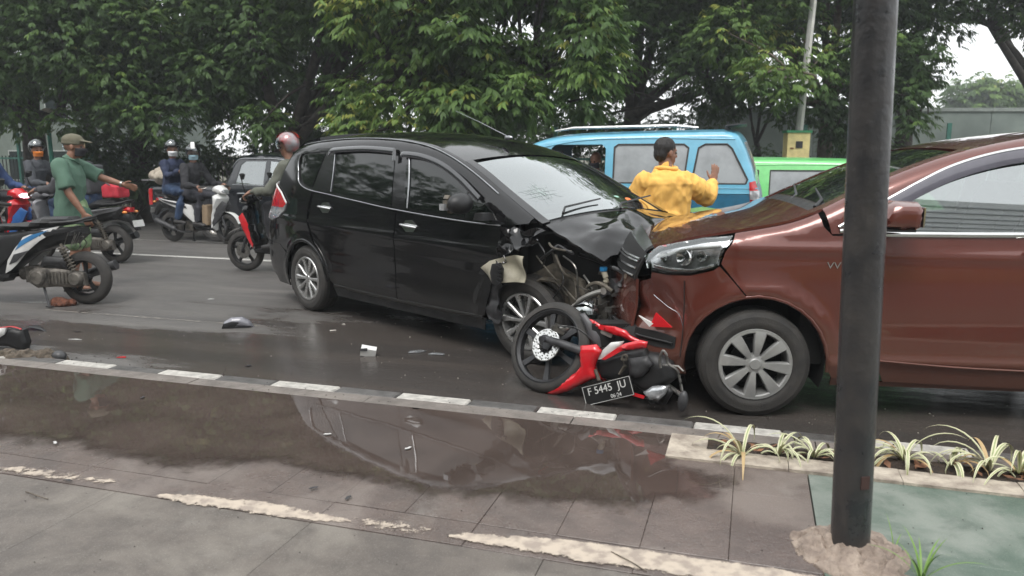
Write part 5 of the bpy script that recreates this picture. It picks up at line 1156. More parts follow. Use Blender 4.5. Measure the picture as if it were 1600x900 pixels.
    for s in (1, -1): mb.tube([(1.26, .06*s, RW), (1.13, .05*s, .62)], .018, 8)
    mb.tube([(1.13, 0, .6), (1.02, 0, .94)], .022, 8); mb.build('fork', M['mid_plastic'], root)
    mb = MB(); mb.pillow([(1.00, .90), (1.04, .98), (1.14, 1.0), (1.24, .93), (1.26, .86), (1.12, .86)], .11, 0, rim=.5, res=.03, edge=.06); hb = mb.build('handlebar_cowl', sh, root)
    mb = MB(); mb.pillow([(1.17, .95), (1.255, .925), (1.268, .87), (1.20, .87)], .085, 0, rim=.6, res=.025); mb.build('headlight', M['clear_lens'], root)
    mb = MB(); mb.tube([(1.0, .33, .97), (1.05, .18, .985), (1.06, 0, .97), (1.05, -.18, .985), (1.0, -.33, .97)], .011, 8); mb.build('handlebar', M['steel'], root)
    for s in (1, -1):
        mb = MB(); mb.tube([(1.04, .22*s, .98), (.99, .35*s, .968)], .018, 8); mb.build('grip', M['rubber'], root)
        mb = MB(); mb.tube(crom([(1.06, .20*s, .99), (1.08, .24*s, 1.08), (1.05, .30*s, 1.16)], 3), .006, 6); mb.pillow([(.0, -.03), (.02, .035), (.0, .045), (-.02, .03)], .05, 0, fn=lambda x, y, z: (1.04+x, .30*s+y*1.1, 1.19+z), rim=.6, res=.02); mb.build('mirror', BT, root)
        mb = MB(); mb.tube([(1.08, .26*s, .965), (1.0, .33*s, .945)], .006, 5); mb.build('brake_lever', M['steel'], root)
    mb = MB(); mb.tube([(.42, .05, .22), (.25, .22, .0)], .012, 6); mb.box((.24, .225, .005), (.06, .04, .01)); mb.build('side_stand', M['mid_plastic'], root)
    return root
M['seat_vinyl'] = mat('seat_vinyl', (.020, .020, .021), .5, var=.2, scale=12, bump=.15, bscale=200)
M['dark_blue'] = mat('dark_blue', (.02, .05, .13), .3, coat=.5); M['grey_paint'] = mat('grey_paint', (.2, .2, .21), .35, coat=.4)
M['white_dirty'] = mat('white_dirty', (.66, .66, .65), .35, coat=.3, var=.15, scale=5, col2=(.45, .44, .42))
def place_px(px, py, dz=0.):
    """ground contact under a photo pixel, on the falling road"""
    z = 0.
    for _ in range(6): v = gp(px, py, z); z = roadz(v.dot(gy_))
    v.z = z; return v
HL = RZ+math.pi     # heading left along the road
# foreground scooter at the left edge
v = place_px(138, 475); sc1 = scooter('scooter', 'black scooter with a white and blue tail panel parked at the left edge', v, R(176), M['white_dirty'], M['blue_trim'], lean=.05, dusty=True, plate=0)
mb = MB(); rnd = random.Random(4)
for k in range(9):
    a = Vector((-.20+rnd.random()*.15, rnd.uniform(-.05, .12), .60+rnd.random()*.1)); mb.tube(crom([tuple(a), tuple(a+Vector((-.05, .03, -.05+.1*rnd.random()))), tuple(a+Vector((.03*rnd.random(), .02, -.09)))], 4), .004, 5)
mb.build('torn_wiring', M['steel'], sc1)['kind'] = 'stuff'
for c_ in list(sc1.children):
    if c_.name.startswith('side_panel'):
        c_.data.materials.clear(); c_.data.materials.append(M['black_plastic'])
        for g_ in list(c_.children): bpy.data.objects.remove(g_)
    if c_.name.split('.')[0] in ('side_panel', 'seat', 'body', 'grab_rail', 'torn_wiring'): c_.location.x += .19
    if c_.name.startswith('rear_mudguard'): bpy.data.objects.remove(c_)
for s in (1, -1):
    mb = MB(); mb.pillow([(.14, .775), (.30, .735), (.50, .665), (.60, .55), (.68, .44), (.715, .315), (.66, .34), (.585, .40), (.47, .52), (.34, .63), (.20, .715)], .010, .182*s, rim=.4, res=.025, fn=lambda x, y, z: (x, y-s*.03*abs(x-.45)/.3, z)); q_ = mb.build('tail_panel', M['white_dirty'], sc1)
    mb = MB(); mb.pillow([(.24, .735), (.40, .69), (.52, .63), (.585, .54), (.50, .59), (.36, .665)], .006, .192*s, rim=.5, res=.025, fn=lambda x, y, z: (x, y-s*.03*abs(x-.45)/.3, z)); mb.build('stripe', mat('stripe_blue', (.05, .20, .42), .35, coat=.4), q_)
    mb = MB(); mb.pillow([(.44, .54), (.60, .50), (.66, .40), (.58, .43)], .004, .196*s, rim=.5, res=.025, fn=lambda x, y, z: (x, y-s*.03*abs(x-.45)/.3, z)); mb.build('stripe', M['mid_plastic'], q_)
# red-tailed scooter behind the man in green
v = place_px(184, 411); sc2 = scooter('scooter', 'dark scooter with a grey tail and red lamp behind the man in green', v, HL+.06, M['grey_paint'], M['mid_plastic'], dusty=True, shield=M['grey_paint'])
# white scooter with two riders heading right
v = place_px(272, 377); sc3 = scooter('scooter', 'white scooter carrying two riders beside the black pickup', v, RZ-.10, M['white_paint'], M['mid_plastic'])
# black scooter with red trim nosing out behind the black car
v = place_px(386, 423); hd = HL+.05; v2 = v-Vector((math.cos(hd), math.sin(hd), 0))*1.25; sc4 = scooter('scooter', 'black scooter with red trim whose front shows behind the black car tail', v2, hd, M['black_paint'], M['red_paint'])
# far left bikes
v = place_px(-60, 402); sc5 = scooter('motorcycle', 'red motorcycle with its lamp on at the far left', v, RZ+.05, M['red_paint'], M['blue_trim'], cat='motorcycle', headlamp=True)
o = [c for c in sc5.children if c.name.startswith('headlight')][0]; o.data.materials.clear(); o.data.materials.append(mat('lamp_lit', (.9, .88, 1.), .3, emit=(.9, .88, 1.), estr=3.))
v = place_px(30, 376); sc6 = scooter('scooter', 'dark scooter ridden by the man with the orange mask', v, RZ+.12, M['grey_paint'], M['dark_blue'], shield=M['grey_paint'])
v = place_px(-150, 425); sc7 = scooter('scooter', 'dark scooter cut by the left edge with blue trim', v, RZ-.05, M['dark_blue'], M['white_paint'], shield=M['white_dirty'])
sack = None
# ---------------------------------------------------------------- the fallen red motorcycle, lying nose-left under the brown bumper
def fallen_bike():
    base = gp(960, 640, 0); root = empty('fallen_motorcycle', (base.x, base.y, 0), 0, 'red motorcycle lying crushed between the two cars with its front wheel up', 'motorcycle')
    B0 = Vector((base.x, base.y, 0))
    # its mean plane runs from the wheel contact to the mirror contact
    p0, p1 = gp(850, 602), gp(1068, 643); ax = (p1-p0).normalized(); nrm = Vector((ax.y, -ax.x, 0))   # toward the camera
    if nrm.y > 0: nrm = -nrm
    def Q(px, py, off=0., tilt=0.):
        d = Vector(ray(px, py)); o = Vector((0, 0, CAM_H)); nn = nrm; t = (p0+nn*off-o).dot(nn)/d.dot(nn); return o+d*t-B0
    def plate_(name, pts, th, off, m, par=root, res=.02, edge=.03, rim=.35, bow=.0):
        W = [Q(x, y, off) for x, y in pts]; l2 = [((w+B0-p0).dot(ax), w.z) for w in W]; o3 = p0-B0+nrm*off
        cx = sum(a for a, b in l2)/len(l2); sz = max(a for a, b in l2)-min(a for a, b in l2)
        mb = MB(); mb.pillow(l2, th, 0, rim=rim, res=res, edge=edge, fn=lambda x, y, z: tuple(o3+ax*x-nrm*y*1.-nrm*bow*((x-cx)/(sz/2+1e-6))**2+Vector((0, 0, z)))); return mb.build(name, m, par, sharp=60)
    BT = M['black_plastic']; RED = M['red_paint']
    # front wheel, tilted top away
    c = Q(860, 542, .02); wr = bpy.data.objects.new('front_wheel', None); COL.objects.link(wr); wr.parent = root; wr.location = c
    n1 = (nrm*.90+Vector((0, 0, .42))+ax*(-.10)).normalized(); a1, b1, _ = frame_of(n1); wr.rotation_euler = Matrix((a1, n1, -b1)).transposed().to_euler() if Matrix((a1, n1, -b1)).determinant() > 0 else Matrix((a1, n1, b1)).transposed().to_euler()
    R0, tw = .292, .085; rr = R0-.055; prof = []
    for k in range(15):
        a = math.pi*(k/14.)-math.pi/2; prof.append((rr+.004+(R0-rr-.004)*max(0, math.cos(a))**.8, math.sin(a)*tw/2))
    MB().lathe(prof+[prof[0]], n=56).build('tyre', M['tyre_dusty'], wr)
    mb = MB(); mb.lathe([(rr+.008, -.032), (rr-.006, -.036), (rr-.020, -.022), (rr-.022, .022), (rr-.006, .036), (rr+.008, .032)], n=48)
    for k in range(6):
        a = 2*math.pi*k/6+.35; d = Vector((math.cos(a), 0, math.sin(a))); b = Vector((-math.sin(a), 0, math.cos(a))); vs = []
        for r_, ww, tt in ((.035, .022, .016), (rr*.5, .013, .010), (rr-.018, .020, .012)):
            for q, z in ((-1, -1), (1, -1), (1, 1), (-1, 1)): vs.append(d*r_+b*ww*q+Vector((0, z*tt, 0)))
        mb.add(vs, [(i*4+k2, i*4+(k2+1) % 4, (i+1)*4+(k2+1) % 4, (i+1)*4+k2) for i in range(2) for k2 in range(4)])
    mb.lathe([(0, -.05), (.035, -.05), (.045, 0), (.035, .05), (0, .05)], n=20); mb.build('rim', mat('rim_dark', (.035, .035, .037), .4, metal=.3, rvar=.1), wr, sharp=30)
    # drilled disc: ring segments with holes left open
    mb = MB(); N = 72; vs = []; fs = []
    rad = [.050, .058, .064, .071, .077, .084, .090, .097, .104]
    for j, r_ in enumerate(rad):
        for k in range(N): a = 2*math.pi*k/N; vs.append((r_*math.cos(a), .052, r_*math.sin(a)))
    for j in range(len(rad)-1):
        for k in range(N):
            if j in (1, 3, 5) and (k+2*j) % 6 == 0: continue
            if j in (6,) and k % 6 == 0: continue
            fs.append((j*N+k, j*N+(k+1) % N, (j+1)*N+(k+1) % N, (j+1)*N+k))
    mb.add(vs, fs); dsc = mb.build('brake_disc', mat('disc_steel', (.72, .72, .70), .25, metal=.85, var=.1), wr, fix=False); sm = dsc.modifiers.new('s', 'SOLIDIFY'); sm.thickness = .004; sm.offset = 0
    mb = MB()
    for k in range(12):
        a = 2*math.pi*k/12; mb.tube([(.028*math.cos(a), .056, .028*math.sin(a)), (.060*math.cos(a+.5), .056, .060*math.sin(a+.5))], .0035, 4)
    mb.build('disc_carrier', BT, wr)
    # fork leg lying across the hub, second leg behind
    mb = MB(); mb.tube([Q(848, 528, .10), Q(880, 538, .115), Q(918, 552, .10)], [.022, .026, .028], 12); mb.lathe([(0, .03), (.022, .03), (.022, -.02), (0, -.02)], Q(850, 529, .11), nrm, 12); mb.build('fork_leg', M['mid_plastic'], root)
    mb = MB(); mb.tube([Q(872, 512, -.05), Q(905, 522, -.06), Q(935, 535, -.06)], .024, 10); mb.build('fork_leg', M['mid_plastic'], root)
    mb = MB(); mb.box(Q(874, 514, .09), (.07, .04, .045), Matrix.Rotation(.4, 3, 'Y')); mb.ell(Q(882, 513, .10), (.035, .02, .02)); mb.box(Q(868, 512, .10), (.05, .03, .03)); mb.build('brake_caliper', M['steel'], root)
    mb = MB(); mb.tube(crom([tuple(Q(x, y, o_)) for x, y, o_ in ((872, 511, .11), (895, 511, .13), (915, 522, .14), (930, 538, .12), (938, 545, .08))], 5), .0055, 7); mb.build('brake_hose', BT, root)
    # dark front mudguard arching over the wheel
    plate_('front_mudguard', [(903, 492), (912, 489), (926, 505), (936, 527), (938, 543), (930, 541), (921, 527), (914, 510)], .02, .03, mat('grey_guard', (.10, .10, .105), .45), bow=.02)
    # red shroud: wide block and long pointed beak
    r1 = plate_('front_cowl', [(908, 540), (932, 538), (940, 548), (932, 566), (929, 575), (936, 590), (922, 594), (905, 602), (888, 611), (868, 617), (853, 614), (860, 606), (880, 594), (900, 582), (908, 572), (906, 556)], .030, .13, RED, edge=.025, rim=.25)
    plate_('front_cowl', [(930, 572), (940, 575), (950, 592), (944, 596), (934, 590)], .03, .05, RED)
    plate_('cowl_inner', [(905, 575), (928, 572), (936, 590), (912, 602), (896, 604)], .01, .06, BT)
    # number plate
    a_, b_, c_ = Q(909, 607, .17), Q(984, 588, .17), Q(916, 633, .17); cx = (Q(984, 588, .17)+c_)/2
    xd = (b_-a_).normalized(); W_ = (b_-a_).length; H_ = (c_-a_).length; zn = nrm+Vector((0, 0, .15)); zn = (zn-xd*zn.dot(xd)).normalized(); yd = zn.cross(xd)
    rot = Matrix((xd, yd, zn)).transposed().to_euler(); pl = licence(root, cx, rot, 'F 5445  JU', '06·24', w=W_, hgt=.115)
    # side cover: white and red trim, black body behind
    plate_('fairing_trim', [(934, 562), (943, 546), (955, 535), (975, 533), (970, 541), (958, 551), (945, 560)], .015, .12, M['white_dirty'])
    plate_('side_fairing', [(940, 561), (958, 548), (975, 537), (1000, 531), (1012, 534), (1010, 543), (990, 546), (972, 548), (958, 556), (946, 562)], .020, .13, RED)
    plate_('side_fairing', [(917, 497), (926, 500), (940, 508), (960, 510), (978, 516), (985, 524), (1008, 535), (1005, 541), (985, 533), (972, 526), (955, 521), (938, 514), (922, 507)], .018, .02, RED)
    plate_('fairing_trim', [(935, 512), (958, 521), (955, 528), (932, 518)], .012, .01, M['pale_metal'])
    plate_('body', [(932, 566), (958, 556), (985, 548), (1010, 545), (1018, 562), (1010, 580), (985, 590), (960, 596), (940, 588)], .05, .05, BT, edge=.05)
    plate_('seat', [(1000, 548), (1030, 552), (1052, 565), (1058, 590), (1040, 604), (1012, 612), (988, 596), (990, 570)], .07, .02, M['seat_vinyl'], edge=.06)
    plate_('leg_shield', [(983, 560), (1012, 556), (1020, 570), (1005, 588), (985, 592)], .03, .10, M['mid_plastic'])
    mb = MB(); mb.tube([Q(972, 560, .14), Q(977, 572, .15), Q(968, 584, .15)], .014, 8, .5); mb.lathe([(.010, 0), (.020, 0), (.020, .012), (.010, .012), (.010, 0)], Q(977, 558, .16), nrm, 14); mb.build('bracket', M['dirty_metal'], root); MB().tube([Q(930, 577, .15), Q(936, 594, .15)], .011, 6).build('stay', M['dirty_metal'], root)
    plate_('underside_trim', [(985, 612), (1008, 619), (1006, 623), (984, 617)], .01, .13, RED)
    plate_('tail_lamp', [(1006, 612), (1020, 603), (1046, 602), (1040, 616), (1030, 626), (1014, 624)], .03, .12, M['clear_lens'], edge=.02)
    plate_('tail_housing', [(1008, 622), (1030, 624), (1046, 604), (1052, 612), (1040, 632), (1018, 630)], .03, .07, BT)
    mb = MB(); mb.tube(crom([tuple(Q(x, y, .12)) for x, y in ((1032, 575), (1031, 560), (1036, 548), (1042, 556), (1044, 568), (1058, 578), (1062, 592), (1066, 612))], 5), .008, 8); mb.tube([Q(1036, 570, .1), Q(1060, 572, .12), Q(1068, 580, .12)], .006, 6); mb.build('brake_lever', M['steel'], root)
    mb = MB(); c = Q(1067, 627, .13); mb.ell(c, (.028, .03, .062), Matrix.Rotation(.1, 3, 'Y'), 16, 12); mb.build('handlebar_grip', M['mid_plastic'], root)
    mb = MB(); mb.tube([Q(1000, 600, .0), Q(1040, 600, .03), Q(1066, 618, .08)], .014, 8); mb.build('handlebar', M['steel'], root)
    mb = MB(); mb.box(Q(968, 520, -.10), (.35, .12, .14)); mb.ell(Q(1000, 530, -.12), (.16, .1, .10)); mb.box(Q(940, 540, -.06), (.14, .08, .10)); mb.tube([Q(935, 545, 0), Q(990, 556, 0), Q(1035, 580, 0)], .02, 8); mb.build('frame', M['dark'], root)
    rear = moto_wheel(root, tuple(Q(1050, 560, -.32)), .28, .09); rear.rotation_euler = (.9, .2, .5)
    return root
fallen_bike()
# ================================================================ people: overlapping tapered volumes fused into one skin
def fuse(name, mb, voxel, m, parent, smooth=3, wr=0., wf=9., seed=0.):
    me = bpy.data.meshes.new('tmp'); me.from_pydata(mb.v, [], mb.f); o = bpy.data.objects.new('tmp', me); COL.objects.link(o)
    r = o.modifiers.new('r', 'REMESH'); r.mode = 'VOXEL'; r.voxel_size = voxel
    s = o.modifiers.new('s', 'SMOOTH'); s.factor = .6; s.iterations = smooth
    dg = bpy.context.evaluated_depsgraph_get(); n = bpy.data.meshes.new_from_object(o.evaluated_get(dg)); bpy.data.objects.remove(o); bpy.data.meshes.remove(me)
    n.name = name
    if wr:
        N = len(n.vertices); co = np.empty(N*3); n.vertices.foreach_get('co', co); co = co.reshape(-1, 3); nn = np.empty(N*3); n.vertices.foreach_get('normal', nn); nn = nn.reshape(-1, 3)
        d = np.array([noise.noise(Vector((p[0]*wf+seed, p[1]*wf, p[2]*wf*.45)))+.5*noise.noise(Vector((p[0]*wf*2.1, p[1]*wf*2.1+seed, p[2]*wf*1.1))) for p in co]); d = 1-np.abs(d)*2.2
        n.vertices.foreach_set('co', (co+nn*(d*wr)[:, None]).ravel()); n.update()
    n.materials.clear(); return link_mesh(name, n, m, parent, True, None)
def cap(mb, pts, rad, n=12, flat=1., up=Vector((0, 0, 1))):
    pts = [Vector(p) for p in pts]; mb.tube(pts, rad, n, flat, up); rr = rad if hasattr(rad, '__len__') else [rad]*len(pts)
    for p, r in ((pts[0], rr[0]), (pts[-1], rr[-1])): mb.ell(p, (r*min(1, flat+.2), r*min(1, flat+.2), r*min(1, flat+.2)) if flat < 1 else (r, r, r), nu=n, nv=8)
def lerp(a, b, t): return Vector(a).lerp(Vector(b), t)
def hand(mb, wr, fdir, pdir, curl=.3, r=.0085, s=1., thumb=1, spread=.12):
    """wrist, finger direction, palm-facing direction"""
    f = Vector(fdir).normalized(); p = Vector(pdir); p = (p-f*p.dot(f)).normalized(); sd = f.cross(p)*thumb; wr = Vector(wr)
    c = wr+f*.045*s; Mx = Matrix((f, sd, p)).transposed(); mb.ell(c, (.052*s, .040*s, .016*s), Mx, 12, 8); cap(mb, [wr-f*.02, wr+f*.02], [.026*s, .027*s], 10, .75, p)
    for k, (o, L) in enumerate(((.030, .068), (.010, .078), (-.011, .072), (-.031, .055))):
        b = wr+f*.085*s+sd*o*s; q = [b]; a = 0; dd = f
        for seg in (.45, .32, .23):
            a += curl*(1.1 if seg == .45 else .9); dd = (f*math.cos(a)+p*math.sin(a)+sd*(o*spread*9)).normalized(); q.append(q[-1]+dd*L*seg*s)
        cap(mb, q, [r*s, r*.97*s, r*.9*s, r*.8*s], 7)
    q = [wr+f*.025*s+sd*.03*s, wr+f*.055*s+sd*.055*s+p*.008, wr+f*.085*s+sd*.065*s+p*.02*s]; cap(mb, q, [.013*s, .0105*s, .009*s], 7)
def head(mb, c, fwd, s=1., up=(0, 0, 1)):
    f = Vector(fwd).normalized(); u = Vector(up); u = (u-f*u.dot(f)).normalized(); l = u.cross(f); X = Matrix((f, l, u)).transposed(); c = Vector(c); P = lambda x, y, z: c+(f*x+l*y+u*z)*s
    mb.ell(P(-.01, 0, .03), (.098*s, .076*s, .098*s), X, 16, 12); mb.ell(P(.022, 0, -.035), (.068*s, .058*s, .085*s), X, 14, 10); mb.ell(P(.055, 0, -.095), (.028*s, .028*s, .024*s), X)
    mb.ell(P(.092, 0, -.022), (.020*s, .013*s, .026*s), X); mb.ell(P(.104, 0, -.034), (.013*s, .015*s, .011*s), X)     # nose
    mb.ell(P(.078, 0, .018), (.018*s, .05*s, .010*s), X); mb.ell(P(.083, 0, -.066), (.012*s, .026*s, .008*s), X); mb.ell(P(.080, 0, -.078), (.012*s, .022*s, .008*s), X)
    for q in (1, -1): mb.ell(P(-.002, .080*q, -.012), (.020*s, .009*s, .033*s), X); mb.ell(P(.058, .036*q, -.035), (.022*s, .018*s, .022*s), X)
    return P, X
def eyes(parent, P, s=1.):
    mb = MB()
    for q in (1, -1): mb.ell(P(.079, .031*q, -.004), (.012*s, .013*s, .010*s), nu=10, nv=8)
    mb.build('eye', mat('eye_dark', (.03, .02, .015), .15, coat=1), parent)
def helmet(parent, P, X, m, vis=True, s=1., peak=False, stripe=None):
    mb = MB(); c = P(-.012, 0, .045); r = (.140*s, .122*s, .135*s); vs = []; fs = []; nu, nv = 24, 14
    for j in range(nv+1):
        ph = math.pi/2-j/nv*math.pi*.80
        for i in range(nu):
            t = 2*math.pi*i/nu; p = Vector((math.cos(ph)*math.cos(t)*r[0], math.cos(ph)*math.sin(t)*r[1], math.sin(ph)*r[2]))
            if p.x > .02 and p.z < .02: p.x = min(p.x, .135*s); p.z = max(p.z, .015)   # face opening edge
            vs.append(c+X @ p)
    for j in range(nv):
        for i in range(nu):
            t = 2*math.pi*(i+.5)/nu; ph = math.pi/2-(j+.5)/nv*math.pi*.80
            if math.cos(t) > .30 and ph < .05: continue
            fs.append((j*nu+i, j*nu+(i+1) % nu, (j+1)*nu+(i+1) % nu, (j+1)*nu+i))
    mb.add(vs, fs); o = mb.build('helmet', m, parent, sharp=60); sm = o.modifiers.new('s', 'SOLIDIFY'); sm.thickness = .018
    if vis:
        mb = MB(); vs = []; 
        for j in range(6):
            ph = R(32)-R(11)*j
            for i in range(13):
                t = R(-62)+R(124)*i/12; vs.append(c+X @ Vector((math.cos(ph)*math.cos(t)*(r[0]+.012), math.cos(ph)*math.sin(t)*(r[1]+.008), math.sin(ph)*r[2])))
        if vis == 'up': vs = [c+X @ (Matrix.Rotation(-.75, 3, 'Y') @ (X.transposed() @ (v-c))) for v in vs]
        mb.add(vs, [(j*13+i, j*13+i+1, (j+1)*13+i+1, (j+1)*13+i) for j in range(5) for i in range(12)]); mb.build('visor', M['visor_clear'], o)
    if stripe:
        mb = MB(); vs = []
        for i in range(17):
            ph = R(20)+R(140)*i/16
            for y in (-.03, .03): vs.append(c+X @ Vector((math.cos(ph)*(r[0]+.012), y, math.sin(ph)*(r[2]+.011)*.99)))
        mb.add(vs, [(2*i, 2*i+1, 2*i+3, 2*i+2) for i in range(16)]); mb.build('helmet_stripe', stripe, o)
    return o
def facemask(parent, P, X, m, s=1.):
    mb = MB(); vs = []
    for j in range(8):
        for i in range(13):
            t = R(-80)+R(160)*i/12; z = -.018-.085*j/7; rx = .082+.030*math.exp(-((z+.035)/.03)**2)-.10*max(0, -z-.085); ry = .074-.1*max(0, -z-.07); vs.append(P(math.cos(t)*rx+.012, math.sin(t)*ry, z))
    mb.add(vs, [(j*13+i, j*13+i+1, (j+1)*13+i+1, (j+1)*13+i) for j in range(7) for i in range(12)]); o = mb.build('face_mask', m, parent, sharp=None); sm = o.modifiers.new('s', 'SOLIDIFY'); sm.thickness = .004; sm.offset = 1; return o
M['visor_clear'] = glass_mat('visor_clear', (.7, .72, .74), .6, .1)
def cloth(name, col, var=.14, bump=.35): return mat(name, col, .85, var=var, scale=5, bump=bump, bscale=220)
def seated(label, par, x0, headdir, shirt, trousers, helm, mask=None, reach=(1.0, .31, .98), lean=.12, zseat=.80, foot=(.80, .17, .33), shoe=None, group=None, hug=False, visor=True, stripe=None, scale=1., longs=True, pack=None):
    """rider in a scooter's frame: a top-level person standing on its own, placed with the scooter's matrix"""
    bpy.context.view_layer.update(); root = empty('person', par.location, 0, label, 'person', group); root.rotation_euler = par.rotation_euler
    V = Vector; pel = V((x0, 0, zseat+.09)); ch = V((x0+lean, 0, zseat+.43)); nk = V((x0+lean*1.15, 0, zseat+.58)); hd = V((x0+lean*1.3, 0, zseat+.73))
    body = MB(); P, X = head(body, hd, headdir, 1.0); cap(body, [nk-V((0, 0, .05)), hd-V((0, 0, .06))], [.058, .052], 10); cap(body, [pel, ch], [.10, .12], 12, .7)
    sh = MB(); cap(sh, [pel-V((0, 0, .02)), lerp(pel, ch, .5), ch, nk-V((0, 0, .065))], [.155, .16, .172, .085], 16, .72, V((1, 0, 0))); sh.ell(ch+V((0, 0, .03)), (.11, .19, .10))
    tr = MB(); cap(tr, [pel+V((-.03, 0, -.03)), pel+V((.06, 0, -.02))], [.145, .13], 14, .85)
    sho = []
    for s in (1, -1):
        shd = ch+V((0, .175*s, .06)); wr = V((reach[0]-.06, reach[1]*s, reach[2]+.01)); d = wr-shd; L = d.length; mid = shd+d*.5+V((-.05, .07*s, -.14 if L < .56 else -.06))
        cap(sh, [shd, lerp(shd, mid, .5), mid, lerp(mid, wr, .5), lerp(mid, wr, .90)], [.072, .062, .054, .047, .040], 12); cap(body, [lerp(mid, wr, .8), wr], [.030, .026], 8)
        hand(body, wr, d+V((.12, 0, 0)), V((.2, 0, -1)) if not hug else V((0, -s, 0)), .75 if not hug else .4, .0100, 1.0, thumb=-s, spread=.05)
        hip = pel+V((.04, .09*s, -.02)); kn = V((x0+.42, .17*s, zseat+.01-.03*abs(lean))); an = V((foot[0]-.06, foot[1]*s, foot[2]+.06)) ; an.x = max(an.x, kn.x-.12)
        cap(tr, [hip, lerp(hip, kn, .5), kn, lerp(kn, an, .4), lerp(kn, an, .95)], [.098, .088, .068, .066, .050], 12); cap(body, [lerp(kn, an, .8), an], [.04, .036], 8)
        sho.append(MB()); cap(sho[-1], [an+V((-.05, 0, -.045)), an+V((.06, 0, -.05)), an+V((.15, 0, -.062))], [.045, .042, .033], 10, .95)
    bd = fuse('body', body, .010, M['skin'], root, 2); fuse('jacket' if longs else 'shirt', sh, .013, shirt, root, 3, .017, 8., x0*7); fuse('trousers', tr, .013, trousers, root, 3, .012, 9., x0*3); [fuse('shoe', q, .012, shoe or M['shoe_dark'], root, 2) for q in sho]
    eyes(root, P); hp = helmet(root, P, X, helm, visor, stripe=stripe) if helm else None
    if mask: facemask(root, P, X, mask)
    if pack: mb = MB(); mb.box(ch+V((-.21, 0, -.10)), (.15, .28, .38)); o = fuse('backpack', mb, .014, pack, root, 6, .006, 9.)
    return root
M['shoe_dark'] = mat('shoe_dark', (.03, .028, .028), .6)
sk_navy, sk_black, sk_jean = cloth('cloth_navy', (.020, .030, .070)), cloth('cloth_black', (.022, .022, .026)), cloth('cloth_jean', (.030, .058, .12))
hb, hg = mat('helmet_black', (.015, .015, .016), .2, coat=1), mat('helmet_silver', (.26, .26, .27), .3, coat=1, metal=.3, var=.2, scale=9, col2=(.35, .05, .05))
mw_, mb_, mo_ = cloth('mask_white', (.78, .79, .80)), cloth('mask_blue', (.45, .65, .75)), cloth('mask_orange', (.75, .22, .03))
seated('rider in a black jacket and black striped helmet steering the white scooter', sc3, .40, (.75, -.75, -.12), sk_black, cloth('trouser_charcoal', (.035, .036, .045)), hb, mb_, stripe=M['white_plastic'], lean=.14)
seated('pillion in a navy jacket and jeans behind the rider on the white scooter', sc3, .04, (.80, -.65, -.10), sk_navy, sk_jean, hb, mw_, reach=(.50, .20, 1.22), hug=True, lean=.06, zseat=.86, foot=(.34, .2, .36), visor='up')
seated('rider with a silver and red helmet mostly hidden behind the black car', sc4, .38, (1, .2, -.1), cloth('cloth_olive', (.12, .125, .10)), sk_black, hg, None, stripe=M['red_paint'], lean=.16, zseat=.82, reach=(1.0, .31, 1.0))
seated('rider in a cream helmet half hidden behind the man in green', sc2, .38, (1, .0, -.1), cloth('cloth_darkgrey', (.05, .05, .055)), sk_jean, mat('helmet_cream', (.62, .5, .28), .3, coat=.8), None, lean=.12, pack=cloth('pack_grey', (.06, .065, .07)))
seated('rider in a blue jacket and teal mask on the red motorcycle at the left edge', sc5, .40, (1, -.1, -.1), cloth('cloth_blue', (.03, .06, .16)), sk_black, mat('helmet_navy', (.02, .03, .07), .25, coat=1), cloth('mask_teal', (.05, .45, .45)), lean=.14, zseat=.86)
seated('rider in a dark jacket with an orange face mask and black helmet', sc6, .38, (.85, -.5, -.05), cloth('cloth_slate', (.06, .065, .075)), sk_jean, hb, mo_, lean=.12, visor='up')
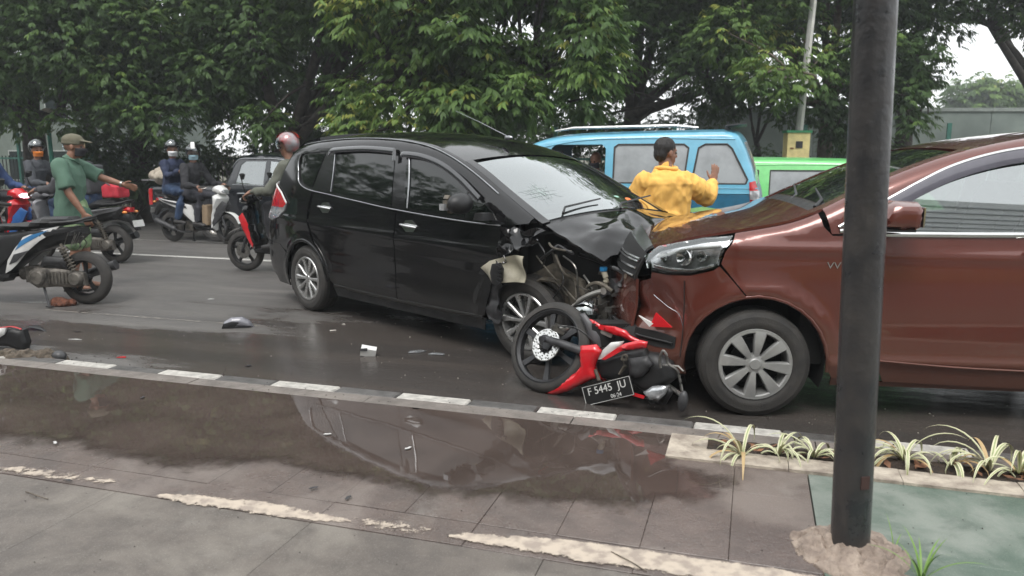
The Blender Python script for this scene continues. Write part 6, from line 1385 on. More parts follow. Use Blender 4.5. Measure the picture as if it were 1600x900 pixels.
# ---------------------------------------------------------------- man in green directing traffic
def man_green():
    c = gp(128, 452, 0); root = empty('person', c, 0, 'man in a green shirt, cap and black mask pointing along the road', 'person'); V = Vector
    # local frame = world; faces right (+x), slightly away
    f = V((.98, .15, 0)).normalized(); l = V((-f.y, f.x, 0)); Q = lambda a, b, z: f*a+l*b+V((0, 0, z))
    hd = Q(.06, 0, 1.545); body = MB(); P, X = head(body, hd, Q(1, .03, -.06)); cap(body, [Q(0, 0, 1.36), Q(.04, 0, 1.46)], [.062, .058], 12)
    cap(body, [Q(0, 0, .9), Q(0, 0, 1.22)], [.09, .10], 12, .7)
    # near (right) arm hanging a little forward, far (left) arm held out
    sR, eR, wR = Q(-.02, -.20, 1.335), Q(.06, -.27, 1.07), Q(.19, -.27, .85)
    cap(body, [sR, eR], [.05, .040], 12); cap(body, [eR, lerp(eR, wR, .35), wR], [.040, .039, .027], 12); hand(body, wR, Q(.35, .0, -1), Q(0, 1, .0)-Q(0, 0, 0), .28, .0092, 1.03, thumb=1)
    sL, eL, wL = Q(.02, .19, 1.33), Q(.24, .22, 1.20), Q(.45, .20, 1.13)
    cap(body, [sL, eL], [.05, .040], 12); cap(body, [eL, lerp(eL, wL, .35), wL], [.040, .039, .027], 12); hand(body, wL, Q(1, -.05, -.28), Q(0, -1, -.3)-Q(0, 0, 0), .12, .0092, 1.03, thumb=-1, spread=.2)
    for s, kx, fx in ((1, .03, .04), (-1, .02, -.04)):
        hip, kn, an = Q(0, .09*s, .86), Q(kx, .10*s, .47), Q(fx, .11*s, .09)
        cap(body, [hip, kn], [.085, .055], 12); cap(body, [kn, lerp(kn, an, .3), lerp(kn, an, .75), an], [.053, .058, .040, .034], 12); cap(body, [an+Q(-.04, 0, -.04)-Q(0, 0, 0)*0, an+Q(.07, 0, -.055), an+Q(.15, 0, -.065)], [.036, .034, .026], 10)
    fuse('body', body, .0075, M['skin'], root, 2)
    sh = MB(); cap(sh, [Q(-.02, 0, .80), Q(-.03, 0, .95), Q(-.01, 0, 1.1), Q(-.01, 0, 1.24), Q(-.015, 0, 1.33), Q(.01, 0, 1.385)], [.195, .185, .172, .172, .148, .080], 20, .74, f)
    sh.ell(Q(-.06, 0, 1.27), (.10, .17, .12))
    for s_, e_ in ((sR, eR), (sL, eL)): sh.ell(s_, (.080, .080, .080)); sh.tube([s_, lerp(s_, e_, .4), lerp(s_, e_, .86)], [.078, .070, .078], 16)
    fuse('shirt', sh, .010, cloth('cloth_green', (.085, .160, .115), var=.08), root, 3, .015, 6., 2.)
    mb = MB(); mb.tube([Q(-.05, 0, 1.44), Q(-.03, -.065, 1.43), Q(.06, -.055, 1.40), Q(.09, 0, 1.36), Q(.06, .055, 1.40), Q(-.03, .065, 1.43), Q(-.05, 0, 1.44)], .017, 8, .5); mb.build('collar', MATS['cloth_green'], root)
    sht = MB(); cap(sht, [Q(-.01, 0, .90), Q(0, 0, .84)], [.145, .145], 16, .8)
    for s in (1, -1): cap(sht, [Q(0, .085*s, .84), Q(.015, .095*s, .53)], [.098, .098], 14)
    fuse('shorts', sht, .011, mat('floral_shorts', (.36, .45, .26), .85, var=.2, scale=13, col2=(.08, .17, .07)), root, 2, .006)
    eyes(root, P); facemask(root, P, X, cloth('mask_black', (.02, .02, .024)))
    cp = MB(); cp.ell(P(-.012, 0, .055), (.112, .090, .078), X, 20, 12); cp.ell(P(-.015, 0, .03), (.114, .092, .035), X, 20, 8); cp.ell(P(.115, 0, .055), (.075, .075, .010), X @ Matrix.Rotation(.12, 3, 'Y'), 18, 6); fuse('cap', cp, .008, cloth('cap_olive', (.15, .14, .095)), root, 2)
    for s, fx in ((1, .04), (-1, -.04)): MB().box(Q(fx+.05, .11*s, .012), (.27, .10, .024)).build('sandal', M['shoe_dark'], root)
    mb = MB(); mb.lathe([(.031, -.01), (.036, -.01), (.036, .01), (.031, .01)], lerp(eL, wL, .93), wL-eL, 16); mb.build('wristwatch', M['steel'], root)
    return root
man_green()
# ---------------------------------------------------------------- man in yellow seen from behind
def man_yellow():
    Y = 7.0; c = at(1040, 300, Y); root = empty('person', (c.x, Y, 0), 0, 'man in a yellow jacket seen from behind with a raised open hand', 'person'); V = Vector
    f = V((.35, .93, 0)).normalized(); l = V((-f.y, f.x, 0)); Q = lambda a, b, z: f*a+l*b+V((0, 0, z))
    hd = V((.0, .02, 1.475)); body = MB(); hf = V((.92, .36, -.03)); P, X = head(body, hd, hf); cap(body, [Q(0, 0, 1.27), hd-V((.01, 0, .07))], [.066, .06], 12); cap(body, [Q(0, 0, .85), Q(0, 0, 1.2)], [.12, .13], 12, .7)
    sR = V((.19, .03, 1.215)); eR = V((.40, .12, 1.085)); wR = at(1113, 284, Y+.30)-V((c.x, Y, 0)); wR = V((wR.x, .28, wR.z))
    sL, eL, wL = V((-.22, -.02, 1.215)), V((-.27, .10, .97)), V((-.20, .30, .82))
    cap(body, [eR, wR], [.036, .028], 10); hand(body, wR, V((.18, .1, 1)), V((-.2, 1, .1)), .12, .0095, 1.05, thumb=1, spread=.25)
    cap(body, [eL, wL], [.036, .028], 10); hand(body, wL, V((.1, .5, -.6)), V((1, 0, 0)), .35, .0095, 1.0, thumb=1)
    for s in (1, -1): cap(body, [Q(0, .1*s, .4), Q(0, .1*s, .07), Q(.12, .1*s, .04)], [.045, .036, .03], 10)
    fuse('body', body, .0075, M['skin'], root, 2)
    sh = MB(); cap(sh, [V((0, 0, .86)), V((-.005, 0, .98)), V((-.01, 0, 1.08)), V((0, 0, 1.18)), V((0, 0, 1.265)), V((.0, .01, 1.34))], [.215, .225, .235, .235, .185, .075], 22, .66, V((0, 1, 0)))
    sh.ell(V((-.15, -.06, .87)), (.22, .14, .075), Matrix.Rotation(.38, 3, 'Y')); sh.ell(V((0, -.03, 1.20)), (.24, .13, .10))
    cap(sh, [sR-V((.03, 0, 0)), lerp(sR, eR, .5)+V((.0, 0, .0)), eR, lerp(eR, wR, .45), lerp(eR, wR, .88)], [.098, .100, .098, .075, .046], 14)
    cap(sh, [sL+V((.03, 0, 0)), lerp(sL, eL, .5), eL, lerp(eL, wL, .85)], [.095, .095, .085, .05], 14)
    fuse('jacket', sh, .009, cloth('cloth_yellow', (.88, .50, .12), var=.05), root, 2, .013, 10., 5.)
    mb = MB(); mb.tube(crom([tuple(V((.085*math.cos(a), .01+.075*math.sin(a), 1.335+.006*math.sin(a*2)))) for a in np.linspace(0, 6.28, 14)], 3), .026, 10, .8); fuse('collar', mb, .008, MATS['cloth_yellow'], root, 2)
    tr = MB(); cap(tr, [V((0, 0, .88)), V((0, 0, .80))], [.165, .165], 14, .85)
    for s in (1, -1): cap(tr, [Q(0, .09*s, .82), Q(.02, .10*s, .45), Q(0, .10*s, .09)], [.10, .075, .06], 12)
    fuse('trousers', tr, .012, sk_black, root, 2, .006)
    for s in (1, -1): so = MB(); cap(so, [Q(-.05, .1*s, .045), Q(.14, .1*s, .035)], [.045, .036], 10); fuse('shoe', so, .012, M['shoe_dark'], root, 2)
    hr = MB(); hr.ell(P(-.022, 0, .045), (.100, .084, .092), X, 16, 12); hr.ell(P(-.06, 0, -.01), (.060, .070, .075), X, 14, 10); o = fuse('hair', hr, .007, M['hair'], root, 2, .004, 30.); eyes(root, P)
    return root
man_yellow()
# ================================================================ the two minibuses and the pickup behind
def van(name, label, O, A, paint, low, side, cfg):
    root = empty(name, O, A, label, cfg.get('cat', 'van')); H = cfg.get('H', 1.0)
    out = [(x, z*H) for x, z in [(-.78, .35), (-.86, .5), (-.86, .85), (-.82, 1.05), (-.74, 1.35), (-.62, 1.66), (-.50, 1.755), (-.2, 1.765), (.6, 1.755), (1.3, 1.735), (1.7, 1.70), (2.0, 1.62), (2.25, 1.46), (2.5, 1.24), (2.68, 1.06), (2.80, .92), (2.86, .75), (2.88, .5), (2.84, .32)]]
    def w0(u, z):
        w = np.where(z < 1.02, .745-.03*np.clip((.5-z)/.3, 0, 1)**2, .742-.11*np.clip((z-1.02)/.7, 0, 1.2)**1.2); w = w+.008*np.exp(-((z-.92)/.02)**2)
        return w*(1-.14*np.clip((u-2.2)/.7, 0, 1)**2)*(1-.06*np.clip((-u-.4)/.5, 0, 1)**2)
    B = Body(root, out, w0, .07, lambda u, z: .05); RA = .33
    holes = cfg['win']
    for sd in (1, -1):
        arcs = arc(0, .28, RA, 180, 0, 12); arcf = arc(2.2, .28, RA, 180, 0, 12)
        low_ = [(-.80, .34), (-.36, .30)]+arcs+[(.36, .28), (1.84, .28)]+arcf+[(2.56, .30), (2.84, .34)]
        poly = [p for p in B.out if p[1] > .93]+[(2.76, .92), (-.85, .92)]
        poly = [p for p in B.out if p[1] > .935]; poly = poly+[(2.78, .925), (-.855, .925)]
        hs_ = [w for _, w, _ in holes]; B.panel('side_panel', poly, paint, sd, holes=hs_, res=.05)
        lw = [(-.855, .915)]+[p for p in B.out if p[0] < 0 and p[1] < .9][::-1]+low_[1:-1]+[p for p in B.out[::-1] if p[0] > 2.5 and p[1] < .9]+[(2.79, .915)]
        B.panel('lower_panel', lw, low, sd, res=.06)
        for nm, w, g in holes:
            if g is None: continue
            B.panel(nm, w, g, sd, off=-.012, lip=.004); B.strip('window_seal', w+[w[0]], .022, M['rubber'], sd, off=0, smooth_k=0)
        B.strip('body_crease', [(-.85, 1.0), (.5, 1.0), (2.0, 1.0)], .012, paint, sd, off=.002, smooth_k=0)
        B.strip('rain_gutter', [(-.55, 1.665*H), (.4, 1.685*H), (1.3, 1.665*H), (1.9, 1.56*H)], .02, paint, sd, off=.004)
        B.panel('tail_light', [(-.85, .78), (-.845, .94), (-.80, 1.10), (-.74, 1.08), (-.76, .80)], M['red_lens'], sd, off=.016); B.panel('tail_light_lens', [(-.848, .84), (-.842, .96), (-.75, .97), (-.757, .85)], M['clear_lens'], sd, off=.026)
        wheel_well(root, (0, .28), RA, sd*.4, sd*.70); wheel_well(root, (2.2, .28), RA, sd*.4, sd*.70)
        if cfg.get('decal'):
            for pts, mm in cfg['decal']: B.panel('decal', pts, mm, sd, off=.004, lip=.002)
    B.band('tailgate', (-.78, .35), (-.82, 1.05), low); B.band('rear_window', (-.815, 1.07), (-.65, 1.60), M['hazy_glass'], v0=-.85, v1=.85); B.band('tailgate_frame', (-.65, 1.60), (-.50, 1.755), paint)
    for v0, v1 in ((-1, -.85), (.85, 1)): B.band('rear_pillar', (-.82, 1.05), (-.64, 1.62), paint, v0=v0, v1=v1, nv=3)
    B.band('roof', (-.52, 1.75), (1.98, 1.63), paint); B.band('windshield', (2.02, 1.61), (2.66, 1.08), M['screen'], v0=-.9, v1=.9)
    for v0, v1 in ((-1, -.9), (.9, 1)): B.band('windshield_pillar', (1.98, 1.63), (2.70, 1.05), paint, v0=v0, v1=v1, nv=3)
    B.band('hood', (2.68, 1.06), (2.84, .32), paint); MB().box((1., 0, .5), (3.3, 1.3, .4)).build('floor', M['dark'], root, smooth=False)
    for x in (-.1, .75, 1.65): MB().box((x, 0, .85), (.12, 1.2, .55)).box((x+.2, 0, .68), (.4, 1.2, .14)).build('bench', M['seat_cloth'], root)
    for x in (0, 2.2):
        for yy in (.66, -.66): wheel(root, (x, yy, .28), .28, .17, .15, 'plain', 1 if yy > 0 else -1)
    return root, B
rect = lambda x0, x1, z0, z1, r=.05, dx=0.: [(x0+r, z0), (x1-r, z0), (x1, z0+r), (x1-dx, z1-r), (x1-dx-r, z1), (x0+dx*.2+r, z1), (x0+dx*.2, z1-r), (x0, z0+r)]
blue, blue2 = mat('van_blue', (.14, .42, .58), .3, coat=.7, var=.08, scale=3), mat('van_blue_low', (.025, .14, .24), .3, coat=.7)
green = mat('van_green', (.20, .66, .22), .3, coat=.6, var=.06)
# blue van: its left side faces us, nose to the left
A = RD+.0; c = at(1183, 300, 10.6); fw = Vector((math.cos(A), math.sin(A), 0)); n_ = Vector((-math.sin(A), math.cos(A), 0))
O = Vector((c.x, c.y, 0))+fw*.84-n_*.72
wins = [('rear_side_window', [(-.70, 1.06), (-.03, 1.06), (-.06, 1.12), (-.12, 1.55), (-.20, 1.60), (-.46, 1.60), (-.52, 1.54), (-.72, 1.12)], M['hazy_glass']),
        ('sliding_window', [(.08, 1.06), (.90, 1.06), (.93, 1.10), (.93, 1.56), (.88, 1.60), (.06, 1.60), (.0, 1.55), (.04, 1.10)], M['hazy_glass']),
        ('side_door', [(1.04, .94), (1.72, .94), (1.76, 1.0), (1.76, 1.55), (1.70, 1.60), (1.09, 1.60), (1.04, 1.54)], None),
        ('front_window', [(1.90, 1.04), (2.42, 1.04), (2.20, 1.30), (1.98, 1.50), (1.90, 1.50)], M['tint_glass'])]
dec = [([(.0, .68), (.5, .64), (.9, .66), (.6, .72), (.2, .74)], mat('decal_white', (.5, .62, .72), .4)), ([(.3, .60), (.9, .58), (1.3, .66), (.8, .63)], mat('decal_violet', (.12, .14, .4), .4)), ([(-.5, .70), (-.1, .66), (.1, .69), (-.2, .74)], mat('decal_lime', (.3, .55, .2), .4)), ([(-.05, 1.075), (-.30, 1.075), (-.28, 1.095), (-.06, 1.1)], M['white_paint'])]
bv_, BB = van('blue_van', 'blue minibus with an open side door and a roof rack bar', O, A, blue, blue2, 1, dict(win=wins, decal=dec))
mb = MB(); mb.tube([(-.10, .52, 1.83), (.2, .52, 1.86), (1.5, .52, 1.84), (1.75, .52, 1.80)], [.012, .022, .022, .012], 8); mb.build('roof_bar', M['alloy'], bv_)
mb = MB(); mb.box((-.55, 0, 1.87), (.24, 1.1, .022), Matrix.Rotation(.12, 3, 'Y')); mb.box((-.44, .3, 1.83), (.05, .04, .08)); mb.box((-.44, -.3, 1.83), (.05, .04, .08)); mb.build('spoiler', M['mid_plastic'], bv_)
bv_.scale.x = 1.12; bv_.location = O+fw*.10
# passenger in dark clothes at the open door
c = O+fw*1.35+n_*.30; pr = empty('proxy', (c.x, c.y, .02), A+.2)
seated('passenger in dark clothes seated at the open door of the blue minibus', pr, 0., (.6, .8, -.2), sk_black, sk_black, None, cloth('mask_dark', (.03, .03, .04)), reach=(.30, .16, 1.02), zseat=.62, foot=(.45, .12, .32), lean=.1); bpy.data.objects.remove(pr)
hr = MB(); 
# small black round mirror on the blue van flank beside the man's head
mb = MB(); p = O+fw*.42+n_*.80; mbm = MB(); 
# green van
A2 = RZ-.05; c = at(1118, 300, 14.2); fw2 = Vector((math.cos(A2), math.sin(A2), 0)); n2 = Vector((math.sin(A2), -math.cos(A2), 0))
O2 = Vector((c.x, c.y, -.40))+fw2*.95-n2*.7
wins2 = [('rear_side_window', [(-.62, 1.04), (-.22, 1.04), (-.22, 1.58), (-.50, 1.58)], M['hazy_glass']), ('side_window', [(-.02, 1.04), (1.30, 1.04), (1.30, 1.58), (-.02, 1.58)], M['hazy_glass']), ('front_window', [(1.44, 1.04), (2.36, 1.04), (2.12, 1.32), (1.86, 1.54), (1.44, 1.56)], M['hazy_glass'])]
van('green_van', 'bright green minibus showing between the blue minibus and the lamp post', O2, A2, green, green, 1, dict(win=wins2))
# black double cab pickup
def pickup():
    A = RZ-.02; c = at(236, 300, 16.2); fw = Vector((math.cos(A), math.sin(A), 0)); n = Vector((math.sin(A), -math.cos(A), 0)); O = Vector((c.x, c.y, -.30))+fw*1.58-n*.8
    root = empty('black_pickup', O, A, 'black pickup truck with a sack in its bed behind the white scooter', 'pickup truck'); P = M['black_paint2']
    out = [(-1.55, .40), (-1.60, .6), (-1.60, 1.0), (-1.57, 1.10), (-1.4, 1.13), (-.5, 1.14), (.2, 1.15), (.32, 1.2), (.42, 1.5), (.52, 1.68), (.75, 1.745), (1.2, 1.755), (1.6, 1.72), (1.95, 1.58), (2.3, 1.36), (2.55, 1.19), (2.75, 1.14), (3.2, 1.10), (3.6, 1.02), (3.78, .9), (3.85, .7), (3.85, .45)]
    w0 = lambda u, z: np.where(z < 1.05, .88-.05*np.clip((.5-z)/.3, 0, 1)**2, .87-.16*np.clip((z-1.05)/.65, 0, 1.2)**1.1)*(1-.2*np.clip((u-3.)/.85, 0, 1)**2)
    B = Body(root, out, w0, .07, lambda u, z: .05); RA = .42
    for sd in (1, -1):
        w1, w2 = [(.56, 1.19), (1.22, 1.17), (1.24, 1.63), (.76, 1.63), (.66, 1.56)], [(1.34, 1.17), (2.34, 1.155), (2.1, 1.36), (1.85, 1.53), (1.6, 1.61), (1.34, 1.63)]
        lw = list(B.out)+[(3.3, .42)]+arc(2.9, .36, RA, 0, 180, 12)+[(2.4, .38), (.5, .38)]+arc(0, .36, RA, 0, 180, 12)+[(-.6, .42)]
        B.panel('side_panel', lw, P, sd, holes=[w1, w2], res=.07); B.panel('rear_door_window', w1, M['screen_dark'], sd, off=-.01); B.panel('front_door_window', w2, M['glass'], sd, off=-.01)
        B.strip('window_trim', [(.50, 1.17), (1.28, 1.155), (2.36, 1.14)], .02, M['chrome_dull'], sd); B.strip('roof_trim', [(.46, 1.5), (.6, 1.66), (.9, 1.68), (1.6, 1.66), (1.9, 1.55), (2.3, 1.31)], .025, M['chrome_dull'], sd, off=.005)
        B.panel('tail_light', [(-1.595, .72), (-1.59, 1.06), (-1.46, 1.06), (-1.48, .74)], M['red_lens'], sd, off=.012)
        for hu in (.75, 1.55): mb = MB(); mb.tube([B.pt(hu-.09, 1.0, sd, .03), B.pt(hu+.09, 1.0, sd, .03)], .014, 8); mb.build('handle', M['chrome_dull'], root)
    B.band('tailgate', (-1.55, .40), (-1.57, 1.10), P); B.band('roof', (.5, 1.67), (1.7, 1.69), P); B.band('rear_window', (.34, 1.22), (.49, 1.66), M['glass']); B.band('windshield', (1.74, 1.68), (2.53, 1.2), M['screen']); B.band('hood', (2.56, 1.19), (3.62, 1.0), P); B.band('front', (3.64, 1.0), (3.85, .45), P)
    MB().box((-.6, 0, .80), (1.8, 1.5, .1)).build('bed_floor', M['dark'], root, smooth=False); MB().box((1.7, 0, .6), (3.6, 1.5, .5)).build('floor', M['dark'], root, smooth=False)
    for x in (.8, 1.6):
        for y in (.38, -.38): MB().pillow([(x, .8), (x+.2, .82), (x+.02, 1.3), (x, 1.5), (x-.1, 1.5), (x-.12, 1.2)], .22, y, rim=.6, res=.07, edge=.06).build('seat', M['seat_beige'], root)
    for x in (0, 2.9):
        for yy in (.74, -.74): wheel(root, (x, yy, .36), .36, .22, .22, 'plain', 1 if yy > 0 else -1)
    pr = empty('proxy', root.location, A); pr.location = O+fw*1.45+n*.34+Vector((0, 0, .20))
    seated('driver in a bright green shirt inside the black pickup', pr, 0, (.9, -.4, 0), cloth('cloth_brightgreen', (.03, .42, .2)), sk_black, None, None, reach=(.45, .2, 1.05), zseat=.62, foot=(.5, .15, .4), lean=.02); bpy.data.objects.remove(pr)
    s = MB(); c = at(258, 276, (O+fw*-1.1).y); rnd = random.Random(2)
    sk = empty('sack', (c.x, c.y, c.z-.12), A, 'pale bundle of sacks lying on top of the pickup bed', 'sack')
    for k in range(5): s.ell((-.28+.14*k, rnd.uniform(-.1, .1), .14+.04*math.sin(k*2)), (.16, .2, .12), Matrix.Rotation(k, 3, 'Y'))
    fuse('bundle', s, .02, cloth('sack_cloth', (.48, .42, .34)), sk, 2, .02, 8.); MB().box((0, 0, .05), (.95, .35, .03)).build('board', M['alloy'], sk, smooth=False)
M['black_paint2'] = mat('pickup_black', (.010, .012, .016), .22, coat=1, var=.1)
pickup()
# ================================================================ lamp post, plants, debris
def lamp_post():
    b = gp(1328, 862, .10); root = empty('lamp_post', b, 0, 'black steel lamp post set in a rough concrete mound', 'lamp post'); top = Vector((-.105, 0, 3.4))
    m = mat('post_paint', (.022, .023, .026), .38, coat=.2, var=.2, scale=7, bump=.3, bscale=45, rvar=.2, col2=(.045, .040, .037), detail=9)
    mb = MB(); mb.tube([Vector((0, 0, -.05)).lerp(top, t) for t in np.linspace(0, 1, 12)], .0635, 40, up=Vector((0, 1, 0))); mb.build('shaft', m, root)
    mb = MB(); mb.tube([Vector((0, 0, .0)), Vector((0, 0, .02))], .068, 32); mb.build('foot_ring', M['dark'], root)
    # small stuck scraps
    for z, a, mm in ((.28, -1.4, 'rust'),):
        p = Vector((0, 0, z))+top*(z/3.4)*1.0; p.z = z; MB().box(p+Vector((.0645*math.cos(a), .0645*math.sin(a), 0)), (.006, .010, .016) if mm == 'orange' else (.004, .03, .045), Matrix.Rotation(a, 3, 'Z')).build('scrap', MATS['orange_lens'] if mm == 'orange' else mat('rust_dull', (.06, .03, .025), .8), root, smooth=False)
    # mound
    V = []; F = []; nu, nr = 120, 40
    for j in range(nr+1):
        t = j/nr; r = .055+.145*t
        for i in range(nu):
            a = 2*math.pi*i/nu; k = 1+.16*noise.noise(Vector((math.cos(a)*1.5, math.sin(a)*1.5, 3)))
            hgt = .052*(1-t)**.75*(1+.5*noise.noise(Vector((math.cos(a)*2, math.sin(a)*2, 1))))+.013*noise.noise(Vector((r*k*math.cos(a)*20, r*k*math.sin(a)*20, 0)))-.014*max(0, 1-abs(noise.noise(Vector((r*k*math.cos(a)*11, r*k*math.sin(a)*11, 5))))*9)*(t > .12)+.006*noise.noise(Vector((r*math.cos(a)*90, r*math.sin(a)*90, 0)))
            V.append((r*k*math.cos(a), r*k*math.sin(a), max(-.02, hgt-.02*(t > .97))))
    F = [(j*nu+i, j*nu+(i+1) % nu, (j+1)*nu+(i+1) % nu, (j+1)*nu+i) for j in range(nr) for i in range(nu)]
    mb = MB(); mb.add(V, F); mb.build('concrete_mound', mat('mound', (.34, .275, .225), .85, var=.28, scale=16, bump=.9, bscale=70, col2=(.18, .14, .115)), root, fix=False)
    return root
lamp_post()
# variegated spider plants: arching blades with a pale edge
h = node_mat('blade'); e = h.attr('edge').outputs['Fac']; t = h.attr('tone').outputs['Fac']
c = h.mix(h.mr(e, .12, .45), (.24, .30, .12), (.56, .54, .37)); c = h.mix(h.mr(t, .75, .95), c, (.42, .30, .15)); h.l.new(c, h.b.inputs['Base Color']); h.b.inputs['Roughness'].default_value = .5; BLADE = h.m
h = node_mat('grass_blade'); h.l.new(h.mix(h.noise(4), (.09, .20, .03), (.2, .32, .06)), h.b.inputs['Base Color']); GRASS = h.m
def blades(name, label, x, s, specs, cat='plant', group=None, m=None, rootz=.105, w=.0095, tone=.2):
    b = GW(x, s, rootz); root = empty(name, b, 0, label, cat, group)
    for (az, L, up_, dr, tn) in specs:
        V, F, E = [], [], []; N = 10; d = Vector((math.cos(az), math.sin(az), 0)); sd = Vector((-d.y, d.x, 0)); p = Vector((d.x*.008, d.y*.008, 0)); th = up_
        for k in range(N+1):
            t = k/N; ww = w*(1-t**2.5)*(.55+.45*min(1, t*4)); nn = (Vector((0, 0, 1))*math.cos(th)-d*math.sin(th))
            for q, z, ed in ((-1, .25, 1), (0, 0, 0), (1, .25, 1)): V.append(p+sd*ww*q+nn*ww*z); E.append(ed*1.)
            if k < N: p = p+(d*math.cos(th)+Vector((0, 0, 1))*math.sin(th))*L/N; th -= dr/N*(1+t)
            if k: F += [((k-1)*3+j, (k-1)*3+j+1, k*3+j+1, k*3+j) for j in (0, 1)]
        me = bpy.data.meshes.new('leaf'); me.from_pydata(V, [], F); a = me.attributes.new('edge', 'FLOAT', 'POINT'); a.data.foreach_set('value', E); a = me.attributes.new('tone', 'FLOAT', 'POINT'); a.data.foreach_set('value', [tn]*len(V))
        link_mesh('leaf', me, m or BLADE, root, True, None)
    return root
def spec(n, seed, L=(.12, .26), dead=.15):
    n = int(n*1.4); L = (L[0]*1.1, L[1]*1.35); r = random.Random(seed); return [(r.uniform(0, 6.28), r.uniform(*L), r.uniform(.6, 1.4), r.uniform(1.2, 2.9), 1. if r.random() < dead else .2) for _ in range(n)]
txt = ['leftmost spider plant, straggling over the bed end by the kerb', 'small spider plant under the brown car front tyre', 'spider plant just left of the black lamp post', 'full spider plant just right of the black lamp post', 'spider plant with an upright dry leaf, second right of the lamp post', 'spreading spider plant near the right edge', 'spider plant cut by the right edge']
for i, (px, n_, L) in enumerate(((1160, 11, (.12, .26)), (1215, 9, (.10, .2)), (1272, 10, (.12, .24)), (1412, 18, (.12, .24)), (1483, 7, (.10, .2)), (1545, 12, (.14, .28)), (1592, 14, (.12, .26)))):
    g = gp(px, (715, 712, 716, 722, 728, 735, 742)[i], .10); x, s = G2L(g); blades('spider_plant', txt[i], x, min(s, 3.64), spec(n_, 20+i, L), group='spider plants in the planting bed')
p = gp(1482, 728, .10); x, s = G2L(p)
g = gp(1440, 905, .10); blades('grass_tuft', 'green grass tuft growing beside the concrete mound', *G2L(g), [(a, .16+.05*math.sin(i*3), 1.35-.2*(i % 3), .5+.3*(i % 2), .2) for i, a in enumerate(np.linspace(0.2, 5.8, 12))], 'grass', m=GRASS, rootz=.10, w=.004)
g = gp(1398, 858, .10); blades('dry_grass', 'thin dry grass blades on the green paving right of the lamp post', *G2L(g), [(.9, .10, .5, .6, 1.), (2.6, .14, .35, .5, 1.), (1.6, .12, 1.2, .4, .2)], 'grass', m=GRASS, rootz=.10, w=.002)
# dry leaves on the soil
rnd = random.Random(9); lv = MB()
for k in range(90):
    x, s = rnd.uniform(-.1, 2.6), rnd.uniform(3.53, 3.67); c = Vector((x, s, .118)); a = rnd.uniform(0, 6.28); d = Vector((math.cos(a), math.sin(a), rnd.uniform(-.2, .4))); b = Vector((-d.y, d.x, rnd.uniform(-.3, .3))); L = rnd.uniform(.015, .04)
    lv.add([c-d*L, c+b*L*.4, c+d*L, c-b*L*.4], [(0, 1, 2), (0, 2, 3)])
tag(gset(lv.build('dry_leaves', mat('dry_leaf', (.26, .12, .06), .8, var=.3, scale=20, col2=(.10, .05, .03)), fix=False, sharp=None)), 'brown dry leaves scattered on the planting bed soil', 'leaves', kind='stuff')
# --- debris on the road, each piece a thing
def debris(name, label, px, py, poly, th, m, rz=0., zoff=0., tilt=0., cat='debris', rim=.3, bow=.0, group=None, z=None, extra=None):
    g = place_px(px, py) if z is None else gp(px, py, z); o3 = MB().pillow(poly, th, 0, rim=rim, res=.012, edge=.025, fn=lambda x, y, zz: (x, zz, y+bow*(1-(x/.12)**2))).build(name, m)
    o3.location = g+Vector((0, 0, th*rim+.004+zoff)); o3.rotation_euler = (tilt, 0, rz); tag(o3, label, cat, group); return o3
root = empty('mirror_cap', place_px(372, 511), .15, 'grey and black door mirror cap lying on the road', 'mirror cap')
mb = MB(); mb.pillow([(-.12, 0), (-.11, .05), (-.05, .085), (.04, .088), (.10, .05), (.13, .0), (.0, -.005)], .05, 0, rim=.4, res=.015, edge=.06); mb.build('shell', mat('cap_grey', (.24, .24, .27), .3, coat=.6, var=.2, scale=6), root)
mb = MB(); mb.pillow([(-.125, .0), (-.11, .04), (-.03, .06), (.02, .05), (-.02, .01), (.12, .0), (.0, -.004)], .012, -.045, rim=.5, res=.015); mb.build('rim', M['black_plastic'], root)
root = empty('white_housing', place_px(576, 556), .1, 'small white plastic housing standing on the wet road', 'debris')
mb = MB(); mb.box((0, 0, .035), (.11, .05, .065), Matrix.Rotation(.2, 3, 'Y') @ Matrix.Rotation(.35, 3, 'X')); ob = mb.build('housing', M['white_plastic'], root, smooth=False); MB().box((-.03, -.03, .055), (.05, .01, .02)).build('slot', M['mid_plastic'], root, smooth=False)
debris('lens_fragment', 'clear broken lens fragment, left of the pair by the front wheel', 652, 550, [(-.07, -.03), (-.05, .03), (.03, .04), (.07, 0), (.02, -.035)], .005, M['clear_lens'], .2)
debris('lens_fragment', 'clear broken lens fragment, right of the pair by the front wheel', 682, 554, [(-.06, -.02), (-.04, .03), (.05, .03), (.07, -.02)], .005, M['clear_lens'], -.2)
debris('plastic_shard', 'thin black plastic shard lying left of the kerb end', 55, 515, [(-.02, -.05), (-.10, .0), (-.04, .05), (.10, .0), (.20, -.03), (.08, -.035)], .006, M['black_plastic'], -.3, bow=.02)
debris('plastic_shard', 'small black shard on the road beyond the kerb', 120, 519, [(-.03, -.01), (.0, .015), (.04, .0)], .004, M['black_plastic'])
debris('red_shard', 'small red plastic shard lying beyond the kerb', 190, 559, [(-.03, -.015), (-.01, .015), (.03, .01), (.035, -.01)], .005, M['red_paint'])
debris('black_shard', 'tiny black crumb beside the kerb right of the red shard', 388, 573, [(-.02, -.015), (0, .02), (.025, 0)], .008, M['black_plastic'])
debris('paper_scrap', 'pale paper scrap near the black car rear tyre', 520, 517, [(-.03, -.02), (-.02, .02), (.03, .01), (.025, -.02)], .003, mat('paper', (.45, .42, .38), .9), .5)
debris('paper_scrap', 'pale paper scrap under the black car sill', 538, 507, [(-.03, -.02), (-.02, .02), (.03, .01)], .003, MATS['paper'], 1.5)
debris('white_scrap', 'small white scrap on the road left of the black car', 330, 468, [(-.03, -.02), (-.02, .02), (.03, .01)], .003, M['white_plastic'])
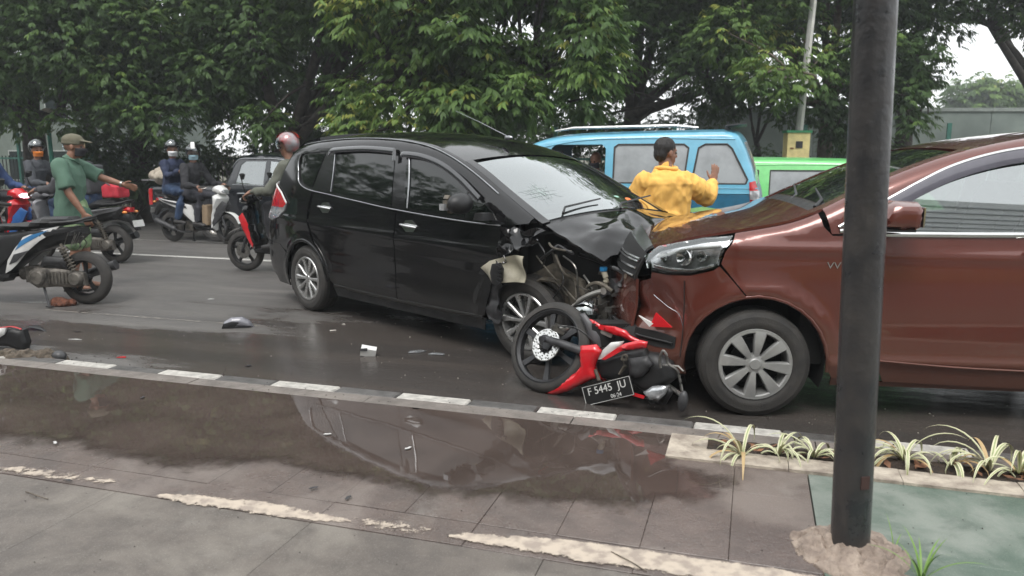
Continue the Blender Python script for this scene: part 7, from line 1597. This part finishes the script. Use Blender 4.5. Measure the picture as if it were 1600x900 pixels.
debris('white_scrap', 'thin white shard beside the kerb at far left', 118, 531, [(-.06, -.01), (.0, .012), (.06, .0)], .003, M['white_plastic'], -.2)
# broken fairing piece with its dark cavity and clods, far left
root = empty('fairing_piece', place_px(15, 545), -.1, 'broken white and black fairing piece at the left edge by the kerb', 'debris')
mb = MB(); mb.pillow([(-.35, .0), (-.3, .10), (-.12, .16), (.02, .17), (.0, .12), (-.1, .06)], .02, -.03, rim=.4, res=.02); mb.build('panel', M['white_dirty'], root)
mb = MB(); mb.pillow([(-.14, .02), (-.06, .14), (.04, .165), (.13, .15), (.15, .05), (.12, -.02), (0, .02)], .05, .02, rim=.5, res=.02, edge=.05); mb.build('cavity', M['black_plastic'], root)
mb = MB(); mb.tube(crom([(-.05, -.02, .165), (.05, -.02, .178), (.13, -.02, .16)], 4), .006, 6); mb.build('red_edge', M['red_lens'], root)
root = empty('dirt_clod', place_px(100, 478), 0, 'reddish brown dirt clod behind the parked scooter', 'dirt'); mb = MB()
for k in range(5): mb.ell((.035*k-.07, .02*math.sin(k*2), .03), (.05, .05, .05-.005*k))
fuse('clod', mb, .010, mat('clod', (.16, .06, .035), .95, var=.3, scale=30, bump=.8, bscale=50), root, 1, .012, 20.)
root = empty('dirt_clod', gp(60, 577, .0), 0, 'grey dirt clod on the kerb at the left edge', 'dirt'); mb = MB()
for k in range(7): mb.ell((-.28+.07*k, .03*math.sin(k*2), .06), (.07, .06, .07+.02*math.sin(k*3)))
fuse('clod', mb, .010, mat('clod_grey', (.13, .105, .08), .95, var=.3, scale=30, bump=.8, bscale=50), root, 1, .014, 18.); mb = MB(); mb.ell((.17, -.03, .10), (.05, .04, .04)); mb.build('dark_lump', M['mid_plastic'], root)
# broken stand and oil dish pieces under the parked scooter
debris('metal_strip', 'thin pale metal strip under the parked scooter', 50, 473, [(-.22, -.01), (-.05, .012), (.2, .02), (.22, .0), (0, -.02)], .004, M['alloy'], -.05)
# bits floating in the puddle
for k, (px, py, lb) in enumerate(((512, 679, 'curled pale plastic bit floating in the middle of the puddle'), (637, 701, 'curled pale plastic bit in the puddle right of the middle'), (222, 622, 'dark twig bit floating in the puddle at left'), (85, 693, 'small pale petal at the puddle rim on the left'), (105, 712+40, 'dark crumb on the pavement at left'), (490, 764, 'dark twig on the wet slabs'), (545, 779, 'dark crumb on the wet slabs right of the twig'))):
    mm = M['white_dirty'] if 'pale' in lb else M['mid_plastic']; debris('litter', lb, px, py, [(-.02, -.008), (-.012, .004), (0, .001), (.013, .006), (.02, -.004), (.0, -.012)], .003, mm, k*.7, z=.106, cat='litter', bow=.0)
# fallen twigs and straws
for k, (pts, lb) in enumerate(((((955, 862), (985, 880), (1010, 893)), 'bent dry twig lying over the cream line'), (((40, 768), (62, 778), (75, 780)), 'dry curled leaf stalk on the grey slabs at left'))):
    b = gp(*pts[1], .104); root = empty('twig', b, 0, lb, 'twig'); mb = MB(); mb.tube(crom([tuple(gp(x, y, .104)-b+Vector((0, 0, .006*(i == 1)))) for i, (x, y) in enumerate(pts)], 4), .0022, 5); mb.build('stalk', BARK2, root)
# fallen bent reflective strip beside the puddle? pale blade standing at the bed corner
bag = empty('paper_bag', sc3.location, 0, 'brown paper bag hanging at the feet of the white scooter rider', 'bag'); bag.rotation_euler = sc3.rotation_euler
mb = MB(); mb.box((.90, -.06, .50), (.12, .20, .34)); fuse('bag', mb, .015, cloth('paper_brown', (.30, .22, .14)), bag, 4, .008, 8.)

# haze volume added to lift the dark tones, like veiling glare
hz = bpy.data.materials.new('haze'); hz.use_nodes = True; hn = hz.node_tree.nodes; hn.clear(); ho = hn.new('ShaderNodeOutputMaterial'); hv = hn.new('ShaderNodeVolumePrincipled'); hv.inputs['Color'].default_value = (.92, .96, 1, 1); hv.inputs['Density'].default_value = .0022; hv.inputs['Anisotropy'].default_value = .3
hz.node_tree.links.new(hv.outputs[0], ho.inputs['Volume']); hb_ = MB().box((0, 20, 6.5), (140, 110, 16)).build('haze', hz, smooth=False); hb_['kind'] = 'stuff'

rb_ = empty('red_bag', sc2.location, 0, 'red bag on the tail of the scooter behind the man in green', 'bag'); rb_.rotation_euler = sc2.rotation_euler
mb = MB(); mb.box((-.06, 0, .97), (.26, .22, .15)); mb.box((-.02, 0, 1.02), (.14, .20, .10)); fuse('bag', mb, .014, cloth('bag_red', (.5, .03, .05)), rb_, 5, .010, 8.)
MB().tube([(.04, .1, 1.04), (.0, .1, 1.09), (-.08, .1, 1.05)], .010, 6).build('strap', M['black_plastic'], rb_)
